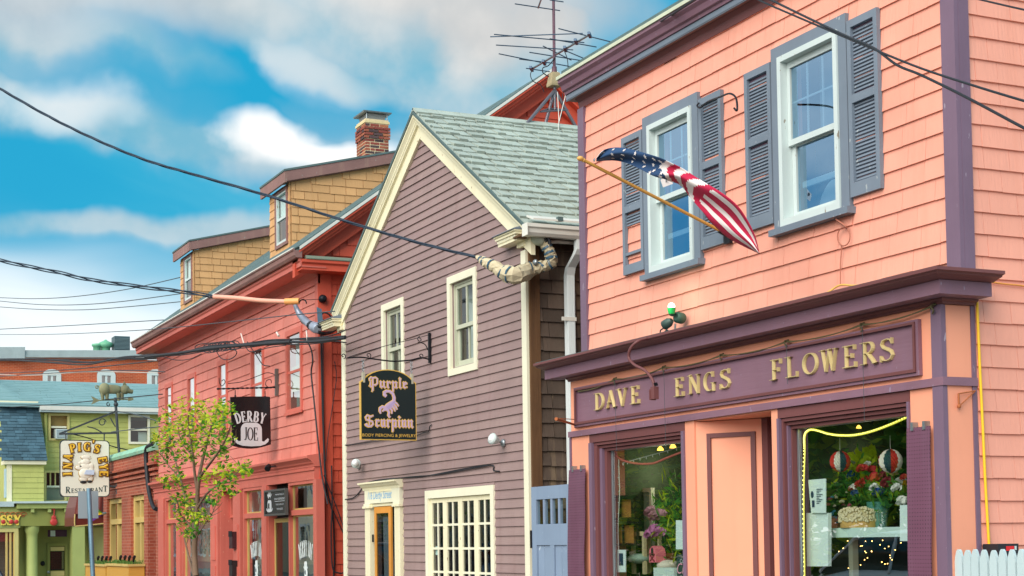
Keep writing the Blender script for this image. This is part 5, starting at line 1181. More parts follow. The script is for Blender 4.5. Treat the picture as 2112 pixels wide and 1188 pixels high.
# cornice return along the gable and rake boards
MB().loft([[(RX1, y, 5.44), (-21.23, y, 5.44), (-21.23, y, 5.52), (-21.20, y, 5.545), (-21.20, y, 5.585), (RX1, y, 5.60)] for y in (6.742, 8.6)]).build('cornice_return', REDS, RH)
MB().loft([[(RX1, y, 5.61), (-21.19, y, 5.588), (-21.185, y, 5.60), (-21.185, y, 5.635), (RX1, y, 5.70)] for y in (6.80, 8.6)]).build('return_flashing', plain('grey_green_flashing', lin(150, 160, 140), .5, .2), RH)
pr = [(.052, .335), (.085, .335), (.10, .30), (.15, .285), (.17, .25), (.20, .245), (.205, .12), (.40, .10), (.40, .0), (.052, .0)]
for (ya, yb) in ((6.70, 10.75), (14.75, 10.75)):
    MB().loft([[(RX1 + o, y, rz(y) - dz) for dz, o in pr] for y in (ya, yb)]).build('rake_board', REDS, RH)
    MB().loft([[(RX1 + o, y, rz(y) - dz) for dz, o in ((.0, .345), (.048, .345), (.048, .30), (0, .30))] for y in (ya, yb)]).build('drip_edge', GUTW, RH)
# corner boards, shingles
bx('corner_board', RX1 - .13, RX1 + .002, YR - .03, YR, .1, 5.30, REDT, RH); MB().box(RX1 + .0025, RX1 + .03, YR - .03, YR + .17, .1, 5.44).build('corner_board', REDS, RH)
clad(RH, 'wall_shingle', RED, 'F', YR, RX0, RX1 - .13, 2.86, 5.30, .168, .42, .8, .019, RW, seed=41, order='near', limit=170, gap=.006)
def rclip(z):
    if z < 5.45: return (YR + .17, 9.6)
    y = 6.73 + (z + .40 - 5.78) / .745; return (max(YR + .03, y), 21.5 - y)
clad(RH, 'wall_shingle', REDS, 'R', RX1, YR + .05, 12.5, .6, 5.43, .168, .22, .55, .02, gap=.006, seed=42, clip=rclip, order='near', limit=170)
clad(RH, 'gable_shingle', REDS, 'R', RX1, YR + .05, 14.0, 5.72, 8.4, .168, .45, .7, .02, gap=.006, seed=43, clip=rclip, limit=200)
MB().box(RX1 + .005, RX1 + .04, 8.05, 8.12, 5.8, 6.5).build('gable_batten', REDS, RH)
for i, q in enumerate(RW):
    a, b, c, d = q; w = frame_mb(a, b, c, d, .07, .07, .08, .085, YR - .035, YR + .02).build('window', REDT, RH); zm = (c + d) / 2
    bx('sill', a - .03, b + .03, YR - .055, YR - .0355, c - .01, c + .035, REDT, w)
    bx('meeting_rail', a + .071, b - .071, YR - .012, YR + .015, zm - .02, zm + .02, REDT, w)
    MB().quad((a + .05, YR - .002, c + .05), (b - .05, YR - .002, c + .05), (b - .05, YR - .002, zm), (a + .05, YR - .002, zm)).build('pane', GLASSC, w); MB().quad((a + .05, YR - .006, zm), (b - .05, YR - .006, zm), (b - .05, YR - .006, d - .05), (a + .05, YR - .006, d - .05)).build('pane', GLASSC, w)
    if i > 1: bx('pane_panel', a + .06, b - .06, YR + .05, YR + .06, c + .5, d - .04, plain('pale_pane_panel%d' % i, lin(212, 220, 226), .9), w)  # pale panel added to stand for the bright sky reflection in the pane
    else: bx('pane_panel', a + .06, b - .06, YR + .05, YR + .06, c + (.12 if i else .35), d - (.3 if i else .55), plain('pale_pane_panel%d' % i, lin(222, 214, 180), .9), w); curtain(w, a + .08, b - .08, c + .05, d - .05, YR + .11, i)  # cream panel added behind the pane for its reflected brightness
# side window with an awning hood, door bell, vents seen between the houses
hood = MB(); hood.loft([[(RX1 + .01, y, 4.98), (RX1 + .30, y, 4.85), (RX1 + .30, y, 4.83), (RX1 + .01, y, 4.80)] for y in (7.52, 8.3)]); hood.build('window_hood', REDS, RH)
frame_r(7.6, 8.2, 3.9, 4.82, .06, .06, .06, .06, RX1 - .01, RX1 + .04).build('side_window', REDT, RH)
MB().lathe(PX(664, 617, RX1 + .03), [(.055, 0), (.06, .05), (.045, .09), (.02, .1)], 12, (1, 0, 0)).build('wall_insulator', IRON, RH)

# dormers
def dormer(xa, xb, wx0, wx1, seed):
    yf = 7.175; s = .25; D = slab(RH, 'dormer', YELLOW, 'F', yf + .004, .08, xa + .03, xb - .05, rz(yf) - .1, 7.12, [(wx0 - .02, wx1 + .02, 6.2, 7.08)])
    dz_ = lambda y: 7.12 + s * (y - yf)
    ye = 9.75
    MB().prism([(yf + .01, rz(yf) - .15), (yf + .01, dz_(yf)), (ye, dz_(ye)), (ye, rz(ye) - .2)], (xb - .03, 0, 0), (0, 1, 0), (0, 0, 1), (.025, 0, 0)).build('cheek', YELLOW, D)
    MB().prism([(yf + .01, rz(yf) - .15), (yf + .01, dz_(yf)), (ye, dz_(ye)), (ye, rz(ye) - .2)], (xa, 0, 0), (0, 1, 0), (0, 0, 1), (.025, 0, 0)).build('cheek', YELLOW, D)
    def dc(z):
        lo = yf if z < 7.1 else yf + (z - 7.1) / s; hi = 6.73 + (z - 5.78) / .745 + .05; return (lo, hi)
    clad(D, 'shingle', YELLOW, 'R', xb - .004, yf, 9.8, rz(yf) - .02, 7.9, .128, .14, .30, .018, clip=dc, seed=seed, jitz=.004, gap=.009)
    h = (wx0 - .03, wx1 + .03, 6.2, 7.08)
    clad(D, 'shingle', YELLOW, 'F', yf, xa, xb - .002, rz(yf) - .02, 7.12, .128, .14, .3, .016, holes=[h], seed=seed + 1, gap=.007)
    frame_mb(wx0 - .03, wx1 + .03, 6.19, 7.09, .045, .045, .05, .045, yf - .035, yf + .03).build('window_frame', FASCIA, D)
    frame_mb(wx0 + .015, wx1 - .015, 6.24, 7.045, .035, .035, .045, .03, yf - .02, yf + .02).box(wx0 + .051, wx1 - .051, yf - .015, yf + .02, 6.62, 6.66).build('window_sash', WHITE, D)
    MB().quad((wx0, yf + .005, 6.22), (wx1, yf + .005, 6.22), (wx1, yf + .005, 7.06), (wx0, yf + .005, 7.06)).build('pane', GLASSR, D)
    bx('window_backing', wx0 - .1, wx1 + .1, yf + .3, yf + .32, 6.1, 7.1, INNER, D)
    bx('pale_pane_panel', wx0, wx1, yf + .05, yf + .06, 6.64, 7.06, PAPER, D)  # white panel added behind the upper sash as its bright reflection
    # shed roof with mauve fascia boards
    MB().loft([[(x, 7.04, dz_(7.04) + .17), (x, 9.72, dz_(9.72) + .17), (x, 9.72, dz_(9.72) + .20), (x, 7.04, dz_(7.04) + .20)] for x in (xa - .14, xb + .10)]).build('roof', ROOFD, D)
    MB().loft([[(x, 7.05, dz_(7.05) + .0), (x, 7.085, dz_(7.05) + .0), (x, 7.085, dz_(7.05) + .168), (x, 7.05, dz_(7.05) + .168)] for x in (xa - .13, xb + .09)]).build('fascia', FASCIA, D)
    MB().loft([[(xb + .06, y, dz_(y) + .01), (xb + .09, y, dz_(y) + .01), (xb + .09, y, dz_(y) + .168), (xb + .06, y, dz_(y) + .168)] for y in (7.086, 9.72)]).build('fascia', FASCIA, D)
    MB().loft([[(xb + .0, y, dz_(y) + .0), (xb + .059, y, dz_(y) + .0), (xb + .059, y, dz_(y) + .02), (xb + .0, y, dz_(y) + .02)] for y in (7.086, 9.6)]).build('soffit', FASCIA, D)
    bx('corner_trim', xb - .05, xb + .0, yf - .03, yf - .014, rz(yf), 7.12, YELLOW, D)
xd1 = PY(402, 600, 7.175).x
dormer(-24.22, -23.10, -23.84, -23.26, 51)
dormer(xd1 - 1.12, xd1, xd1 - .74, xd1 - .16, 57)

# brick chimney on the ridge
CH = MB().box(-30.86, -30.3, 11.02, 11.52, 8.4, 10.30).build('chimney', MORTAR, RH)
rr = random.Random(9); z = 8.55; row = 0; bh = .064; ztop = PX(775, 256, -30.3).z
CHx, CHy0, CHy1 = -30.3, 11.02, 11.52
while z < ztop - .01:
    left = int(round((ztop - z) / bh)); proud = .012 + (.03 if left in (2, 3, 4) else 0.0) + (.025 if left == 5 else 0)
    off = 0 if row % 2 == 0 else .11
    u = CHy0 - proud
    first = True
    while u < CHy1 + proud - .02:
        w = (.11 if (first and off) else rr.choice((.205, .205, .105))); e = min(u + w, CHy1 + proud); first = False
        piece('brick', 'slat', BRICKDK if rr.random() < .22 else BRICKP, CH, (CHx, u + .003, z), (e - u - .016, proud - .006, bh - .017), (0, 0, math.pi / 2)); u = e
    u = CHx - .56 
    while u < CHx - .01:
        w = rr.choice((.205, .105)); e = min(u + w, CHx + proud - .001)
        piece('brick', 'slat', BRICKDK if rr.random() < .3 else BRICKP, CH, (u + .003, CHy0, z), (e - u - .016, proud - .006, bh - .017)); u = e
    z += bh; row += 1
bx('mortar_crown', -30.88, -30.285, 11.0, 11.54, z + .002, z + .05, MORTARY, CH)
zc = z + .05
MB().loft([[(-30.80, 11.08, zc), (-30.36, 11.08, zc), (-30.36, 11.46, zc), (-30.80, 11.46, zc)], [(-30.82, 11.06, zc + .16), (-30.34, 11.06, zc + .16), (-30.34, 11.48, zc + .16), (-30.82, 11.48, zc + .16)]], 0, False).build('spark_mesh', plain('mesh_grey', lin(150, 150, 146), .5, .3), CH)
MB().loft([[(-30.90, 10.97, zc + .165), (-30.25, 10.97, zc + .165), (-30.25, 11.57, zc + .165), (-30.90, 11.57, zc + .165)], [(-30.91, 10.96, zc + .19), (-30.24, 10.96, zc + .19), (-30.24, 11.58, zc + .19), (-30.91, 11.58, zc + .19)]]).build('cap', GALV, CH)
MB().tube([(-30.32, 11.05, zc), (-30.32, 11.05, zc + .17)], .012, 5).tube([(-30.32, 11.5, zc), (-30.32, 11.5, zc + .17)], .012, 5).build('cap_leg', GALV, CH)

# ---------------------------------------------------------------- coffee shop front
YS = 7.0; fx = lambda px, y=YS: PY(px, 1080, y).x; fz = lambda px, py, y=YS: PY(px, py, y).z
MB().sweepx([(7.1, 2.86), (6.90, 2.83), (6.88, 2.82), (6.88, 2.79), (6.92, 2.765), (6.95, 2.74), (6.955, 2.72), (6.985, 2.70), (6.985, 2.67), (7.1, 2.67)], RX0 - .05, RX1 + .04).build('shop_cornice', REDT, RH)
bx('shop_frieze', RX0, RX1 + .02, 6.99, 7.1, 2.485, 2.668, REDT, RH)
bx('frieze_bead', RX0, RX1 + .025, 6.972, 6.9895, 2.62, 2.645, REDT, RH)
DKGREEN = plain('dark_green_door', lin(24, 50, 44), .25)
def shopbay(pa, pb, glass_mat=GLASSR):
    xa, xb = fx(pa), fx(pb); zt, zm = 2.44, 2.03
    w = frame_mb(xa - .05, xb + .05, .45, 2.483, .05, .05, .08, .045, YS, YS + .10).build('shop_window', REDT, RH)
    bx('transom_bar', xa, xb, YS + .005, YS + .095, zm - .04, zm + .04, REDT, w)
    frame_mb(xa + .001, xb - .001, zm + .041, zt - .003, .022, .022, .022, .02, YS + .055, YS + .085).build('transom_sash', TAN, w)
    frame_mb(xa + .001, xb - .001, .531, zm - .041, .028, .028, .04, .022, YS + .055, YS + .085).build('sash', TAN, w)
    MB().quad((xa + .02, YS + .07, zm + .05), (xb - .02, YS + .07, zm + .05), (xb - .02, YS + .07, zt - .02), (xa + .02, YS + .07, zt - .02)).build('pane', glass_mat, w)
    MB().quad((xa + .02, YS + .07, .55), (xb - .02, YS + .07, .55), (xb - .02, YS + .07, zm - .05), (xa + .02, YS + .07, zm - .05)).build('pane', glass_mat, w)
    bx('stall_riser', xa - .05, xb + .05, YS + .01, YS + .09, .12, .449, REDT, w)
    return w, xa, xb
wa, xa0, xa1 = shopbay(597, 647, GLASSC); wb, xb0, xb1 = shopbay(503, 539, GLASSC); wc, xc0, xc1 = shopbay(376, 434, GLASSC); wd, xd0, xd1_ = shopbay(342, 364, GLASSC)
def pil(pa, pb, panel=False):
    p = bx('pilaster', fx(pa), fx(pb), YS - .03, YS + .09, .12, 2.483, REDT, RH)
    if panel:
        w = fx(pb) - fx(pa)
        for (c, d) in ((.5, 1.2), (1.3, 1.9)): bx('raised_panel', fx(pa) + w * .25, fx(pb) - w * .25, YS - .045, YS - .0305, c, d, REDT, p)
pil(650, 657); pil(544, 553); pil(484, 499, True); pil(437, 452, True); pil(366, 374); pil(329, 340)
# recessed doors
def shopdoor(pa, pb, mat, dep, zt):
    xa, xb = fx(pa), fx(pb); d_ = bx('shop_door', xa, xb, YS + dep, YS + dep + .05, .12, zt, mat, RH)
    bx('door_reveal', xa - .02, xa, YS, YS + dep + .05, .12, 2.483, REDT, d_); bx('door_reveal', xb, xb + .02, YS + .09, YS + dep + .05, .12, 2.483, REDT, d_); return d_, xa, xb
dd, xe0, xe1 = shopdoor(554, 592, DKGREEN, .12, 1.98)
frame_mb(xe0 + .01, xe1 - .01, .2, 1.96, .05, .06, .1, .06, YS + .09, YS + .1195).build('door_frame', TAN, dd)
MB().quad((xe0 + .06, YS + .1, .3), (xe1 - .06, YS + .1, .3), (xe1 - .06, YS + .1, 1.9), (xe0 + .06, YS + .1, 1.9)).build('pane', glass('door_glass', (.3, .42, .38), 1.35), dd)
bx('transom_void', xe0, xe1, YS + .14, YS + .16, 1.98, 2.48, BRIM, dd)
pdr, xf0, xf1 = shopdoor(455, 479, plain('purple_panel_door', lin(96, 52, 72), .5), .22, 2.0)
frame_mb(xf0 + .005, xf1 - .005, 2.03, 2.44, .04, .04, .04, .04, YS + .17, YS + .21).build('transom_frame', REDT, pdr)
for (c, d) in ((.4, .95), (1.05, 1.4), (1.48, 1.85)): bx('raised_panel', xf0 + .22, xf1 - .08, YS + .20, YS + .2195, c, d, plain('purple_panel', lin(112, 66, 88), .45), pdr)
for (px, py, h, lab) in ((483, 1114, .28, 'tall dark mailbox on the red pilaster beside the purple door'), (483, 1172, .26, 'wide black letter box below the mailbox by the purple door')):
    p = PY(px, py, YS - .06); mb = MB().box(p.x - .10, p.x + .10, p.y - .06, p.y + .03, p.z - h / 2, p.z + h / 2); o = tag(mb.build('mailbox', plain('mailbox%d' % py, lin(40, 34, 36) if py > 1150 else lin(66, 34, 38), .4)), lab, 'mailbox')
    bx('lid', p.x - .105, p.x + .105, p.y - .07, p.y - .0605, p.z + h * .2, p.z + h / 2 + .01, IRON, o)
# things seen through the glass, plus panels added for its reflections
bx('shop_counter', -25.4, -22.3, 8.2, 8.6, .1, 1.15, plain('counter', lin(90, 80, 66), .6), RH)
bx('cream_reflection_panel', RX0 + .2, -21.8, YS + .42, YS + .44, 1.25, 2.47, CREAM, RH); bx('teal_reflection_panel', RX0 + .2, -21.8, YS + .44, YS + .46, .3, 1.249, plain('teal_reflection', lin(136, 164, 158), .8), RH)  # cream and teal panels added to imitate pale reflections in the shop glass
bx('shop_rear', RX0 + .2, RX1 - .2, 9.2, 9.28, .1, 2.7, plain('shop_rear_wall', lin(150, 146, 128), .9), RH)
# window lettering: arched name, coffee figure, address line
FW = (V((1, 0, 0)), V((0, 0, 1)), V((0, -1, 0)))
DEC = plain('white_decal', lin(232, 240, 240), .6)
def arch_word(mb, word, c, R_, a0, a1, size, wx, wt, uvn, glyph=glyph_serif, depth=.002, m=0, grow=0):
    u, v, n = uvn; tot = word_len(word, glyph, size, wx); x = 0
    for ch in word:
        adv = glyph(ch)[0] * wx * size; a = math.radians(a0 + (a1 - a0) * (x + adv / 2) / tot); uu = (u * math.sin(a) - v * math.cos(a)); vv = (u * math.cos(a) + v * math.sin(a))
        letter_mb(mb, ch, glyph, (c + vv * R_ - uu * adv / 2, uu, vv, n), size, wx, wt, depth, False, m, grow); x += adv
def hat(mb, c, w, h, uvn, depth=.002, m=0):
    u, v, n = uvn
    crown = [(-.30, .22), (-.30, .66)] + [(-.30 + .18 * (1 - math.cos(a)), .66 + .26 * math.sin(a)) for a in np.linspace(.15, 1.57, 6)] + [(.30 - .18 * (1 - math.cos(a)), .66 + .26 * math.sin(a)) for a in np.linspace(1.57, .15, 6)] + [(.30, .66), (.30, .22)]
    brim = [(.30, .20), (.36, .18), (.42, .26), (.47, .32), (.50, .28), (.48, .18), (.40, .08), (.25, .01), (0, -.01), (-.25, .01), (-.40, .08), (-.48, .18), (-.50, .28), (-.47, .32), (-.42, .26), (-.36, .18), (-.30, .20)]
    poly = crown + brim
    mb.prism([(p[0] * w, p[1] * h) for p in poly], c, u, v, n * depth, m)
for (x0, x1) in ((xa0, xa1), (xb0, xb1)):
    xm = (x0 + x1) / 2; W_ = x1 - x0; yy = YS + .062; m = MB()
    arch_word(m, 'DERBY JOE', V((xm, yy, .62)), .76, 112, 68, .24, .25, .42, FW)
    m.ball((xm, yy, 1.14), .085, 8, 0, (1, .05, 1)); m.ball((xm, yy, .98), .115, 8, 0, (1, .05, 1)); hat(m, V((xm, yy, 1.20)), .22, .12, FW)
    text_mb(m, 'DERBY-JOE.COM', (V((xm - W_ * .36, yy, .80)), *FW), .085, W_ * .72, .002)
    m.build('window_lettering', DEC, wa if x0 == xa0 else wb)
    m = MB(); m.ball((xm - .02, yy - .005, 1.15), .03, 6, 0, (1, .05, 1.2)); m.ball((xm + .03, yy - .006, .98), .045, 6, 0, (1, .05, 1)); m.build('decal_shade', plain('decal_dark', lin(50, 80, 80), .6), wa if x0 == xa0 else wb)
m = MB(); m.ball((xb1 - .12, YS + .2, 2.22), .11, 8, 0, (1, .2, 1), .2).box(xb1 - .5, xb1 - .1, YS + .2, YS + .22, 2.2, 2.215); m.build('yellow_emblem', plain('yellow_emblem', lin(240, 200, 30), .5), wb)
fl = MB()
for k in range(6): fl.box(xb0 + .06 + .055 * k, xb0 + .113 + .055 * k, YS + .12, YS + .124, 1.62 + .04 * abs(k - 2), 1.97, k % 2)
tag(fl.build('small_flag', [FRED, FWHT]), 'small striped flag hanging inside the coffee shop window', 'flag')
# transom board over the coffee shop door
p0, p1 = PY(548, 1034, 6.93), PY(592, 1034, 6.93); ts = tag(frame_mb(p0.x, p1.x, 2.0, 2.40, .02, .02, .03, .03, 6.90, 6.95).build('transom_sign', plain('grey_sign_frame', lin(84, 82, 80), .5)), 'small black coffee shop board over the dark green door', 'shop sign')
bx('board', p0.x + .02, p1.x - .02, 6.92, 6.949, 2.03, 2.37, BLACKP, ts)
W_ = p1.x - p0.x; m = MB(); ft = lambda x, z: V((p0.x + x * W_, 6.919, z))
arch_word(m, 'DERBY', ft(.22, 2.24), .055, 150, 30, .085, .5, .9, FW); hat(m, ft(.22, 2.06), W_ * .30, .2, FW)
for tx, zz, s, ln_ in (('PURVEYORS OF', 2.305, .034, .40), ('FINE ESPRESSO', 2.235, .045, .48), ('THE HOME OF', 2.155, .034, .36), ('THE JOE', 2.085, .040, .28)): text_mb(m, tx, (ft(.70, zz), *FW), s, W_ * ln_, .002, 0, 0, 'C')
m.box(p0.x + .47 * W_, p0.x + .93 * W_, 6.917, 6.919, 2.212, 2.218)
m.build('lettering', SILVERP, ts)
m = MB(); word_mb(m, 'JOE', glyph_serif, (ft(.165, 2.115) + V((0, -.004, 0)), *FW), .08, .42, .7); m.build('hat_lettering', BLACKP, ts)

# hanging coffee shop board (faces down the street)
xs = -23.54; DS = thing('hanging_sign', (xs, 6.63, 3.02), 'black hanging board reading Derby Joe with pale bowler hat', 'shop sign')
y0, y1, zA, zB = 6.315, 6.945, 3.06, 3.835
bow = [(6.35 + (6.955 - 6.35) * t, 3.075 + .03 * t - .055 * math.sin(math.pi * t)) for t in np.linspace(0, 1, 9)]
poly = bow + [(6.945, 3.84), (6.88, 3.845), (6.60, 3.838), (6.32, 3.822)]
MB().prism(poly, (xs - .012, 0, 0), (0, 1, 0), (0, 0, 1), (.024, 0, 0)).build('board', BLACKP, DS)
un = (V((0, 1, 0)), V((0, 0, 1)), V((1, 0, 0))); D0 = V((xs + .0125, 0, 0))
DX = lambda px: 6.315 + (px - 200) / 490 * (6.95 - 6.315); DZ = lambda py: 3.835 - (py - 455) / 660 * (3.835 - 3.03)
m = MB(); hat(m, V((xs + .0125, DX(455), DZ(1078))), DX(668) - DX(242), (DZ(785) - DZ(1078)) * 1.09, un)
arch_word(m, 'DERBY', V((xs + .0125, DX(448), DZ(1290))), DZ(772) - DZ(1290), 110.5, 70.5, .165, .66, .95, un); m.build('pale_print', SILVERP, DS)
m = MB(); ww = DX(535) - DX(362); word_mb(m, 'JOE', glyph_serif, (V((xs + .0150, DX(362), DZ(1008))), *un), DZ(842) - DZ(1008), ww / word_len('JOE', glyph_serif, DZ(842) - DZ(1008)), .5, 0, .002); m.build('dark_print', BLACKP, DS)
for yy in (6.40, 6.87):
    m = MB(); m.tube([(xs, yy, 3.83), (xs, yy, 3.93)], .007, 5).lathe((xs, yy, 3.83), [(.016, 0), (.016, .02)], 8); m.build('hanger', IRON, DS)
BK = thing('sign_bracket', (xs, 7.05, 3.95), 'twisted black iron bracket with curls holding the bowler hat board', 'bracket')
ar = [PX(449, 802, xs).lerp(PX(569, 799, xs), k / 60) for k in range(61)]
MB().tube(ar, [.012 + .004 * math.sin(k * 1.3) for k in range(61)], 7).build('twisted_arm', IRON, BK)
MB().ball(ar[0], .018, 6).build('arm_tip', IRON, BK)
bx('wall_plate', xs - .02, xs + .02, 7.03, 7.08, 3.86, 4.28, plain('pewter', lin(110, 110, 106), .5, .5), BK)
for pts in ([(570, 775), (560, 770), (550, 769), (538, 773), (500, 787), (470, 791)], [(570, 797), (556, 799), (548, 794), (550, 785), (558, 783), (560, 790)], [(452, 779), (453, 790), (458, 796), (464, 789), (462, 783), (457, 786)]):
    MB().tube(cat_curve([PX(a, b, xs) for a, b in pts], 6), .006, 6).build('curl', IRON, BK)
# small spotlight under the cornice
p = PY(553, 964, 6.82); L_ = thing('spot_lamp', p, 'small black spot lamp under the red shop cornice', 'spot lamp'); MB().lathe(p, [(.03, -.06), (.045, 0), (.045, .05)], 10, (.6, -.4, -.5)).build('head', IRON, L_); MB().tube([p, p + V((.05, .15, .03))], .012, 6).build('arm', IRON, L_)

# ------------------------------------------------------------------ low brick restaurant front
YB = 7.1; BX0, BX1 = -37.9, -31.98
BR = thing('brick_restaurant', (-35, 9, 0), 'low red brick restaurant with tall tan windows and green coping', 'building')
gx_ = lambda px, py=1080: PY(px, py, YB).x
w1a, w1b, w2a, w2b = gx_(221), gx_(251), gx_(270), gx_(297); zt1, zt2 = 2.66, 2.66
slab(BR, 'wall', BRICKR, 'F', YB, .3, BX0, BX1, 0, 3.36, [(w1a, w1b, .75, zt1), (w2a, w2b, .75, zt2), (gx_(305), gx_(321), .1, 2.75)])
bx('side_wall', BX0, BX0 + .3, YB + .301, 14, 0, 3.36, BRICKR, BR); bx('rear_wall', BX0 + .301, BX1, 13.7, 14, 0, 3.36, BRICKR, BR); bx('roof', BX0, BX1, YB + .05, 14, 3.361, 3.40, ROOFD, BR)
for (z, o) in ((2.86, .02), (3.0, .045), (3.10, .07), (3.22, .10)): bx('brick_band', BX0 - o, BX1, YB - o, YB, z, z + .05, BRICKR, BR)
bx('parapet', BX0 - .06, BX1, YB - .06, YB + .2, 3.275, 3.50, BRICKR, BR)
MB().sweepx([(YB - .10, 3.501), (YB - .12, 3.56), (YB - .05, 3.66), (YB + .25, 3.66), (YB + .25, 3.501)], BX0 - .1, BX1).build('coping', COPPER, BR)
for (a, b, zt) in ((w1a, w1b, zt1), (w2a, w2b, zt2)):
    w = frame_mb(a, b, .75, zt, .16, .12, .14, .12, YB + .06, YB + .2).build('window', TAN, BR); zm = 2.12; xm = (a + .16 + b - .12) / 2
    bx('transom_bar', a + .161, b - .121, YB + .05, YB + .19, zm - .06, zm + .06, TAN, w); bx('mullion', xm - .06, xm + .06, YB + .07, YB + .18, .891, zm - .061, TAN, w); bx('mullion', xm - .05, xm + .05, YB + .07, YB + .18, zm + .061, zt - .121, TAN, w)
    MB().quad((a + .1, YB + .12, .85), (b - .1, YB + .12, .85), (b - .1, YB + .12, zt - .1), (a + .1, YB + .12, zt - .1)).build('pane', GLASSC, w)
    bx('room_back', a - .3, b + .3, YB + 1.3, YB + 1.35, .5, 2.7, INNER, w)
xa, xb = gx_(305), gx_(321); rd = bx('side_door', xa, xb, YB + .32, YB + .36, .1, 2.75, plain('brick_red_door', lin(176, 66, 62), .5), BR); bx('door_lite', xa + .15, xb - .1, YB + .30, YB + .3195, 2.3, 2.62, TAN, rd); bx('door_step', xa - .1, xb + .1, YB - .1, YB + .3, .1, .75, plain('red_step', lin(160, 72, 60), .7), BR)
for (a, b, lab) in ((207, 250, 'ochre window box under the farther brick restaurant window'), (253, 300, 'ochre window box under the nearer brick restaurant window')):
    x0, x1 = gx_(a, 1160), gx_(b, 1160); z = PY(b, 1168, YB).z
    pb = tag(MB().box(x0, x1, YB - .35, YB - .02, z - .5, z - .0).build('window_box', plain('ochre_box%d' % a, lin(214, 160, 70), .6)), lab, 'planter')
    bx('rim', x0 - .03, x1 + .03, YB - .38, YB - .01, z + .001, z + .05, TAN, pb)
    m = MB()
    for k in range(160):
        p = V((random.uniform(x0, x1), random.uniform(YB - .34, YB - .05), z + .05)); m.tube([p, p + V((random.uniform(-.04, .04), random.uniform(-.04, .04), random.uniform(.03, .09)))], .008, 3)
    m.build('grass_tuft', plain('box_grass%d' % a, lin(90, 130, 60), .8), pb)
    for k in range(4):
        p = V((x0 + (x1 - x0) * (.3 + .2 * k), YB - .2, z + .05)); MB().tube([p, p + V((.0, 0, .06)), p + V((.07, .0, .14)), p + V((.12, 0, .16))], [.02, .02, .035, .03], 6).build('spot_lamp', IRON, pb)
hose = cat_curve([PY(a, b, YB - .10) for a, b in ((316, 915), (308, 919), (302, 926), (301, 945), (303, 975), (306, 1005), (311, 1030), (317, 1046), (322, 1050))], 5)
tag(MB().tube(hose, .045, 8).build('cable_duct', BLACKW), 'thick black cable duct looping down the brick restaurant corner', 'cable')
# pig sign: vane post on the brick corner, arm, board
xs = -36.35; K = lambda px, py, x=xs: PX(px, py, x)
PB = thing('sign_bracket', K(250, 1010), 'tall iron sign post with braced arm at the brick restaurant corner', 'bracket')
MB().tube([K(251, 1012), K(239, 838)], .032, 8).build('post', IRONG, PB); MB().obox(K(246, 985), (.05, 0, 0), (0, .07, 0), (0, 0, .38)).build('mount', IRONG, PB)
MB().tube([K(250, 1010), K(264, 1008)], .03, 6).tube([K(225, 1003), K(250, 1005)], .03, 6).build('stay', IRONG, PB)
MB().bar(K(122, 895), K(240, 893), .04, .04).build('arm', IRONG, PB); MB().bar(K(122, 895), K(240, 848), .035, .04).build('brace', IRONG, PB)
MB().tube(scroll(K(211, 871), (0, 1, 0), (0, 0, 1), .085, .05, 0, 400, 20), .012, 5).tube(cat_curve([K(180, 880), K(196, 884), K(210, 892)], 5), .014, 5).tube(cat_curve([K(238, 880), K(232, 870), K(228, 862)], 5), .014, 5).build('scroll', IRONG, PB)
for px in (136, 215): MB().tube([K(px, 895), K(px, 909)], .014, 5).build('hanger', IRONG, PB)
VN = thing('weather_vane', K(239, 838), 'green copper pig weather vane above the restaurant sign post', 'weather vane'); VG = paint('aged_copper', lin(146, 146, 112), .7, 0, .2, .8, lin(120, 84, 60))
vx = xs; MB().tube([K(239, 838), K(238, 820)], .03, 6).ball(K(239, 834), .055, 7).ball(K(238, 826), .04, 6).build('spindle', IRONG, VN)
body = MB(); c = K(233, 803); body.ball(c, .22, 9, 0, (.25, 1.05, .5)); body.ball(c + V((0, -.19, -.0)), .17, 8, 0, (.5, .8, .85)); body.ball(c + V((0, .27, .0)), .13, 8, 0, (.55, .9, .85)); body.tube([c + V((0, .33, -.02)), c + V((0, .45, -.05))], [.065, .045], 8)
for yy, zz in ((-.24, -.24), (-.14, -.26), (.12, -.26), (.2, -.24)): body.tube([c + V((0, yy, -.08)), c + V((0, yy + .01, zz))], [.055, .03], 6)
body.prism([(0, 0), (.09, .02), (.03, .1)], c + V((-.02, .22, .09)), (0, 1, 0), (0, 0, 1), (.04, 0, 0)); body.tube(scroll(c + V((0, -.36, .04)), (0, 1, 0), (0, 0, 1), .04, .02, 0, 420, 12), .012, 5)
body.build('pig', VG, VN)
m = MB(); m.tube([K(197, 826), K(269, 823)], .016, 6); m.prism([(0, -.05), (.12, -.02), (.12, .02), (0, .05)], K(264, 823), (0, 1, 0), (0, 0, 1), (.02, 0, 0)); m.prism([(-.12, -.10), (.08, 0), (-.12, .10), (-.07, 0)], K(199, 826), (0, 1, 0), (0, 0, 1), (.02, 0, 0)); m.build('arrow', VG, VN)
m = MB(); m.tube(scroll(K(224, 834), (0, 1, 0), (0, 0, 1), .05, .02, 90, 420, 14), .012, 5); m.build('curl', IRONG, VN)
SG = thing('restaurant_sign', K(175, 1030), 'cream board reading In a Pig\'s Eye Restaurant with pig cook relief', 'shop sign')
cs = [K(122, 908), K(224, 907), K(227, 1026), K(128, 1030)]; y0, y1 = 5.84, 6.945; z0, z1 = 2.68, 3.965
def rrect(i, r=.09):
    a0, a1, b0, b1 = y0 + i, y1 - i, z0 + i, z1 - i; P = []
    for (cy, cz, s) in ((a1 - r, b0 + r, -90), (a1 - r, b1 - r, 0), (a0 + r, b1 - r, 90), (a0 + r, b0 + r, 180)):
        for k in range(5): a = math.radians(s + 22.5 * k); P.append((cy + r * math.cos(a), cz + r * math.sin(a)))
    return P
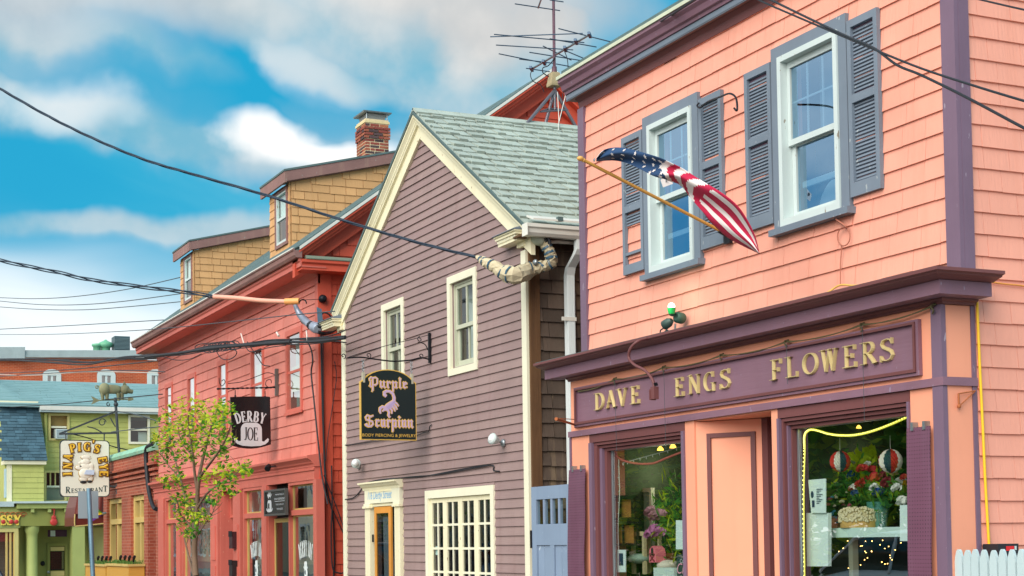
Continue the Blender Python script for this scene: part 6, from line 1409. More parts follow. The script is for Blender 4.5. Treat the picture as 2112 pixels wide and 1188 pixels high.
MB().prism(rrect(0), (xs - .03, 0, 0), (0, 1, 0), (0, 0, 1), (.06, 0, 0)).build('board', plain('dark_sign_edge', lin(54, 62, 62), .5), SG)
MB().prism(rrect(.018), (xs - .034, 0, 0), (0, 1, 0), (0, 0, 1), (.068, 0, 0)).build('board_face', plain('cream_sign', lin(240, 238, 220), .5), SG)
un = (V((0, 1, 0)), V((0, 0, 1)), V((1, 0, 0))); xf = xs + .0345
QY = lambda px: y0 + (px - 165) / 650 * (y1 - y0); QZ = lambda py: z1 - (py - 185) / 795 * (z1 - z0)
mo, mi = MB(), MB()
def pigletter(ch, px, py, ang, size, wx):
    a = math.radians(ang); u = V((0, math.cos(a), math.sin(a))); v = V((0, -math.sin(a), math.cos(a))); adv = glyph_serif(ch)[0] * wx * size
    c = V((xf, QY(px), QZ(py))) - u * adv / 2 - v * size / 2
    letter_mb(mo, ch, glyph_serif, (c, u, v, V((1, 0, 0))), size, wx, 1.3, .012, False, 0, .042); letter_mb(mi, ch, glyph_serif, (c + V((.012, 0, 0)), u, v, V((1, 0, 0))), size, wx, 1.35, .014, True)
for ch, px, py, ang, s, wx in (('P', 332, 300, 14, .185, .95), ('I', 418, 285, 3, .185, 1.1), ('G', 520, 280, -4, .185, .85), ("'", 598, 245, -8, .185, 1.0), ('S', 650, 305, -14, .185, 1.0), ('A', 268, 425, 76, .185, .85), ('N', 265, 545, 86, .185, .8), ('I', 262, 660, 93, .185, 1.1), ('E', 722, 460, -80, .185, 1.0), ('Y', 735, 560, -86, .185, .8), ('E', 738, 655, -92, .185, 1.0)):
    pigletter(ch, px, py, ang, s, wx)
mo.build('letter_outline', plain('umber_outline', lin(120, 84, 40), .6), SG); mi.build('raised_lettering', plain('yellow_gold', lin(238, 190, 60), .4), SG)
m = MB(); x = 240
for ch, x0_, x1_, b_, t_2 in (('R', 240, 303, 925, 838), ('E', 312, 350, 922, 862), ('S', 356, 395, 920, 862), ('T', 400, 445, 918, 862), ('A', 448, 500, 916, 862), ('U', 505, 552, 915, 862), ('R', 565, 612, 913, 855), ('A', 614, 665, 910, 850), ('N', 668, 722, 908, 843), ('T', 726, 785, 905, 822)):
    s = QZ(t_2) - QZ(b_); letter_mb(m, ch, glyph_serif, (V((xf, QY(x0_), QZ(b_))), *un), s, (QY(x1_) - QY(x0_)) / (glyph_serif(ch)[0] * s), .95, .004)
m.build('dark_lettering', plain('bottle_green_ink', lin(34, 66, 66), .6), SG)
PW_, PK, PBk = plain('pig_cream', lin(244, 236, 218), .5), plain('pig_shade', lin(190, 160, 112), .5), plain('pig_dark', lin(44, 44, 44), .5)
def lump(mb, px, py, rx_, rz_, d=.35, jit=0): mb.ball((xf + .005, QY(px), QZ(py)), 1.0, 9, 0, (min(rx_, rz_) * d * .6 / 590, rx_ / 590, rz_ / 618), jit)
pm = MB()
for a in ((500, 490, 62, 46), (468, 505, 44, 26), (500, 425, 66, 30), (550, 437, 26, 14), (505, 650, 100, 80), (560, 620, 52, 70), (500, 560, 86, 50), (420, 570, 60, 34), (570, 550, 40, 46), (470, 730, 60, 34), (560, 720, 38, 42), (430, 505, 22, 20)): lump(pm, *a)
pm.build('pig_relief', PW_, SG)
sh = MB()
for a in ((500, 503, 66, 52), (505, 655, 106, 86), (500, 428, 72, 34), (418, 572, 66, 40), (470, 732, 66, 40), (562, 722, 44, 48)): lump(sh, *a, .18)
sh.build('relief_outline', PK, SG)
dm = MB()
for a in ((435, 552, 24, 16), (528, 590, 18, 18), (470, 772, 46, 22), (552, 764, 36, 20), (457, 452, 8, 5), (485, 452, 8, 5)): lump(dm, *a, .9)
dm.build('relief_dark', PBk, SG)
am = MB(); am.prism([(QY(468) - y0, QZ(665) - z0), (QY(602) - y0, QZ(672) - z0), (QY(606) - y0, QZ(606) - z0), (QY(500) - y0, QZ(604) - z0)], (xf + .056, y0, z0), (0, 1, 0), (0, 0, 1), (.006, 0, 0)); am.build('apron', plain('apron_blue_white', lin(202, 216, 238), .6), SG)

# street sign seen from behind, awning, rainbow flag
ST = thing('street_sign', (-30.0, 5.5, .1), 'grey back of a street sign on blue grey post by the pavement', 'road sign')
q0, q1 = PY(183, 1008, 5.5), PY(190, 1188, 5.5); q1 = q0 + (q1 - q0) * 1.9
MB().tube([V((q1.x, 5.5, .1)), q0], .045, 8).build('post', paint('blue_grey_post', lin(108, 140, 158), .5, 0, .15, metal=.3), ST)
c = PY(182, 1041, 5.55); MB().obox(c, (.045, .185, 0), (-.008, .002, 0), (0, 0, .265)).build('sign_plate', GALV, ST)
AW = thing('awning', (-43, 8, 2.2), 'maroon quarter-round awning behind the pig sign', 'awning'); xw = -43.0
MAR = paint('maroon_canvas', lin(112, 44, 34), .4, 0, .1, bump=.05)
ya_, yb_ = PX(154, 1085, xw).y, PX(217, 1085, xw).y; zt_, zb_ = PX(180, 1010, xw).z, PX(180, 1084, xw).z
prof = [(ya_ + (1 - math.sin(a)) * .42, zb_ + .15 + (zt_ - zb_ - .1) * math.sin(a) if False else zb_ + .2 + (zt_ - zb_ - .2) * (1 - math.cos(a))) for a in np.linspace(0, 1.57, 8)]
rings = []
for t in (0, 1):
    rings.append([(xw + 1.6 * t - 1.6, p[0] if True else 0, p[1]) for p in [(ya_, zb_), (ya_, zb_ + .22), (ya_ + .04, zb_ + .5), (ya_ + .12, zb_ + .78), (ya_ + .26, zb_ + 1.0), (ya_ + .5, zb_ + 1.15), (yb_, zb_ + 1.2), (yb_, zb_)]])
MB().loft(rings).build('canvas', MAR, AW)
MB().tube([(xw + .02, ya_, zb_ - .02), (xw + .02, yb_, zb_ + .05)], .02, 6).tube(cat_curve([(xw + .02, ya_, zb_), (xw + .02, ya_, zb_ + .22), (xw + .02, ya_ + .05, zb_ + .5), (xw + .02, ya_ + .14, zb_ + .78), (xw + .02, ya_ + .3, zb_ + 1.02)], 4), .018, 6).build('piping', TAN, AW)
for k in range(3): MB().tube([(xw + .01, ya_ + .1 + .27 * k, zb_ + .3), (xw + .01, ya_ + .2 + .26 * k, zb_ + 1.05)], [.11, .09], 10).build('fold', MAR, AW)
xr_ = -37.4; RF = thing('rainbow_flag', PX(217, 1057, xr_), 'rainbow flag furled at an angle by the brick restaurant wall', 'flag'); MB().tube([PX(219, 1058, xr_), PX(211, 1060, xr_)], .035, 6).build('pole_end', GALV, RF)
RBC = [(220, 40, 40), (40, 150, 70), (240, 200, 30), (236, 140, 30), (50, 80, 180), (110, 40, 140)]; m = MB()
tipp = (214, 1060); rim = [(192, 1041), (194, 1047), (194, 1054), (197, 1064), (192, 1066), (188, 1070), (188, 1077)]
for k in range(6):
    a, b = rim[k], rim[k + 1]; d = .03 * math.sin(k * 2.0); P1, P2, P3 = PX(*tipp, xr_), PX(*a, xr_ + d), PX(*b, xr_ - d)
    m.loft([[P1, P2, P3], [P1 + V((.01, 0, 0)), P2 + V((.01, 0, 0)), P3 + V((.01, 0, 0))]], k)
m.build('cloth', [plain('rainbow%d' % k, lin(*c_), .7) for k, c_ in enumerate([(40, 150, 70), (150, 190, 50), (246, 206, 40), (240, 150, 30), (40, 90, 190), (110, 50, 150)])], RF)

# ------------------------------------------------------------------ green corner house across the side street
XG = -51.4; gy_ = lambda px, x=XG: PX(px, 1080, x).y; gz_ = lambda py, x=XG, px=150: PX(px, py, x).z
GH = thing('corner_house', (-55, 11, 0), 'lime green shingled corner house with blue roofs and olive shop porch', 'house')
yE0, yE1 = gy_(79), 15.5; zE = gz_(842)
wins = [(gy_(103), gy_(140), gz_(906), gz_(857)), (gy_(268), gy_(306), gz_(911), gz_(857)), (gy_(94), gy_(134), gz_(1033), gz_(974))]
slab(GH, 'wall', GREENS, 'R', XG - .003, .15, gy_(12), yE1, 0, zE, wins)
bx('side_wall', -58.6, XG - .16, gy_(12), gy_(12) + .15, 0, zE, GREENS, GH); bx('rear_wall', -58.6, -58.45, gy_(12) + .16, yE1, 0, zE, GREENS, GH); bx('end_wall', -58.44, XG - .16, yE1 - .15, yE1, 0, zE, GREENS, GH)
bx('upper_floor', -58.4, XG - .16, gy_(12) + .16, yE1 - .16, 2.9, 3.0, INNER, GH); bx('partition', -54, -53.9, gy_(12) + .16, yE1 - .16, 0, 5.8, INNER, GH)
clad(GH, 'shingle', GREENS, 'R', XG, gy_(12), 12.4, 2.9, zE - .05, .165, .45, .8, .022, wins, seed=61, order='near', limit=290)
ze0, ze1 = gz_(838) + .0, PX(150, 788, -55.2).z
MB().loft([[(XG + .32, y, ze0), (-55.2, y, ze1), (-55.2, y, ze1 - .08), (XG + .32, y, ze0 - .08)] for y in (6.3, 15.8)]).build('roof', BLUEROOF, GH)
MB().loft([[(-55.2, y, ze1), (-58.9, y, ze0), (-58.9, y, ze0 - .08), (-55.2, y, ze1 - .08)] for y in (6.3, 15.8)]).build('roof', BLUEROOF, GH)
m = MB(); rr = random.Random(3); nr = 14
for i in range(nr):
    a = V((XG + .33, 0, ze0)).lerp(V((-55.2, 0, ze1)), i / nr); b = V((XG + .33, 0, ze0)).lerp(V((-55.2, 0, ze1)), (i + 1.06) / nr); y = 6.35
    while y < 15.7:
        w = rr.uniform(.6, 1.0); tk = rr.uniform(.012, .03); m.add([(a.x, y, a.z), (a.x, y + w - .01, a.z), (b.x, y + w - .01, b.z + .004), (b.x, y, b.z + .004), (a.x, y, a.z + tk), (a.x, y + w - .01, a.z + tk), (b.x, y + w - .01, b.z + .006), (b.x, y, b.z + .006)], [(4, 5, 6, 7), (0, 1, 5, 4), (0, 4, 7, 3), (1, 2, 6, 5)]); y += w
m.build('roof_courses', BLUEROOF, GH, kind='stuff')
bx('eave_fascia', XG + .33, XG + .37, yE0, 15.8, ze0 - .16, ze0 - .03, GUTW, GH); bx('gutter', XG + .10, XG + .325, yE0, 15.8, ze0 - .22, ze0 - .085, ZINC, GH)
for k, q in enumerate(wins):
    fw = frame_r(q[0] - .05, q[1] + .05, q[2] - .05, q[3] + .05, .07, .07, .07, .07, XG - .02, XG + .06).build('window', BUTTER if k != 1 else CREAMW, GH); zm = (q[2] + q[3]) / 2
    bx('meeting_rail', XG - .04, XG + .03, q[0] + .041, q[1] - .041, zm - .03, zm + .03, CREAMW, fw)
    MB().quad((XG - .03, q[0], q[2]), (XG - .03, q[1], q[2]), (XG - .03, q[1], q[3]), (XG - .03, q[0], q[3])).build('pane', GLASSR, fw)
    if k == 0: bx('pane_panel', XG - .10, XG - .08, q[0], q[1], zm, q[3], plain('tan_blind', lin(200, 160, 100), .8), fw)
    if k == 1: bx('curtain', XG - .12, XG - .1, q[0] + .3, q[1], q[2], q[2] + .35, CURT, fw)
    if k == 2:
        for j in range(3): yy = q[0] + (q[1] - q[0]) * (j + 1) / 4; bx('muntin', XG - .035, XG + .01, yy - .02, yy + .02, zm + .03, q[3], BUTTER, fw)
        bx('pane_panel', XG - .10, XG - .08, q[0], q[1], q[2], zm, plain('grey_blind', lin(160, 168, 150), .8), fw)
q = wins[0]; AC = thing('air_conditioner', (XG, (q[0] + q[1]) / 2, q[2]), 'white window air conditioner in the lime green house', 'air conditioner')
MB().box(XG - .1, XG + .28, q[0] + .14, q[1] - .06, q[2] + .0, q[2] + .30).build('case', WHITE, AC); bx('grille', XG + .281, XG + .29, q[0] + .17, q[1] - .09, q[2] + .03, q[2] + .27, plain('grille_grey', lin(120, 140, 150), .6), AC)
for k in range(7): bx('fin', XG + .291, XG + .296, q[0] + .18, q[1] - .10, q[2] + .05 + .03 * k, q[2] + .062 + .03 * k, WHITE, AC)
yp = gy_(94); MB().tube([(XG + .09, yp, zE - .18), (XG + .05, yp, zE - .3), (XG + .05, yp, gz_(952)), (XG + .4, yp - .25, gz_(970)), (XG + .5, gy_(24), gz_(985)), (XG + .5, gy_(20), gz_(995)), (XG + .5, gy_(20), gz_(1030)), (XG + .5, gy_(40), gz_(1038))], .055, 8).build('downpipe', GREENS, GH)
# projecting wing with steep blue roof
xw0, xw1 = XG + .02, XG + .75; ym0, ym1 = gy_(3), gy_(80)
zt_, zb_ = gz_(836), gz_(953)
bx('wing_wall', XG + .003, xw1 - .1, gy_(10), gy_(84), 2.9, zb_ - .08, GREENS, GH)
for xx, yy0, yy1 in ((xw1 - .1, gy_(10), gy_(84)),): clad(GH, 'wing_shingle', GREENS, 'R', xx, yy0, yy1, 2.9, zb_ - .1, .165, .3, .7, .02, seed=66, limit=80)
bx('wing_corner_board', xw1 - .12, xw1 - .06, gy_(10) - .03, gy_(10) + .12, 2.9, zb_ - .1, CREAM, GH)
bx('wing_window', XG + .1, xw1 - .2, gy_(10) - .04, gy_(10) - .001, 3.1, 4.0, plain('pale_blue_window', lin(150, 190, 200), .2), GH)
MB().loft([[(xw1 + .05, ym0, zb_), (xw0, ym0, zt_), (XG, ym0, zt_), (XG, ym0, zb_)], [(xw1 + .05, gy_(90), zb_), (xw0, ym1, zt_), (XG, ym1, zt_), (XG, gy_(90), zb_)]]).build('steep_roof', BLUESH, GH)
rr = random.Random(8); nr = 19
for i in range(nr):
    t0_, t1_ = i / nr, (i + 1) / nr; a = V((xw1 + .055, 0, zb_)).lerp(V((xw0 + .005, 0, zt_)), t0_); b = V((xw1 + .055, 0, zb_)).lerp(V((xw0 + .005, 0, zt_)), t1_ + .008); y = ym0 - rr.uniform(0, .3); ye = gy_(90) + (ym1 - gy_(90)) * t0_
    ang = math.atan2(a.x - b.x, b.z - a.z); Rt = (Matrix.Rotation(-ang, 4, 'Y') @ Matrix.Rotation(math.pi / 2, 4, 'Z')).to_euler()
    while y < ye - .05:
        w = rr.uniform(.14, .34); e = min(y + w, ye); piece('roof_shingle', 'lap', BLUESH, GH, (a.x, y, a.z), (e - y - .006, rr.uniform(.012, .03), (b - a).length + .01), Rt); y = e
bx('wing_frieze', XG, xw1 + .02, gy_(2), gy_(88), zb_ - .12, zb_ - .005, CREAM, GH); bx('wing_roof_trim', XG, XG + .12, gy_(-4), gy_(78), zt_ + .002, zt_ + .09, CREAM, GH)

# olive shop porch at the foot
xp = XG + 1.1; py0 = gy_(42, xp); py1 = gy_(160, xp) + 1.5; pz = lambda py, px=150: PX(px, py, xp).z
zc = pz(1038); zl = pz(1084)
bx('porch_roof', XG, xp + .25, py0 - .2, py1, zc - .0, zc + .06, ZINC, GH); bx('porch_cornice', XG, xp + .16, py0 - .12, py1, zc - .16, zc - .001, OLIVEL, GH); bx('porch_frieze', XG, xp + .02, py0, py1, zl, zc - .161, OLIVE, GH)
for px in (66, 101, 135): yy = gy_(px, xp); bx('modillion', xp + .021, xp + .13, yy - .05, yy + .05, zc - .28, zc - .165, OLIVEL, GH)
def column(px): 
    yy = gy_(px, xp); MB().lathe((xp - .22, yy, .1), [(.21, 0), (.21, .1), (.175, .14), (.165, zl - .5), (.175, zl - .35), (.22, zl - .25), (.23, zl - .1)], 14).build('column', OLIVEL, GH)
column(68)
bx('porch_post', xp - .42, xp - .02, gy_(163, xp) - .2, gy_(163, xp) + .18, .1, zl - .001, OLIVEL, GH)
XD = XG + .36
yd0, yd1 = gy_(97, XD - .3), gy_(139, XD - .3)
bx('recess_back', XD - .34, XD - .3, gy_(50), gy_(165), .1, zl, OLIVE, GH)
zf = lambda py: PX(118, py, XD - .25).z
dgo = frame_r(yd0, yd1, .1, zf(1120), .08, .08, .3, .10, XD - .299, XD - .25).build('street_door', OLIVE, GH)
bx('upper_panel', XD - .298, XD - .26, yd0 + .1, yd1 - .1, zf(1136), zf(1128), BUTTER, dgo); bx('lower_panel', XD - .298, XD - .26, yd0 + .1, yd1 - .1, zf(1188), zf(1178), BUTTER, dgo)
MB().quad((XD - .27, yd0 + .1, zf(1174)), (XD - .27, yd1 - .1, zf(1174)), (XD - .27, yd1 - .1, zf(1138)), (XD - .27, yd0 + .1, zf(1138))).build('pane', glass('porch_glass', (.5, .55, .55), 2.2), dgo)
bx('pane_backing', XD - .295, XD - .28, yd0 + .1, yd1 - .1, zf(1176), zf(1137), BRIM, dgo)
bx('transom_glass', XD - .298, XD - .28, yd0 + .02, yd1 - .02, zf(1107), zf(1093), plain('dark_transom', lin(92, 66, 90), .15), GH)
bx('transom_card', XD - .279, XD - .275, yd0 + .1, yd0 + .25, zf(1106), zf(1094), PAPER, GH)
c = PX(88, 1162, XD - .25); MB().ball(c, .08, 8, 0, (.8, .9, 1.0)).build('door_bell_box', IRON, GH)
c = PX(100, 1180, XD - .25); MB().ball(c, .05, 7).build('door_knob', GALV, dgo)
c = PX(111, 1072, xp + .08); GTR = thing('guitar_emblem', c, 'small red guitar shaped emblem on the olive porch frieze', 'emblem'); RD = plain('emblem_red', lin(196, 62, 56), .4)
MB().ball(c - V((0, 0, .07)), .12, 8, 0, (.3, 1, .95)).ball(c + V((0, 0, .07)), .08, 8, 0, (.3, 1, .9)).tube([c + V((.0, .0, .1)), c + V((0, .02, .32))], .022, 6).box(c.x - .02, c.x + .02, c.y - .06, c.y + .04, c.z + .3, c.z + .4).build('body', RD, GTR)
# porch shop window, face and name board at the street corner
yw0, yw1 = gy_(0, xp), gy_(38, xp)
bx('bay_frieze', XG, xp, yw0 - 1.5, py0 - .001, zl - .05, zc - .1, OLIVEL, GH); bx('bay_cornice', XG, xp + .1, yw0 - 1.5, py0 - .201, zc - .099, zc + .06, ZINC, GH)
bw = frame_r(yw0 - .5, yw1, .1, zl - .06, .2, .12, .3, .12, xp - .1, xp - .02).build('bay_window', BUTTER, GH)
bx('bay_blind', xp - .14, xp - .12, yw0 - .4, yw1, pz(1115), pz(1096), plain('maroon_blind', lin(150, 50, 52), .7), bw)
for k in range(4): yy = gy_(14 + 8 * k, xp); bx('bay_bar', xp - .105, xp - .06, yy - .03, yy + .03, .4, zl - .15, TAN, bw)
MB().quad((xp - .11, yw0 - .3, .4), (xp - .11, yw1, .4), (xp - .11, yw1, zl - .15), (xp - .11, yw0 - .3, zl - .15)).build('pane', GLASSC, bw)
bx('bay_room', XG + .2, XG + .25, yw0 - .5, yw1, .1, zl, INNER, bw)
NB = thing('name_board', PX(20, 1076, xp + .05), 'yellow and red shop name letters below rusty scrollwork on the porch', 'shop sign'); m = MB(); mr = MB()
for ch, px in (('S', 6), ('S', 19), ('Y', 33)):
    o = PX(px - 5, 1083, xp + .03); letter_mb(m, ch, glyph_serif, (o, V((0, 1, 0)), V((0, 0, 1)), V((1, 0, 0))), .30, .9, 1.5, .03); mr.ball(o + V((.03, .08 + .05 * (px % 3), .1)), .07, 7, 0, (.4, 1, 1))
m.build('letters', plain('sign_yellow', lin(244, 214, 90), .5), NB); mr.build('berries', RD, NB)
m = MB()
for k in range(5): m.tube(scroll(PX(4 + 11 * k, 1062, xp + .03), (0, 1, 0), (0, 0, 1), .10, .03, 0, 400, 14), .014, 5)
m.tube([PX(0, 1064, xp + .03), PX(52, 1062, xp + .03)], .014, 5); m.build('scrollwork', RUST, NB)
tag(bx('yellow_door', XG + .05, XG + .10, gy_(182), gy_(214), .1, PX(200, 1088, XG).z, BUTTER, None), 'plain butter yellow door between the olive porch and brick restaurant', 'door')

# ------------------------------------------------------------------ far brick block
XF = -75.0; fy = lambda px: PX(px, 760, XF).y; fz_ = lambda py, px=150: PX(px, py, XF).z
FB = thing('brick_block', (-80, 14, 0), 'long orange brick block with arched white windows far behind', 'building')
fw_ = [(88, 126), (200, 238), (303, 341)]; zb_, zt_ = 7.6, fz_(766)
slab(FB, 'wall', BRICKF, 'R', XF, .3, 4.5, 22, 0, fz_(737), [(fy(a), fy(b), zb_, fz_(768, a)) for a, b in fw_])
bx('rear_wall', -86, -85.7, 4.5, 22, 0, 9.8, BRICKF, FB); bx('end_wall', -85.69, XF - .31, 4.5, 4.8, 0, 9.8, BRICKF, FB); bx('end_wall', -85.69, XF - .31, 21.7, 22, 0, 9.8, BRICKF, FB); bx('roof', -86, XF - .31, 4.5, 22, 9.81, 9.95, ROOFD, FB)
zt2 = fz_(741, 150)
MB().loft([[(XF - .3, y, PX(px, 738, XF).z - .05), (XF + .25, y, PX(px, 738, XF).z), (XF + .35, y, PX(px, 724, XF).z), (XF - .3, y, PX(px, 722, XF).z)] for px, y in ((50, fy(50)), (345, fy(345)))]).build('cornice', ZINC, FB)
MB().loft([[(XF - .3, y, PX(px, 742, XF).z), (XF + .30, y, PX(px, 742, XF).z), (XF + .45, y, PX(px, 718, XF).z), (XF - .3, y, PX(px, 716, XF).z)] for px, y in ((-60, fy(-60)), (50, fy(50) - .02))]).build('cornice', ZINC, FB)
for a, b in fw_:
    ya, yb = fy(a), fy(b); zt = fz_(768, a); w = frame_r(ya, yb, zb_, zt - .12, .22, .22, .2, .02, XF - .15, XF + .03).build('window', WHITE, FB)
    ym = (ya + yb) / 2; MB().prism([(ya, zt - .118)] + [(ym - (ym - ya) * math.cos(t), zt - .118 + .28 * math.sin(t)) for t in np.linspace(0.05, 3.09, 9)] + [(yb, zt - .118)], (XF - .15, 0, 0), (0, 1, 0), (0, 0, 1), (.18, 0, 0)).build('arch_head', WHITE, w)
    bx('mullion', XF - .12, XF, ym - .05, ym + .05, zb_ + .2, zt - .14, WHITE, w); MB().quad((XF - .1, ya + .1, zb_), (XF - .1, yb - .1, zb_), (XF - .1, yb - .1, zt - .1), (XF - .1, ya + .1, zt - .1)).build('pane', GLASSC, w); bx('room_back', XF - 1, XF - .95, ya - .3, yb + .3, zb_, zt, INNER, w)
GRN = paint('green_tank_paint', lin(112, 178, 142), .5, 0, .1)
c = PX(218, 722, XF - 1); VT = thing('roof_ventilator', c, 'mint green round roof ventilator on the far brick block', 'ventilator'); MB().lathe(c - V((0, 0, .1)), [(.22, 0), (.22, .22), (.34, .26), (.34, .42), (.28, .46), (.1, .54), (.03, .6)], 14).build('drum', GRN, VT)
c = PX(200, 722, XF - 1); VT = thing('roof_ventilator', c, 'smaller mint green box ventilator beside the round one', 'ventilator'); MB().lathe(c - V((0, 0, .1)), [(.18, 0), (.18, .25), (.24, .28), (.24, .38), (.02, .42)], 12).build('drum', GRN, VT)
c = PX(249, 722, XF - 1); CU = thing('roof_condenser', c, 'dark grey louvred condenser unit on the far brick block roof', 'condenser'); MB().box(c.x - .4, c.x + .4, c.y - .36, c.y + .36, c.z - .1, c.z + .62).build('case', plain('condenser_grey', lin(64, 86, 92), .5), CU)
for k in range(9): bx('louvre', c.x + .401, c.x + .43, c.y - .33, c.y + .33, c.z + .0 + .062 * k, c.z + .03 + .062 * k, plain('louvre_grey%d' % k, lin(96, 116, 120), .5), CU)

# ------------------------------------------------------------------ street tree
def leaf_cloud(mb, pts, size, n, spread, mats, droop=.3):
    for p in pts:
        for k in range(n):
            d = V((random.gauss(0, 1), random.gauss(0, 1), random.gauss(0, .8))) * spread; c = p + d
            a = V((random.uniform(-1, 1), random.uniform(-1, 1), random.uniform(-.6, .6))).normalized(); b = a.cross(V((random.uniform(-1, 1), random.uniform(-1, 1), 1.3))).normalized(); s = size * random.uniform(.6, 1.25)
            up = a.cross(b) * s * .12
            mb.add([c - a * s, c - b * s * .55 + up, c + a * s, c + b * s * .55 + up], [(0, 1, 2, 3)], random.choice(mats))
def leafm(name, c):
    m = plain(name, c, .55); t = m.node_tree; b = t.nodes['Principled BSDF']; tl = t.nodes.new('ShaderNodeBsdfTranslucent'); tl.inputs[0].default_value = (min(1, c[0] * 1.5), min(1, c[1] * 1.5), c[2], 1); mx = t.nodes.new('ShaderNodeMixShader'); mx.inputs[0].default_value = .4
    t.links.new(b.outputs[0], mx.inputs[1]); t.links.new(tl.outputs[0], mx.inputs[2]); t.links.new(mx.outputs[0], t.nodes['Material Output'].inputs[0]); return m
LG, LY, LP, LD = leafm('leaf_green', lin(80, 142, 36)), leafm('leaf_yellow_green', lin(188, 206, 46)), leafm('blossom_yellow', lin(220, 216, 84)), leafm('leaf_dark', lin(46, 100, 32))
TR = thing('street_tree', (-21.6, 5.45, .1), 'young street tree with yellow green leaves before the red house', 'tree')
BARK = paint('young_bark', lin(128, 104, 86), .9, 0, .25, grain=.4, gdir='z')
YT = 5.5; K5 = lambda px, py, dy=0: PY(px, py, YT + dy)
br = MB(); tips = []
def limb(pts, r0, r1, dy=0, n=4):
    P = cat_curve([K5(a, b, dy * i / (len(pts) - 1)) for i, (a, b) in enumerate(pts)], n); br.tube(P, [r0 + (r1 - r0) * i / (len(P) - 1) for i in range(len(P))], 7); return P
base_ = K5(404, 1188); br.tube([V((base_.x, YT, .1)), base_, ], [.055, .046], 8)
trunk = limb([(404, 1188), (401, 1140), (404, 1090), (406, 1050), (408, 1010), (412, 975)], .046, .026)
LIM = [([(404, 1090), (392, 1050), (380, 1020), (372, 985), (360, 945), (345, 905)], .028, .006, .25), ([(408, 1020), (402, 980), (398, 940), (392, 900), (388, 860), (392, 840)], .024, .006, -.25), ([(412, 975), (420, 940), (430, 900), (440, 868), (448, 842)], .026, .006, .2), ([(411, 985), (430, 960), (452, 930), (468, 900), (478, 870)], .022, .005, -.2),
       ([(406, 1050), (425, 1020), (450, 1000), (475, 985), (500, 968)], .02, .004, .2), ([(400, 1188), (392, 1160), (385, 1130), (381, 1110), (388, 1090)], .02, .008, .3), ([(404, 1100), (385, 1075), (372, 1060), (366, 1035)], .018, .005, -.3), ([(372, 985), (352, 965), (336, 945), (330, 930)], .012, .004, .1), ([(430, 900), (415, 880), (408, 850)], .01, .004, 0), ([(398, 940), (380, 920), (368, 890), (372, 862)], .012, .004, -.1), ([(452, 930), (470, 925), (485, 915)], .010, .004, 0), ([(404, 1110), (420, 1085), (436, 1062), (446, 1040)], .013, .004, .2)]
for pts, r0, r1, dy in LIM: limb(pts, r0, r1, dy)
rt = random.Random(4)
for i in range(70):
    pts, r0, r1, dy = LIM[i % len(LIM)]; f = rt.uniform(.4, 1); k = min(int(f * (len(pts) - 1)), len(pts) - 2); t = f * (len(pts) - 1) - k
    a = (pts[k][0] + (pts[k + 1][0] - pts[k][0]) * t, pts[k][1] + (pts[k + 1][1] - pts[k][1]) * t); e = (a[0] + rt.uniform(-26, 26), a[1] - rt.uniform(2, 30)); d0 = dy * f
    br.tube([K5(*a, d0), K5((a[0] + e[0]) / 2 + 2, (a[1] + e[1]) / 2, d0 + .03), K5(*e, d0 + rt.uniform(-.15, .15))], [.006, .004, .0025], 5)
br.build('trunk', BARK, TR)
cl = MB(); random.seed(17)
CL = [(345, 895, 26, 2), (360, 862, 30, 2), (392, 842, 26, 3), (430, 850, 24, 2), (456, 838, 14, 2), (458, 868, 18, 1), (474, 843, 10, 1), (462, 905, 20, 0), (440, 890, 30, 1), (405, 880, 32, 1), (375, 900, 30, 1), (350, 925, 24, 0), (335, 940, 18, 0), (326, 905, 12, 2), (420, 925, 26, 0), (390, 935, 24, 0), (352, 990, 16, 0), (338, 985, 10, 2), (366, 975, 14, 0), (425, 985, 10, 1), (450, 972, 14, 1), (470, 968, 12, 2), (498, 962, 14, 1), (478, 990, 10, 0), (380, 1015, 16, 0), (376, 1040, 14, 0), (398, 1052, 18, 2), (420, 1062, 14, 0), (385, 1085, 18, 0), (395, 1100, 12, 0), (440, 1025, 14, 0), (455, 1005, 12, 0), (480, 1015, 8, 0), (460, 935, 12, 0), (372, 1062, 10, 1), (410, 1068, 12, 2), (300 + 62, 1030, 9, 0), (510, 968, 8, 1)]
for (px, py, r, k) in CL:
    n = int(r * 2.25); mats = [(0, 0, 3, 1), (1, 0, 1, 0), (2, 1, 1, 0), (2, 2, 1, 1)][k]
    for _ in range(n):
        a = random.uniform(0, 6.28); q = r * math.sqrt(random.random()) * 1.05; c = K5(px + q * math.cos(a), py + q * math.sin(a), random.gauss(0, .18)); leaf_cloud(cl, [c], .040, 2, .03, mats)
cl.build('crown', [LG, LY, LP, LD], TR, kind='stuff')

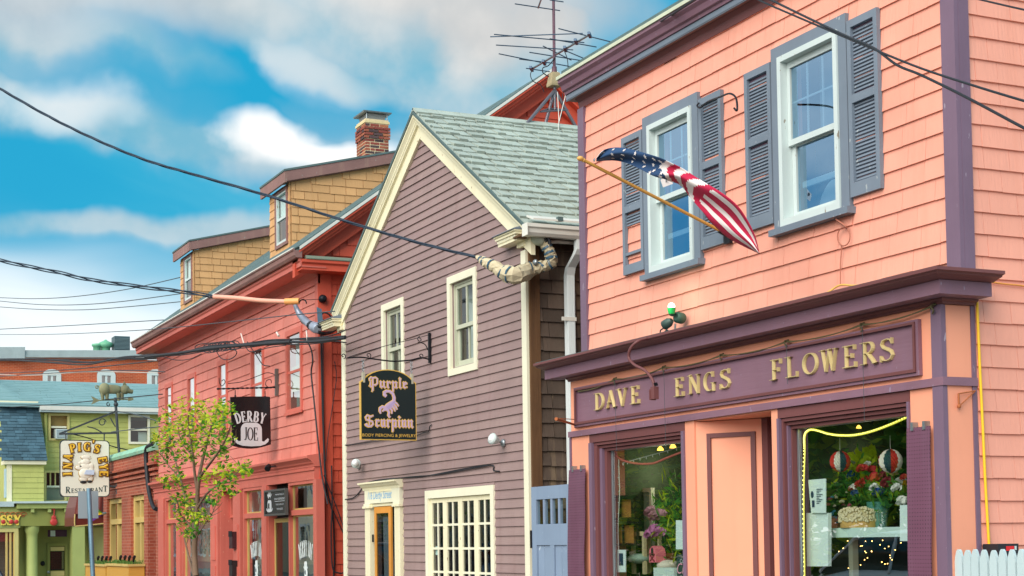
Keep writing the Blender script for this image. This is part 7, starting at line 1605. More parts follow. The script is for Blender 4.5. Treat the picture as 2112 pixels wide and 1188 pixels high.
# ------------------------------------------------------------------ cars
def car(loc, rz, lab, paintm, tall=1.5, group=None):
    Cc = thing('parked_car', loc, lab, 'car', group); Cc.rotation_euler = (0, 0, 0); o = V(loc); L_, Wd = 4.5, 1.8
    st = [(-2.25, .45, .62, .72), (-2.15, .30, .80, .86), (-1.6, .22, .92, .90), (-1.0, .20, .98, .90), (0, .20, 1.0, .90), (1.0, .20, 1.0, .90), (1.7, .22, .96, .90), (2.15, .30, .88, .86), (2.25, .45, .70, .76)]
    rg = []
    for x, zb, zt, hw in st: rg.append([o + V((x, -hw * .92, zb)), o + V((x, -hw, zb + .2)), o + V((x, -hw * .97, zt - .08)), o + V((x, -hw * .8, zt)), o + V((x, hw * .8, zt)), o + V((x, hw * .97, zt - .08)), o + V((x, hw, zb + .2)), o + V((x, hw * .92, zb))])
    MB().loft(rg, 0, True, True, True).build('body', paintm, Cc)
    gs = [(-1.55, .93, .80, .97), (-.75, tall - .08, .66, 0), (-.2, tall, .64, 0), (.9, tall - .02, .64, 0), (1.55, tall - .12, .66, 0), (1.95, 1.0, .76, 0)]
    gr = [[o + V((x, -hw, z)), o + V((x, -hw * .8, z + .03)), o + V((x, hw * .8, z + .03)), o + V((x, hw, z)), o + V((x, hw + .06, .94)), o + V((x, -hw - .06, .94))] for x, z, hw, _ in gs]
    MB().loft(gr, 0, True, True, True).build('cabin_glass', plain(lab[:8] + '_glass', (.02, .025, .03), .05), Cc)
    rr_ = [[o + V((x, -.60, z)), o + V((x, 0, z + .05)), o + V((x, .60, z)), o + V((x, .60, z + .02)), o + V((x, 0, z + .07)), o + V((x, -.60, z + .02))] for x, z in ((-.72, tall - .05), (-.2, tall + .03), (.9, tall + .01), (1.6, tall - .08))]
    MB().loft(rr_, 0, True, True, True).build('roof', paintm, Cc)
    for s in (-1, 1):
        for a, b in ((( -1.5, .95), (-.72, tall - .02)), ((.35, .95), (.3, tall + .0)), ((1.95, .98), (1.6, tall - .06))): MB().tube([o + V((a[0], s * .83, a[1])), o + V((b[0], s * .62, b[1]))], .035, 6).build('pillar', paintm, Cc)
        for x in (-1.4, 1.4):
            wh = MB().lathe(o + V((x, s * .74, .33)), [(.2, 0), (.33, .0), (.34, .05), (.34, .15), (.31, .18)], 18, (0, s, 0)).build('wheel', plain('tyre%d%d%s' % (s, x * 10, lab[:3]), lin(30, 30, 32), .8), Cc); MB().lathe(o + V((x, s * .74, .33)), [(.2, .17), (.21, .19), (.05, .20)], 14, (0, s, 0)).build('rim', GALV, wh)
        for x in (-2.24, 2.22): bx('headlight' if x < 0 else 'tail_light', o.x + x - .03, o.x + x + .03, o.y + s * .62 - .16, o.y + s * .62 + .16, o.z + .58, o.z + .70, plain('lamp%d%d%s' % (s, x, lab[:3]), lin(220, 220, 214) if x < 0 else lin(170, 30, 30), .2), Cc)
    return Cc
NAVY = plain('navy_car_paint', lin(36, 48, 62), .15, .2); WHC = plain('white_car_paint', lin(228, 230, 228), .2)
car((PY(19, 1170, 3.6).x - 2.25, 2.75, -.01), 0, 'dark navy car parked by the kerb at the street side', NAVY, 1.5)
car((-21.0, -3.4, -.01), 0, 'white car mirrored in the wider flower shop window', WHC, 1.58)
car((-38.0, -3.6, -.01), 0, 'pale blue car parked on the far kerb, mirrored in shop glass', plain('blue_car_paint', lin(110, 150, 190), .2), 1.5)

# ------------------------------------------------------------------ the far side of the street, met in the window panes
def bigtree(x, y, h, r, lab, seed):
    random.seed(seed); t = thing('shade_tree', (x, y, .1), lab, 'tree', 'trees across the street'); m = MB(); m.tube([(x, y, .1), (x + .1, y, h * .3), (x + .2, y + .1, h * .55), (x, y, h * .8)], [.28, .22, .16, .06], 8); c0 = V((x, y, h * .64)); pts = []
    for k in range(90):
        d = V((random.gauss(0, 1), random.gauss(0, 1), random.gauss(0, 1))).normalized() * (random.random() ** .4); p = c0 + V((d.x * r, d.y * r, d.z * h * .36)); pts.append(p)
        if k < 18: m.tube([V((x, y, h * .35 + .02 * k * h * .3)), p.lerp(c0, .4), p], [.09, .05, .02], 5)
    m.build('trunk', BARK, t); cr = MB(); leaf_cloud(cr, pts, .3, 50, r * .17, (0, 0, 1, 3, 0)); cr.build('crown', [LG, LY, LP, LD], t, kind='stuff')
for k, (x, y, h, r) in enumerate(((-27, -11.5, 7.5, 2.8), (-33, -12.5, 8.5, 3.2), (-40, -11.5, 7.5, 3.0), (-46.5, -13, 8, 2.9), (-21, -12, 7.5, 2.8))): bigtree(x, y, h, r, 'leafy green shade tree standing on the opposite pavement', 70 + k)
tp = [o for o in COL.objects if o.name.startswith('shade_tree')]
for k, (x, y) in enumerate(((-24, -17), (-30, -18), (-36.5, -18), (-43, -18.5), (-50, -18), (-18, -17.5))):
    c_ = copy_tree(tp[k % 5]); c_.location = (x, y, .1); c_.rotation_euler = (0, 0, 1.1 + k)
random.seed(90); hg = MB(); leaf_cloud(hg, [V((random.uniform(-49, -15), random.uniform(-9.9, -9.2), random.uniform(.3, 3.0))) for _ in range(900)], .22, 9, .25, (0, 0, 1, 3))
tag(hg.build('hedge', [LG, LY, LP, LD], None, kind='stuff'), 'tall green hedge along the opposite pavement seen in the shop glass', 'hedge')
def opposite(x0, x1, y0, h, mat, lab, seed):
    o = thing('street_house', ((x0 + x1) / 2, y0 - 4, 0), lab, 'house', 'houses across the street'); n = max(2, int((x1 - x0) / 2.2)); W_ = (x1 - x0) / n
    hs = [(x0 + W_ * (i + .28), x0 + W_ * (i + .72), z, z + 1.5) for i in range(n) for z in (.9, 3.8) if z + 1.6 < h]
    us = slab(o, 'wall', mat, 'F', y0 - .15, .15, x0, x1, 0, h, hs); bx('rear_wall', x0, x1, y0 - 8, y0 - 7.8, 0, h, mat, o); bx('end_wall', x0, x0 + .2, y0 - 7.79, y0 - .16, 0, h, mat, o); bx('end_wall', x1 - .2, x1, y0 - 7.79, y0 - .16, 0, h, mat, o); MB().prism([(y0 + .4, h), (y0 - 4, h + 2.4), (y0 - 8.4, h)], (x0 - .2, 0, 0), (0, 1, 0), (0, 0, 1), (x1 - x0 + .4, 0, 0)).build('roof', ROOFD, o)
    for q in hs:
        f_ = frame_mb(q[0] - .1, q[1] + .1, q[2] - .1, q[3] + .1, .12, .12, .12, .12, y0 - .05, y0 + .05).build('window', WHITE, o); bx('pane', q[0], q[1], y0 - .12, y0 - .1, q[2], q[3], plain('dark_pane', (.03, .035, .04), .08), f_)
    cm = MB(); z = .3
    while z < h: cm.box(x0, x1, y0, y0 + .02, z, z + .012); z += .16
    cm.build('siding_courses', mat, o, kind='stuff')
opposite(-64, -50, -9.2, 6.6, CREAM, 'cream clapboard house on the opposite pavement', 1)
opposite(-82, -66, -9.4, 7.0, CREAM, 'long cream house farther along the opposite pavement', 2)
opposite(-102, -84, -9.4, 7.4, RED, 'red clapboard house at the end of the opposite pavement', 3)
opposite(-140, -104, -9.0, 8.4, CREAMW, 'pale house closing the opposite pavement row', 4)

# ------------------------------------------------------------------ overhead lines and service cables
def VPn(px, py, a, b):
    """the point where the line of sight meets the vertical plane through plan points a, b"""
    n = V((-(b[1] - a[1]), b[0] - a[0], 0)); r = ray(px, py); return EYE + r * ((V((a[0], a[1], 0)) - EYE).dot(n) / r.dot(n))
def vcab(name, pts, a, b, r, mat, lab, n=8, cat='cable', extra=None, group=None, off=0):
    P = cat_curve([VPn(x, y, a, b) for x, y in pts] , n)
    if extra: P = [V(e) for e in extra] + P
    return tag(MB().tube(P, r, 6).build(name, mat), lab, cat, group)
def twist(P, r, amp, k, ph):
    out = []
    for i, p in enumerate(P):
        t = (P[min(i + 1, len(P) - 1)] - P[max(i - 1, 0)]).normalized(); s = t.cross(V((0, 0, 1))).normalized(); u = s.cross(t); a = ph + k * i
        out.append(p + (s * math.cos(a) + u * math.sin(a)) * amp)
    return out
POLE = (-30.5, -6.2)
pt = thing('utility_pole', (POLE[0], POLE[1], .1), 'tall wooden utility pole across the street that the service cables run to', 'utility pole')
MB().tube([(POLE[0], POLE[1], .1), (POLE[0], POLE[1], 10.4)], [.16, .11], 10).build('pole', DARKPOST, pt); bx('crossarm', POLE[0] - 1.1, POLE[0] + 1.1, POLE[1] - .06, POLE[1] + .06, 9.7, 9.82, DARKPOST, pt)
for k in (-1, -.4, .4, 1): MB().lathe((POLE[0] + k, POLE[1], 9.82), [(.03, 0), (.05, .04), (.03, .12)], 10).build('insulator', plain('insulator%d' % int(k * 10), lin(120, 90, 80), .3), pt)
CBL = plain('blue_black_cable', lin(30, 48, 66), .5)
A_ = (-14.95, 6.6)
P = cat_curve([VPn(x, y, A_, POLE) for x, y in ((0, 183), (100, 240), (200, 289), (300, 330), (400, 360), (550, 403), (700, 452), (850, 497), (985, 531))], 14)
P = sag(V((POLE[0], POLE[1], 9.4)), P[0], .25, 10)[:-1] + P
sc_ = MB()
for ph in (0, 2.1, 4.2): sc_.tube(twist(P, 0, .009, .33, ph), .0095, 6)
tag(sc_.build('service_cable', CBL), 'heavy twisted service cable slung to the wrapped elbow on the mauve house', 'cable')
# the wrapped elbow at the corner of the mauve house
WE = thing('wrapped_service_mast', PX(1105, 553, -14.45), 'canvas wrapped service elbow bound with dark tape at the mauve house corner', 'cable wrap')
pth = cat_curve([PY(983, 530, 6.6), PY(1000, 540, 6.62), PY(1020, 550, 6.66), PY(1042, 563, 6.72), PY(1064, 568, 6.78), PX(1088, 560, -14.50), PX(1110, 552, -14.46), PX(1130, 546, -14.42), PX(1138, 540, -14.40), PX(1136, 528, -14.40), PX(1130, 514, -14.42), PX(1123, 502, -14.45)], 5)
rad = np.interp(np.arange(len(pth)), np.linspace(0, len(pth) - 1, 12), [.012, .045, .06, .075, .10, .085, .06, .052, .052, .055, .055, .05])
rr = random.Random(2); rad = [float(r) * (.92 + .16 * rr.random()) for r in rad]
CANV = paint('weathered_canvas', lin(206, 192, 160), .8, 0, .2, .3, lin(150, 132, 100), bump=.5)
wm = MB().tube(pth, rad, 10); wm.v = [tuple(V(q) + V((rr.uniform(-1, 1), rr.uniform(-1, 1), rr.uniform(-1, 1))) * .011) for q in wm.v]; wm.sm = [False] * len(wm.sm); wm.build('wrap', CANV, WE)
tp = MB(); bt = plain('blue_black_tape', lin(50, 84, 106), .4)
for i in (3, 5, 9, 14, 18, 25, 31, 38, 43, 47, 51):
    if i + 1 < len(pth):
        d = (pth[i + 1] - pth[i - 1]).normalized(); a = d.orthogonal().normalized(); b = d.cross(a); q = rr.uniform(-.9, .9); rg = []
        for w in (-.012, .012): rg.append([pth[i] + d * (w + q * rad[i] * math.sin(k * .6283)) + (a * math.cos(k * .6283) + b * math.sin(k * .6283)) * (rad[i] + .006) for k in range(10)])
        tp.loft(rg, 0, False, True, True)
tp.build('binding_tape', bt, WE)
c = PX(1106, 492, -14.46); MB().lathe(c + V((0, .03, 0)), [(.03, -.07), (.07, -.05), (.075, .03), (.055, .07), (.02, .085)], 14, (-.45, -.75, .25)).build('weatherhead', plain('weatherhead_grey', lin(170, 178, 160), .5), WE)
MB().tube(cat_curve([PX(1112, 488, -14.42), PX(1122, 485, -14.40), PX(1132, 494, -14.38), PX(1134, 506, -14.38)], 5), .02, 6).tube(cat_curve([PX(1112, 494, -14.42), PX(1120, 491, -14.40), PX(1127, 498, -14.38)], 5), .012, 6).build('leads', BLACKW, WE)
MB().ball(PX(1104, 541, -14.42), .04, 6, 0, (1, .6, .8)).build('clamp', GALV, WE)
# second service cable in an orange sleeve to the red corner
A2 = (-21.15, 6.85)
P = cat_curve([VPn(x, y, A2, POLE) for x, y in ((0, 537), (60, 550), (120, 562), (180, 576), (240, 585), (320, 595), (380, 602), (442, 612))], 12)
P = sag(V((POLE[0], POLE[1], 8.6)), P[0], .25, 10)[:-1] + P; sc_ = MB()
for ph in (0, 2.1, 4.2): sc_.tube(twist(P, 0, .022 , .16, ph), .010, 6)
tag(sc_.build('service_cable', CBL), 'loosely twisted triple cable running into an orange sleeve by the red eave', 'cable')
SL_ = thing('cable_sleeve', VPn(530, 616, A2, POLE), 'orange plastic sleeve on the cable before the red house', 'cable sleeve'); OSL = paint('orange_plastic', lin(246, 174, 150), .45, 0, .06, bump=.02)
sp_ = [VPn(x, y, A2, POLE) for x, y in ((440, 612), (490, 615), (540, 620), (590, 622))]; MB().tube(cat_curve(sp_, 5), .033, 10).build('tube', OSL, SL_); MB().tube([VPn(588, 622, A2, POLE), VPn(617, 621, A2, POLE)], .046, 12).build('collar', plain('orange_collar', lin(250, 170, 100), .45), SL_)
MB().tube(cat_curve([PY(617, 623, 6.7), PY(623, 618, 6.8), PY(630, 620, 6.85), PY(632, 626, 6.85)], 4), .010, 5).tube([PY(620, 619, 6.75), PX(662, 617, RX1 + .06)], .004, 4).build('hook', IRON, SL_)
DR = thing('drip_loop', PY(640, 655, 6.85), 'silver grey taped cable loop hanging at the red house corner', 'cable loop'); GT_ = paint('silver_tape', lin(168, 178, 196), .35, 0, .15, metal=.3, bump=.3)
MB().tube(cat_curve([PY(608, 628, 6.75), PY(616, 645, 6.8), PY(628, 660, 6.85), PY(642, 671, 6.88), PY(656, 678, 6.9)], 5), [.03, .032, .034, .036, .04, .045, .05, .05, .052, .055, .055, .055, .055, .055, .06, .065, .07, .075, .08, .08, .06], 9).build('wrap', GT_, DR)
MB().tube(cat_curve([PY(640, 666, 6.88), PY(655, 672, 6.9), PY(672, 671, 7.0), PY(684, 664, 7.1), PX(694, 655, RX1 + .2)], 5), .03, 8).tube(cat_curve([PY(656, 685, 6.9), PY(668, 688, 7.0), PX(684, 684, RX1 + .2), PX(698, 672, RX1 + .2), PX(706, 655, RX1 + .2)], 5), .026, 8).tube(cat_curve([PX(662, 650, RX1 + .1), PX(668, 645, RX1 + .1), PX(678, 648, RX1 + .1), PX(683, 656, RX1 + .1), PX(676, 663, RX1 + .1), PX(666, 660, RX1 + .1)], 5), .012, 6).build('loops', BLACKW, DR)
MB().prism([(0, 0), (.07, -.03), (.1, -.28), (.02, -.32)], PX(653, 633, RX1 + .16), (0, 1, 0), (0, 0, 1), (.01, 0, 0)).build('tape_flap', plain('blue_grey_flap', lin(92, 118, 136), .5), DR)
for pt_ in ((628, 660), (641, 671)): MB().lathe(PY(*pt_, 6.86), [(.06, -.02), (.062, 0), (.06, .02)], 10, (.7, .1, -.5)).build('tape_band', BLACKW, DR)
# telephone bundle along the red front
F1, F2 = (-60, 6.55), (-21, 6.75); rr = random.Random(6)
mainp = [(-60, 741), (0, 741), (60, 743), (120, 746), (180, 747), (250, 741), (300, 735), (370, 728), (430, 719), (500, 712), (560, 707), (640, 702), (712, 696)]
LBL = ['topmost black telephone line of the bundle before the red front', 'second black telephone line from the top of the red front bundle', 'thicker black telephone line in the upper half of the red front bundle', 'thickest black telephone line of the red front bundle', 'second lowest telephone line of the red front bundle', 'thinnest and lowest telephone line of the red front bundle']
for k in range(6):
    pts = [(x, y + rr.uniform(-4.5, 4.5) * (1 if 60 < x < 400 else .7) + (k - 2.5) * (.9 if x < 430 else 1.8)) for x, y in mainp]
    vcab('telephone_line', pts, F1, F2, [.011, .010, .016, .02, .010, .008][k], BLACKW, LBL[k], group='telephone lines of the bundle')
vcab('cable_splice', [(300, 736), (370, 728), (430, 719), (470, 715), (520, 711), (600, 705)], F1, F2, .030, BLACKW, 'fat black splice in the telephone bundle before the red front')
m = MB()
for k in range(7):
    c = (430 + 9 * k, 719 - k * 1.2); m.tube([VPn(c[0] + 12 * math.cos(a) * rr.uniform(.7, 1.3), c[1] + 9 * math.sin(a), F1, F2) for a in np.linspace(0, 6.3, 14)], .008, 5)
for pts in ([(445, 722), (455, 738), (470, 742), (484, 735), (488, 725), (478, 720)], [(410, 722), (402, 716), (412, 710), (440, 707), (470, 704), (490, 710)], [(505, 712), (515, 725), (535, 722), (560, 716), (590, 712)], [(325, 732), (360, 742), (390, 741), (415, 730)], [(510, 705), (530, 735), (542, 752), (556, 755)]): m.tube(cat_curve([VPn(a, b, F1, F2) for a, b in pts], 5), .008, 5)
tag(m.build('cable_tangle', BLACKW), 'tangled loops of black wire around the telephone bundle splice', 'cable')
tag(MB().tube([VPn(497, 688, F1, F2), VPn(503, 708, F1, F2)], .012, 5).tube([VPn(571, 686, F1, F2), VPn(575, 693, F1, F2)], .02, 5).tube([VPn(632, 682, F1, F2), VPn(634, 702, F1, F2)], .011, 5).build('cable_ties', plain('white_tie', lin(226, 214, 206), .5)), 'pale cable ties sticking up from the telephone bundle', 'cable ties')
vcab('drop_wire', [(634, 704), (642, 722), (645, 745), (642, 770), (648, 830), (655, 900), (664, 980), (676, 1040)], (-22, 6.98), (-21.3, 6.98), .012, BLACKW, 'black drop wire hanging from the bundle down the red corner')
for k, pts in enumerate(([(662, 690), (664, 800), (667, 900), (672, 1000), (686, 1060), (690, 1150), (688, 1188), (688, 1230)], [(666, 690), (668, 900), (676, 1020), (695, 1070), (712, 1108)], [(690, 745), (694, 775), (690, 810), (684, 850), (676, 905), (672, 950)], [(684, 960), (685, 1040), (683, 1100), (686, 1170), (700, 1182), (712, 1180)], [(668, 980), (684, 1020), (700, 1062), (712, 1098)])):
    tag(MB().tube(cat_curve([PX(a, b, RX1 + .045 + .02 * k) for a, b in pts], 6), [.012, .008, .006, .011, .008][k], 6).build('wall_cable', BLACKW), ['long black cable down the bright red side wall edge', 'slanting black cable crossing the red side wall to the mauve house', 'short black cable bowed on the upper red side wall', 'black cable curling at the foot of the red side wall', 'thin slanting wire low on the red side wall'][k], 'cable')
for k, pts in enumerate(([(640, 700), (690, 690), (714, 680)], [(640, 704), (690, 704), (714, 707)], [(640, 699), (680, 700), (714, 694)])):
    tag(MB().tube(cat_curve([PY(a, b, 6.9) for a, b in pts], 5), .009, 5).build('wire', BLACKW), ['wire rising from the bundle to the cream corner board', 'sagging wire from the bundle to the cream corner board', 'middle wire from the bundle to the cream corner board'][k], 'wire')
# thin lines farther off
G1, G2 = (-64, 7.2), (-33, 11.5)
for k, pts in enumerate(([(-60, 613), (0, 614), (70, 616), (150, 612), (260, 597), (385, 569)], [(-60, 615), (0, 621), (80, 628), (160, 628.5), (250, 622), (385, 604)], [(-60, 628), (0, 633), (80, 638), (170, 639), (260, 633), (385, 621)], [(-60, 683), (0, 679), (150, 671), (335, 660), (400, 656)])):
    vcab('overhead_wire', pts, G1, G2, .013, WIREG, ['highest thin wire rising to the far dormer', 'second thin wire sagging toward the far dormer', 'third thin wire sagging toward the far dormer', 'thin straight wire just above the far brick block roof'][k], cat='wire')
vcab('overhead_wire', [(-60, 690), (0, 690), (100, 689.5), (200, 686), (330, 678), (480, 663), (600, 650), (690, 642)], (-60, 6.3), (-21, 6.6), .008, WIREG, 'thin wire crossing under the red eave to the mauve house', cat='wire')
for k, (pts, mt) in enumerate((([(-40, 772), (100, 765), (200, 757), (325, 744)], WIREG), ([(-40, 771), (60, 774), (180, 767), (325, 769)], GUTW), ([(-40, 779), (100, 770), (250, 764), (340, 767)], WIREG), ([(-40, 843), (100, 835), (220, 824), (335, 813)], BLACKW), ([(240, 848), (280, 855), (330, 870)], WIREG), ([(230, 891), (280, 885), (330, 880)], WIREG))):
    vcab('overhead_wire', pts, (-60, 6.6), (-32, 6.9), .012 if mt is not GUTW else .010, mt, ['dark wire crossing the far brick windows', 'pale wire low across the far brick windows', 'second dark wire across the far brick windows', 'black wire across the sky blue roof', 'faint wire by the lime green eave', 'faint wire below the lime green upstairs window'][k], cat='wire')
tag(MB().tube(cat_curve([K(148, 895), K(180, 903), K(230, 920), K(276, 931)], 5), .013, 5).build('guy_wire', BLACKW), 'slack guy wire across the top of the pig board', 'wire')
# two wires in front of the salmon house
for k, (pts, r) in enumerate((([(1490, -38), (1565, 0), (1640, 33), (1720, 67), (1815, 107), (1900, 141), (2000, 174), (2112, 208), (2230, 240)], .0065), ([(1500, -42), (1590, 0), (1650, 29), (1740, 72), (1800, 98), (1850, 134), (1900, 155), (1990, 199), (2112, 264), (2230, 325)], .0075), ([(1993, -8), (2025, 0), (2112, 20), (2230, 44)], .006))):
    P = cat_curve([VPn(x, y, (-11.2, 6.75) if k < 2 else (-7.93, 6.95), (-2.8, 4.62)) for x, y in pts], 8); P = ([V((-11.6 + .2 * k, 6.86, 6.0))] if k < 2 else []) + P + [V((-2.8, 4.62, P[-1].z + .15))]
    tag(MB().tube(P, r, 6).build('overhead_wire', BLACKW), ['upper thin wire slanting across the larger upstairs window shutter', 'lower thicker wire slanting across the larger upstairs window shutter', 'short wire crossing the top corner of the salmon side wall'][k], 'wire')
pl = thing('service_pole', (-2.8, 4.62, .1), 'short wooden service pole by the near kerb that holds the salmon house wires', 'utility pole'); MB().tube([(-2.8, 4.62, .1), (-2.8, 4.62, 5.6)], [.09, .07], 10).build('pole', DARKPOST, pl)

# ------------------------------------------------------------------ flower shop display, wider window
YD = 7.14
def disp(name, mb, mat, lab, cat, group=None): return tag(mb.build(name, mat), lab, cat, group)
xs0, xs1 = PY(1706, 1090, YD).x, PY(1895, 1090, YD).x; zs = PY(1780, 1088, YD).z
sh_ = thing('display_shelf', ((xs0 + xs1) / 2, YD + .2, zs - .06), 'white display shelf inside the wider flower shop window', 'shelf'); bx('board', xs0, xs1, YD, YD + .42, zs - .07, zs, plain('shelf_white', lin(206, 232, 226), .5), sh_)
for xx in (xs0 + .12, xs1 - .1): bx('leg', xx, xx + .05, YD + .1, YD + .15, .42, zs - .0705, plain('shelf_leg%d' % int(xx * 10), lin(150, 150, 130), .6), sh_)
m = MB(); q0, q1, q2, q3 = PY(1664, 1168, YD - .1), PY(1708, 1168, YD - .1), PY(1708, 1058, YD - .1), PY(1663, 1058, YD - .1); m.loft([[q0, q1, q2, q3], [q + V((0, .03, 0)) for q in (q0, q1, q2, q3)]]); disp('display_board', m, PAPER, 'tall blank white board at the foot of the wider shop window', 'board')
m = MB(); q = [PY(a, b, YD - .12) for a, b in ((1673, 1058), (1703, 1058), (1703, 987), (1667, 990))]; m.loft([q, [p + V((0, .006, 0)) for p in q]]); po = disp('poster', m, PAPER, 'white printed poster standing above the blank board', 'poster')
m = MB()
for k in range(9): a = PY(1684, 1010 + 3.6 * k, YD - .123); m.box(a.x, a.x + .075 - .02 * (k % 3), a.y - .001, a.y, a.z, a.z + .005)
a = PY(1675, 1020, YD - .123); m.ball(a, .022, 6, 0, (.8, .05, 1.3)); a = PY(1675, 1046, YD - .123); m.box(a.x, a.x + .03, a.y - .001, a.y, a.z, a.z + .05); m.build('print', INK, po)
m = MB(); q = [PY(a, b, YD - .02) for a, b in ((1856, 1116), (1892, 1116), (1892, 1040), (1856, 1042))]; m.loft([q, [p + V((0, .03, 0)) for p in q]]); disp('display_board', m, PAPER, 'smaller white card by the pegboard edge of the wider window', 'board')
# honeycomb paper balls
HB = [plain('tissue_red', lin(196, 44, 40), .8), plain('tissue_white', lin(226, 222, 210), .8), plain('tissue_blue', lin(40, 78, 84), .8)]
for (px, py, rp, lab) in ((1733, 952, 25, 'red white and blue honeycomb paper ball, the left hand one'), (1837, 951, 27, 'red white and blue honeycomb paper ball above the white flowers')):
    c = PY(px, py, YD); r = rp * .0030; m = MB(); NS = 48; NR = 16
    for i in range(NS):
        for j in range(NR):
            def P_(i, j):
                th = math.pi * j / NR; ph = 6.28318 * i / NS; q = r * (1 + (.045 if (i + j) % 2 else -.045)); return c + V((q * math.sin(th) * math.cos(ph), q * math.sin(th) * math.sin(ph), q * math.cos(th)))
            k = (i * 9 // NS + (1 if px > 1800 else 0)) % 3; m.add([P_(i, j), P_(i + 1, j), P_(i + 1, j + 1), P_(i, j + 1)], [(0, 1, 2, 3)], k)
    o = disp('paper_ball', m, HB, lab.replace('the left hand one', 'nearer the printed poster'), 'paper ball'); MB().tube([c + V((0, 0, r)), c + V((0, 0, r + .10))], .002, 4).build('string', GUTW, o)
# pots, bucket, glass, bouquet
def at(px, py, y=YD + .16): return PY(px, py, y)
bk = at(1812, 1088, YD + .22); bk.z = zs; BKT = thing('flower_bucket', bk, 'teal bucket of red white and blue flowers on the shelf', 'flower bucket')
hb = at(1812, 1035, YD + .22).z - zs; MB().lathe(bk, [(.058, 0), (.085, hb), (.08, hb), (.05, .02)], 18).build('bucket', plain('teal_bucket', lin(70, 130, 120), .5), BKT)
random.seed(23)
def bloom(mb, c, r, m=0):
    for k in range(14):
        a = random.uniform(0, 6.28); t = random.uniform(.0, 1.2); d = V((math.cos(a) * math.sin(t), math.sin(a) * math.sin(t) - .3, math.cos(t))).normalized(); u = d.orthogonal().normalized(); w = d.cross(u)
        p = c + d * r * .4; mb.add([p - u * r * .5, p + d * r * .6 - u * r * .45, p + d * r * .75 + w * r * .2, p + d * r * .6 + u * r * .45, p + u * r * .5, p - w * r * .3], [(0, 1, 2, 5), (5, 2, 3, 4)], m)
FL_ = [((1762, 985), .055, 0), ((1766, 1021), .04, 0), ((1812, 1022), .062, 0), ((1780, 972), .05, 1), ((1800, 975), .05, 1), ((1787, 1000), .06, 1), ((1807, 990), .055, 1), ((1776, 1005), .05, 1), ((1834, 1002), .062, 2), ((1822, 985), .04, 2), ((1762, 1010), .04, 3), ((1806, 1010), .045, 3), ((1790, 960), .03, 3), ((1850, 978), .05, 4), ((1858, 1000), .05, 3), ((1866, 988), .035, 1), ((1868, 1000), .03, 5), ((1757, 1012), .03, 1), ((1862, 1040), .055, 3), ((1868, 1060), .05, 3), ((1852, 1012), .05, 3)]
BC = [plain('bloom%d' % k, lin(*c_), .7) for k, c_ in enumerate(((38, 74, 160), (196, 40, 52), (140, 34, 58), (236, 238, 232), (224, 196, 130), (240, 190, 40)))]
mbs = [MB() for _ in BC]
for (q, r, k) in FL_: bloom(mbs[k], at(*q, YD + .14 + random.uniform(-.05, .06)), r, 0)
for k, mm in enumerate(mbs): mm.build('flower_heads', BC[k], BKT)
LFM = [leafm('shop_leaf', lin(84, 146, 62)), leafm('shop_leaf_lime', lin(176, 196, 44)), leafm('shop_leaf_dark', lin(46, 98, 50))]
lm = MB()
for k in range(620):
    px = random.gauss(1798, 44); py = random.gauss(1008, 24)
    if px > 1872: continue
    c = at(px, py, YD + .20 + random.uniform(-.06, .10)); d = V((random.uniform(-1, 1), random.uniform(-.6, .3), random.uniform(-.2, 1))).normalized(); s = d.cross(V((0, 1, .2))).normalized(); l = random.uniform(.04, .10); lm.add([c, c + d * l * .5 + s * l * .16, c + d * l, c + d * l * .5 - s * l * .16], [(0, 1, 2, 3)], random.choice((0, 0, 2, 2, 1)))
for (px, py) in ((1770, 948), (1785, 940), (1775, 958), (1793, 948), (1800, 940), (1762, 962), (1782, 962)):
    for k in range(5):
        c = at(px, py, YD + .2); a = random.uniform(0, 6.28); d = V((math.cos(a), -.3, math.sin(a) * .7)).normalized(); s = d.cross(V((0, 1, .2))).normalized(); lm.add([c, c + d * .06 + s * .04, c + d * .11, c + d * .06 - s * .04], [(0, 1, 2, 3)], 1)
for k in range(16):
    a = at(1775 + random.uniform(-30, 30), 1030, YD + .2); b = at(1720 + random.uniform(-5, 60), 985 + random.uniform(-20, 40), YD + .2); lm.tube([a, (a + b) / 2 + V((0, 0, .03)), b], .003, 4, 0)
lm.build('foliage', LFM, BKT)
c = at(1772, 1088, YD + .12); c.z = zs; r = PY(1797, 1070, YD + .12).x - PY(1772, 1070, YD + .12).x; h = PY(1772, 1046, YD + .12).z - zs
pot = thing('moss_drum', c, 'round tan pot topped with pale shaggy moss on the shelf', 'pot'); MB().lathe(c, [(r * .98, 0), (r, h * .36), (r * .9, h * .4)], 20).build('base', plain('cork_band', lin(196, 156, 92), .8), pot)
ms = MB()
for k in range(520):
    a = random.uniform(0, 6.28); z = random.uniform(.3, 1.0); q = r * (1.0 if z < .75 else math.sqrt(max(.02, 1 - ((z - .75) / .27) ** 2))); p = c + V((q * math.cos(a), q * math.sin(a), z * h)); ms.ball(p, random.uniform(.006, .012), 4, 0, (1, 1, 1), .2)
MB().lathe(c + V((0, 0, h * .38)), [(r * .95, 0), (r * .98, h * .3), (r * .7, h * .52), (.01, h * .58)], 18).build('fill', plain('pale_moss_core', lin(206, 192, 150), .9), pot); ms.build('moss', plain('pale_moss', lin(224, 212, 176), .9), pot)
c = at(1821, 1088, YD + .06); c.z = zs; h = PY(1821, 1049, YD + .06).z - zs; disp('glass_tumbler', MB().lathe(c, [(.026, 0), (.034, h), (.032, h), (.024, .01)], 16), glass('tumbler_glass', (.9, .96, .95), 1.6), 'clear glass tumbler in front of the teal bucket', 'glass')
mix_ = thing('mixed_posy', at(1715, 1070), 'pink and blue posy with small green leaves beside the poster', 'flowers')
cols = [plain('posy%d' % k, lin(*q), .7) for k, q in enumerate(((176, 84, 110), (90, 170, 200), (226, 220, 190), (90, 130, 60)))]
m = MB()
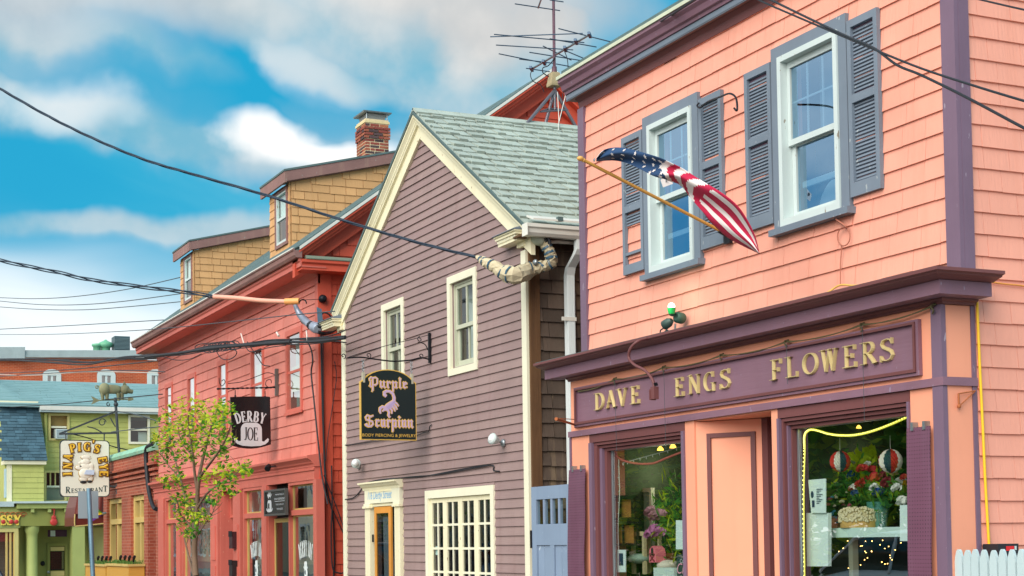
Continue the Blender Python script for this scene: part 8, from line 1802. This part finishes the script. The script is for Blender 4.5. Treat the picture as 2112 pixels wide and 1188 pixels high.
for k in range(70): bloom(m, at(random.gauss(1718, 14), random.gauss(1045, 24), YD + .2 + random.uniform(-.06, .06)), random.uniform(.012, .024), random.choice((0, 0, 1, 2, 3, 3)))
m.build('blooms', cols, mix_)
c = at(1716, 1088, YD + .2); c.z = zs; MB().lathe(c, [(.05, 0), (.06, .09), (.05, .09)], 14).build('pot', plain('clay_pot', lin(190, 120, 96), .8), mix_)
# rope light, fairy lights, small pendant
rl = cat_curve([PY(a, b, YF + .16) for a, b in ((1660, 1215), (1659, 1150), (1658, 1080), (1658, 1000), (1660, 930), (1660, 903), (1664, 891), (1674, 886), (1690, 889), (1710, 895), (1735, 898), (1765, 897), (1800, 889), (1840, 874), (1880, 856))], 8)
RLM = plain('rope_light_glow', lin(236, 220, 120), .4, emit=.32, ecol=(.95, .9, .08)); RL = tag(MB().tube(rl, [.0055 if i < 48 else .009 for i in range(len(rl))], 8).build('rope_light', RLM), 'glowing yellow rope light around the wider window edge', 'rope light')
m = MB()
for k in range(0, len(rl), 1): m.ball(rl[k] + V((0, -.009, 0)), .0055, 5)
m.build('rope_bulbs', plain('rope_bulbs_glow', lin(255, 240, 170), .4, emit=1.0, ecol=(1, .95, .2)), RL)
m = MB()
for k in range(34): m.ball(PY(random.uniform(1710, 1876), random.uniform(1114, 1175), YD + random.uniform(.1, .5)), .0038, 5)
disp('fairy_lights', m, plain('fairy_glow', lin(255, 190, 100), .4, emit=4.0, ecol=(1, .55, .15)), 'tiny amber fairy lights strung under the white shelf', 'string lights')
for px, py, lab in ((1768, 884, 'small amber pendant lamp high in the wider shop window'), (1362, 929, 'small amber lamp high in the narrower shop window'), (1388, 924, 'second amber lamp nearer the pilaster in the narrower window')):
    c = PY(px, py, 7.6); lp = bpy.data.lights.new('pendant_light', 'POINT'); lp.energy = 1.6; lp.color = (1, .85, .6); lp.shadow_soft_size = .15; L_ = disp('pendant_lamp', MB().lathe(c, [(.032, 0), (.03, .014), (.014, .034), (.006, .04)], 12), plain('lamp_amber%d' % px, lin(240, 180, 80), .4, emit=1.4, ecol=(1, .55, .08)), lab, 'lamp'); MB().tube([c + V((0, 0, .06)), (c.x, c.y, 2.62)], .004, 4).build('cord', IRON, L_); lo = bpy.data.objects.new('pendant_light', lp); COL.objects.link(lo); lo.parent = L_; lo.location = V((0, 0, -.2))
# narrower window
YN = 7.10
disp('coral_cord', MB().tube(cat_curve([PY(a, b, YF + .17) for a, b in ((1266, 930), (1272, 940), (1282, 948), (1300, 954), (1325, 957), (1350, 955), (1372, 946), (1392, 938), (1415, 929))], 6), .010, 7), plain('coral_cord', lin(226, 120, 108), .5), 'coral pink cord draped across the top of the narrower window', 'cord')
m = MB(); p = cat_curve([PY(a, b, YF + .18) for a, b in ((1285, 955), (1320, 945), (1360, 934), (1408, 920))], 6); m.tube(p, .004, 4)
for k in range(0, len(p), 2): m.tube([p[k], p[k] + V((.012, -.005, -.022))], .004, 4)
q = cat_curve([PY(a, b, YF + .18) for a, b in ((1276, 945), (1277, 985), (1278, 1015), (1276, 1060), (1275, 1100), (1276, 1140))], 6); m.tube(q, .005, 4)
for k in range(0, len(q), 3): m.tube([q[k], q[k] + V((-.025, 0, .004))], .004, 4)
disp('string_lights', m, plain('pale_string', lin(220, 226, 214), .5), 'unlit white string lights along the narrower window edge', 'string lights')
for (px, py, lab) in ((1286, 1048, 'upper dark lantern with amber panes in the narrower window'), (1292, 1101, 'lower dark lantern with amber panes in the narrower window')):
    c = PY(px, py, YN); L_ = thing('lantern', c, lab, 'lantern'); m = MB()
    for sx in (-1, 1):
        for sy in (-1, 1): m.box(c.x + sx * .075 - .008, c.x + sx * .075 + .008, c.y + sy * .075 - .008, c.y + sy * .075 + .008, c.z - .09, c.z + .09)
    m.box(c.x - .10, c.x + .10, c.y - .10, c.y + .10, c.z - .11, c.z - .0901).box(c.x - .10, c.x + .10, c.y - .10, c.y + .10, c.z + .0901, c.z + .115); m.build('frame', plain('lantern_iron%d' % px, lin(44, 38, 34), .5), L_)
    MB().box(c.x - .05, c.x + .05, c.y - .05, c.y + .05, c.z - .085, c.z + .08).build('amber_pane', plain('lantern_amber%d' % px, lin(206, 150, 84), .4), L_)
lf = MB(); random.seed(31)
for k in range(380):
    px = random.gauss(1385, 18); py = random.gauss(1075, 42)
    if px > 1412: continue
    c = PY(px, py, YN + random.uniform(.05, .4)); d = V((random.uniform(-1, 1), random.uniform(-.5, .3), random.uniform(-.7, 1))).normalized(); s = d.cross(V((0, 1, .2))).normalized(); l = random.uniform(.06, .16); lf.add([c, c + d * l * .5 + s * l * .09, c + d * l, c + d * l * .5 - s * l * .09], [(0, 1, 2, 3)], random.choice((0, 0, 1, 2)))
FN = thing('potted_fern', PY(1385, 1150, YN + .2), 'tall lime green fern spray in the narrower shop window', 'plant'); lf.build('fronds', LFM, FN); c = PY(1372, 1150, YN + .2); MB().lathe(c - V((0, 0, .02)), [(.06, -.06), (.09, .06), (.08, .06)], 14).build('pot', plain('basket_pot', lin(170, 110, 70), .8), FN)
m = MB(); c0 = [PY(1352, 1072, YN + .1), PY(1345, 1062, YN + .14), PY(1362, 1068, YN + .1), PY(1352, 1100, YN + .06), PY(1362, 1106, YN + .06), PY(1345, 1108, YN + .08)]
for k, c in enumerate(c0): bloom(m, c, .075, 0 if k < 3 else 1)
disp('pink_blooms', m, [plain('dusty_pink', lin(190, 136, 150), .7), plain('orchid_pink', lin(186, 110, 160), .7)], 'large dusty pink and orchid blooms left of the fern', 'flowers')
c = PY(1346, 1160, YN); BH = thing('birdhouse', c, 'pink barn shaped birdhouse with dark arched hole', 'birdhouse'); w = .062; h = PY(1346, 1126, YN).z - c.z
PK_ = plain('birdhouse_pink', lin(232, 120, 134), .6); MB().prism([(-w, 0), (w, 0), (w, h * .55), (w * .75, h * .82), (0, h), (-w * .75, h * .82), (-w, h * .55)], c, (1, 0, 0), (0, 0, 1), (0, .1, 0)).build('barn', PK_, BH)
MB().prism([(-.018, 0), (.018, 0), (.018, .05)] + [(.018 * math.cos(a), .05 + .022 * math.sin(a)) for a in np.linspace(.2, 2.9, 6)] + [(-.018, .05)], c + V((0, -.004, h * .42)), (1, 0, 0), (0, 0, 1), (0, .003, 0)).build('hole', INNERD, BH)
m = MB(); m.bar(c + V((-.04, -.004, .01)), c + V((.04, -.004, .07)), .009, .006); m.bar(c + V((-.04, -.007, .07)), c + V((.04, -.007, .01)), .009, .006); m.bar(c + V((-.045, -.01, .078)), c + V((.045, -.01, .078)), .008, .006); m.build('door_brace', plain('brace_maroon', lin(120, 40, 56), .6), BH)
def sheet(px0, px1, py0, py1, y, name, mat, lab, cat, tilt=0):
    q = [PY(px0, py1, y), PY(px1, py1, y), PY(px1 + tilt, py0, y), PY(px0 + tilt, py0, y)]; return disp(name, MB().loft([q, [p + V((0, .008, 0)) for p in q]]), mat, lab, cat)
s1 = sheet(1394, 1425, 1073, 1133, YF + .17, 'paper_notice', PAPER, 'white paper notice taped inside the narrower window', 'notice')
s2 = sheet(1273, 1290, 1134, 1180, YF + .17, 'paper_notice', PAPER, 'small notice with dark picture at the narrower window corner', 'notice'); q = PY(1277, 1166, YF + .168); MB().box(q.x, q.x + .075, q.y - .002, q.y, q.z, q.z + .11).build('picture', INK, s2)
s3 = sheet(1394, 1440, 1143, 1215, YF + .20, 'chalkboard', plain('chalkboard', lin(52, 72, 72), .7), 'dark chalkboard with pink handwritten Closed', 'sign', 2)
m = MB(); text_mb(m, 'Closed', (PY(1397, 1183, YF + .198), V((1, 0, 0)), V((0, 0, 1)), V((0, -1, 0))), .13, None, .002, 0, .25); m.build('chalk_lettering', plain('pink_chalk', lin(240, 170, 190), .7), s3); m = MB(); text_mb(m, 'Come in', (PY(1403, 1161, YF + .198), V((1, 0, 0)), V((0, 0, 1)), V((0, -1, 0))), .05, None, .002); m.build('chalk_note', plain('white_chalk', lin(220, 230, 226), .7), s3)
disp('display_table', MB().box(-12.36, -11.1, 7.0, 7.9, .95, 1.19), plain('pale_cloth_table', lin(206, 200, 180), .8), 'pale cloth covered table inside the narrower window', 'table')
for k, (px, py, sx, lab) in enumerate(((1318, 1152, 1.5, 'grey green cushion lying on the narrower window table'), (1378, 1166, 1.1, 'pale round cushion on the narrower window table'))): disp('cushion', MB().ball(PY(px, py, YN + .12), .09, 8, 0, (sx, 1.2, .55), .03), plain('cushion%d' % k, lin(150, 170, 156) if k == 0 else lin(214, 206, 190), .9), lab, 'cushion')
disp('white_carton', MB().box(PY(1350, 1180, 7.0).x, PY(1392, 1180, 7.0).x, 6.99, 7.1, PY(1370, 1200, 7.0).z, PY(1370, 1171, 7.0).z), plain('white_carton', lin(206, 226, 220), .6), 'white carton on the table behind the chalkboard', 'box')
pf = thing('picture_frame', PY(1318, 1110, 7.35), 'pale green framed pegboard panel behind the lanterns', 'panel'); q0, q1 = PY(1298, 1125, 7.5), PY(1340, 1015, 7.5); bx('panel', q0.x, q1.x, 7.5, 7.52, q0.z, q1.z, holed.copy() if False else plain('sage_panel', lin(120, 150, 136), .8), pf); frame_mb(q0.x - .04, q1.x + .04, q0.z - .04, q1.z + .04, .038, .038, .038, .038, 7.49, 7.53).build('frame', plain('sage_frame', lin(196, 206, 186), .7), pf)
sc2 = thing('wooden_stool', PY(1333, 1130, 7.3), 'pale wooden stool with arched legs behind the blooms', 'stool'); q = PY(1333, 1105, 7.3); m = MB().box(q.x - .12, q.x + .12, q.y - .1, q.y + .1, q.z, q.z + .04); m.build('seat', plain('stool_wood', lin(206, 190, 150), .6), sc2)
for sx in (-1, 1):
    for sy in (-1, 1): bx('leg', q.x + sx * .1 - .018, q.x + sx * .1 + .018, q.y + sy * .08 - .015, q.y + sy * .08 + .015, q.z - .35, q.z - .001, plain('stool_leg%d%d' % (sx, sy), lin(200, 184, 146), .6), sc2)
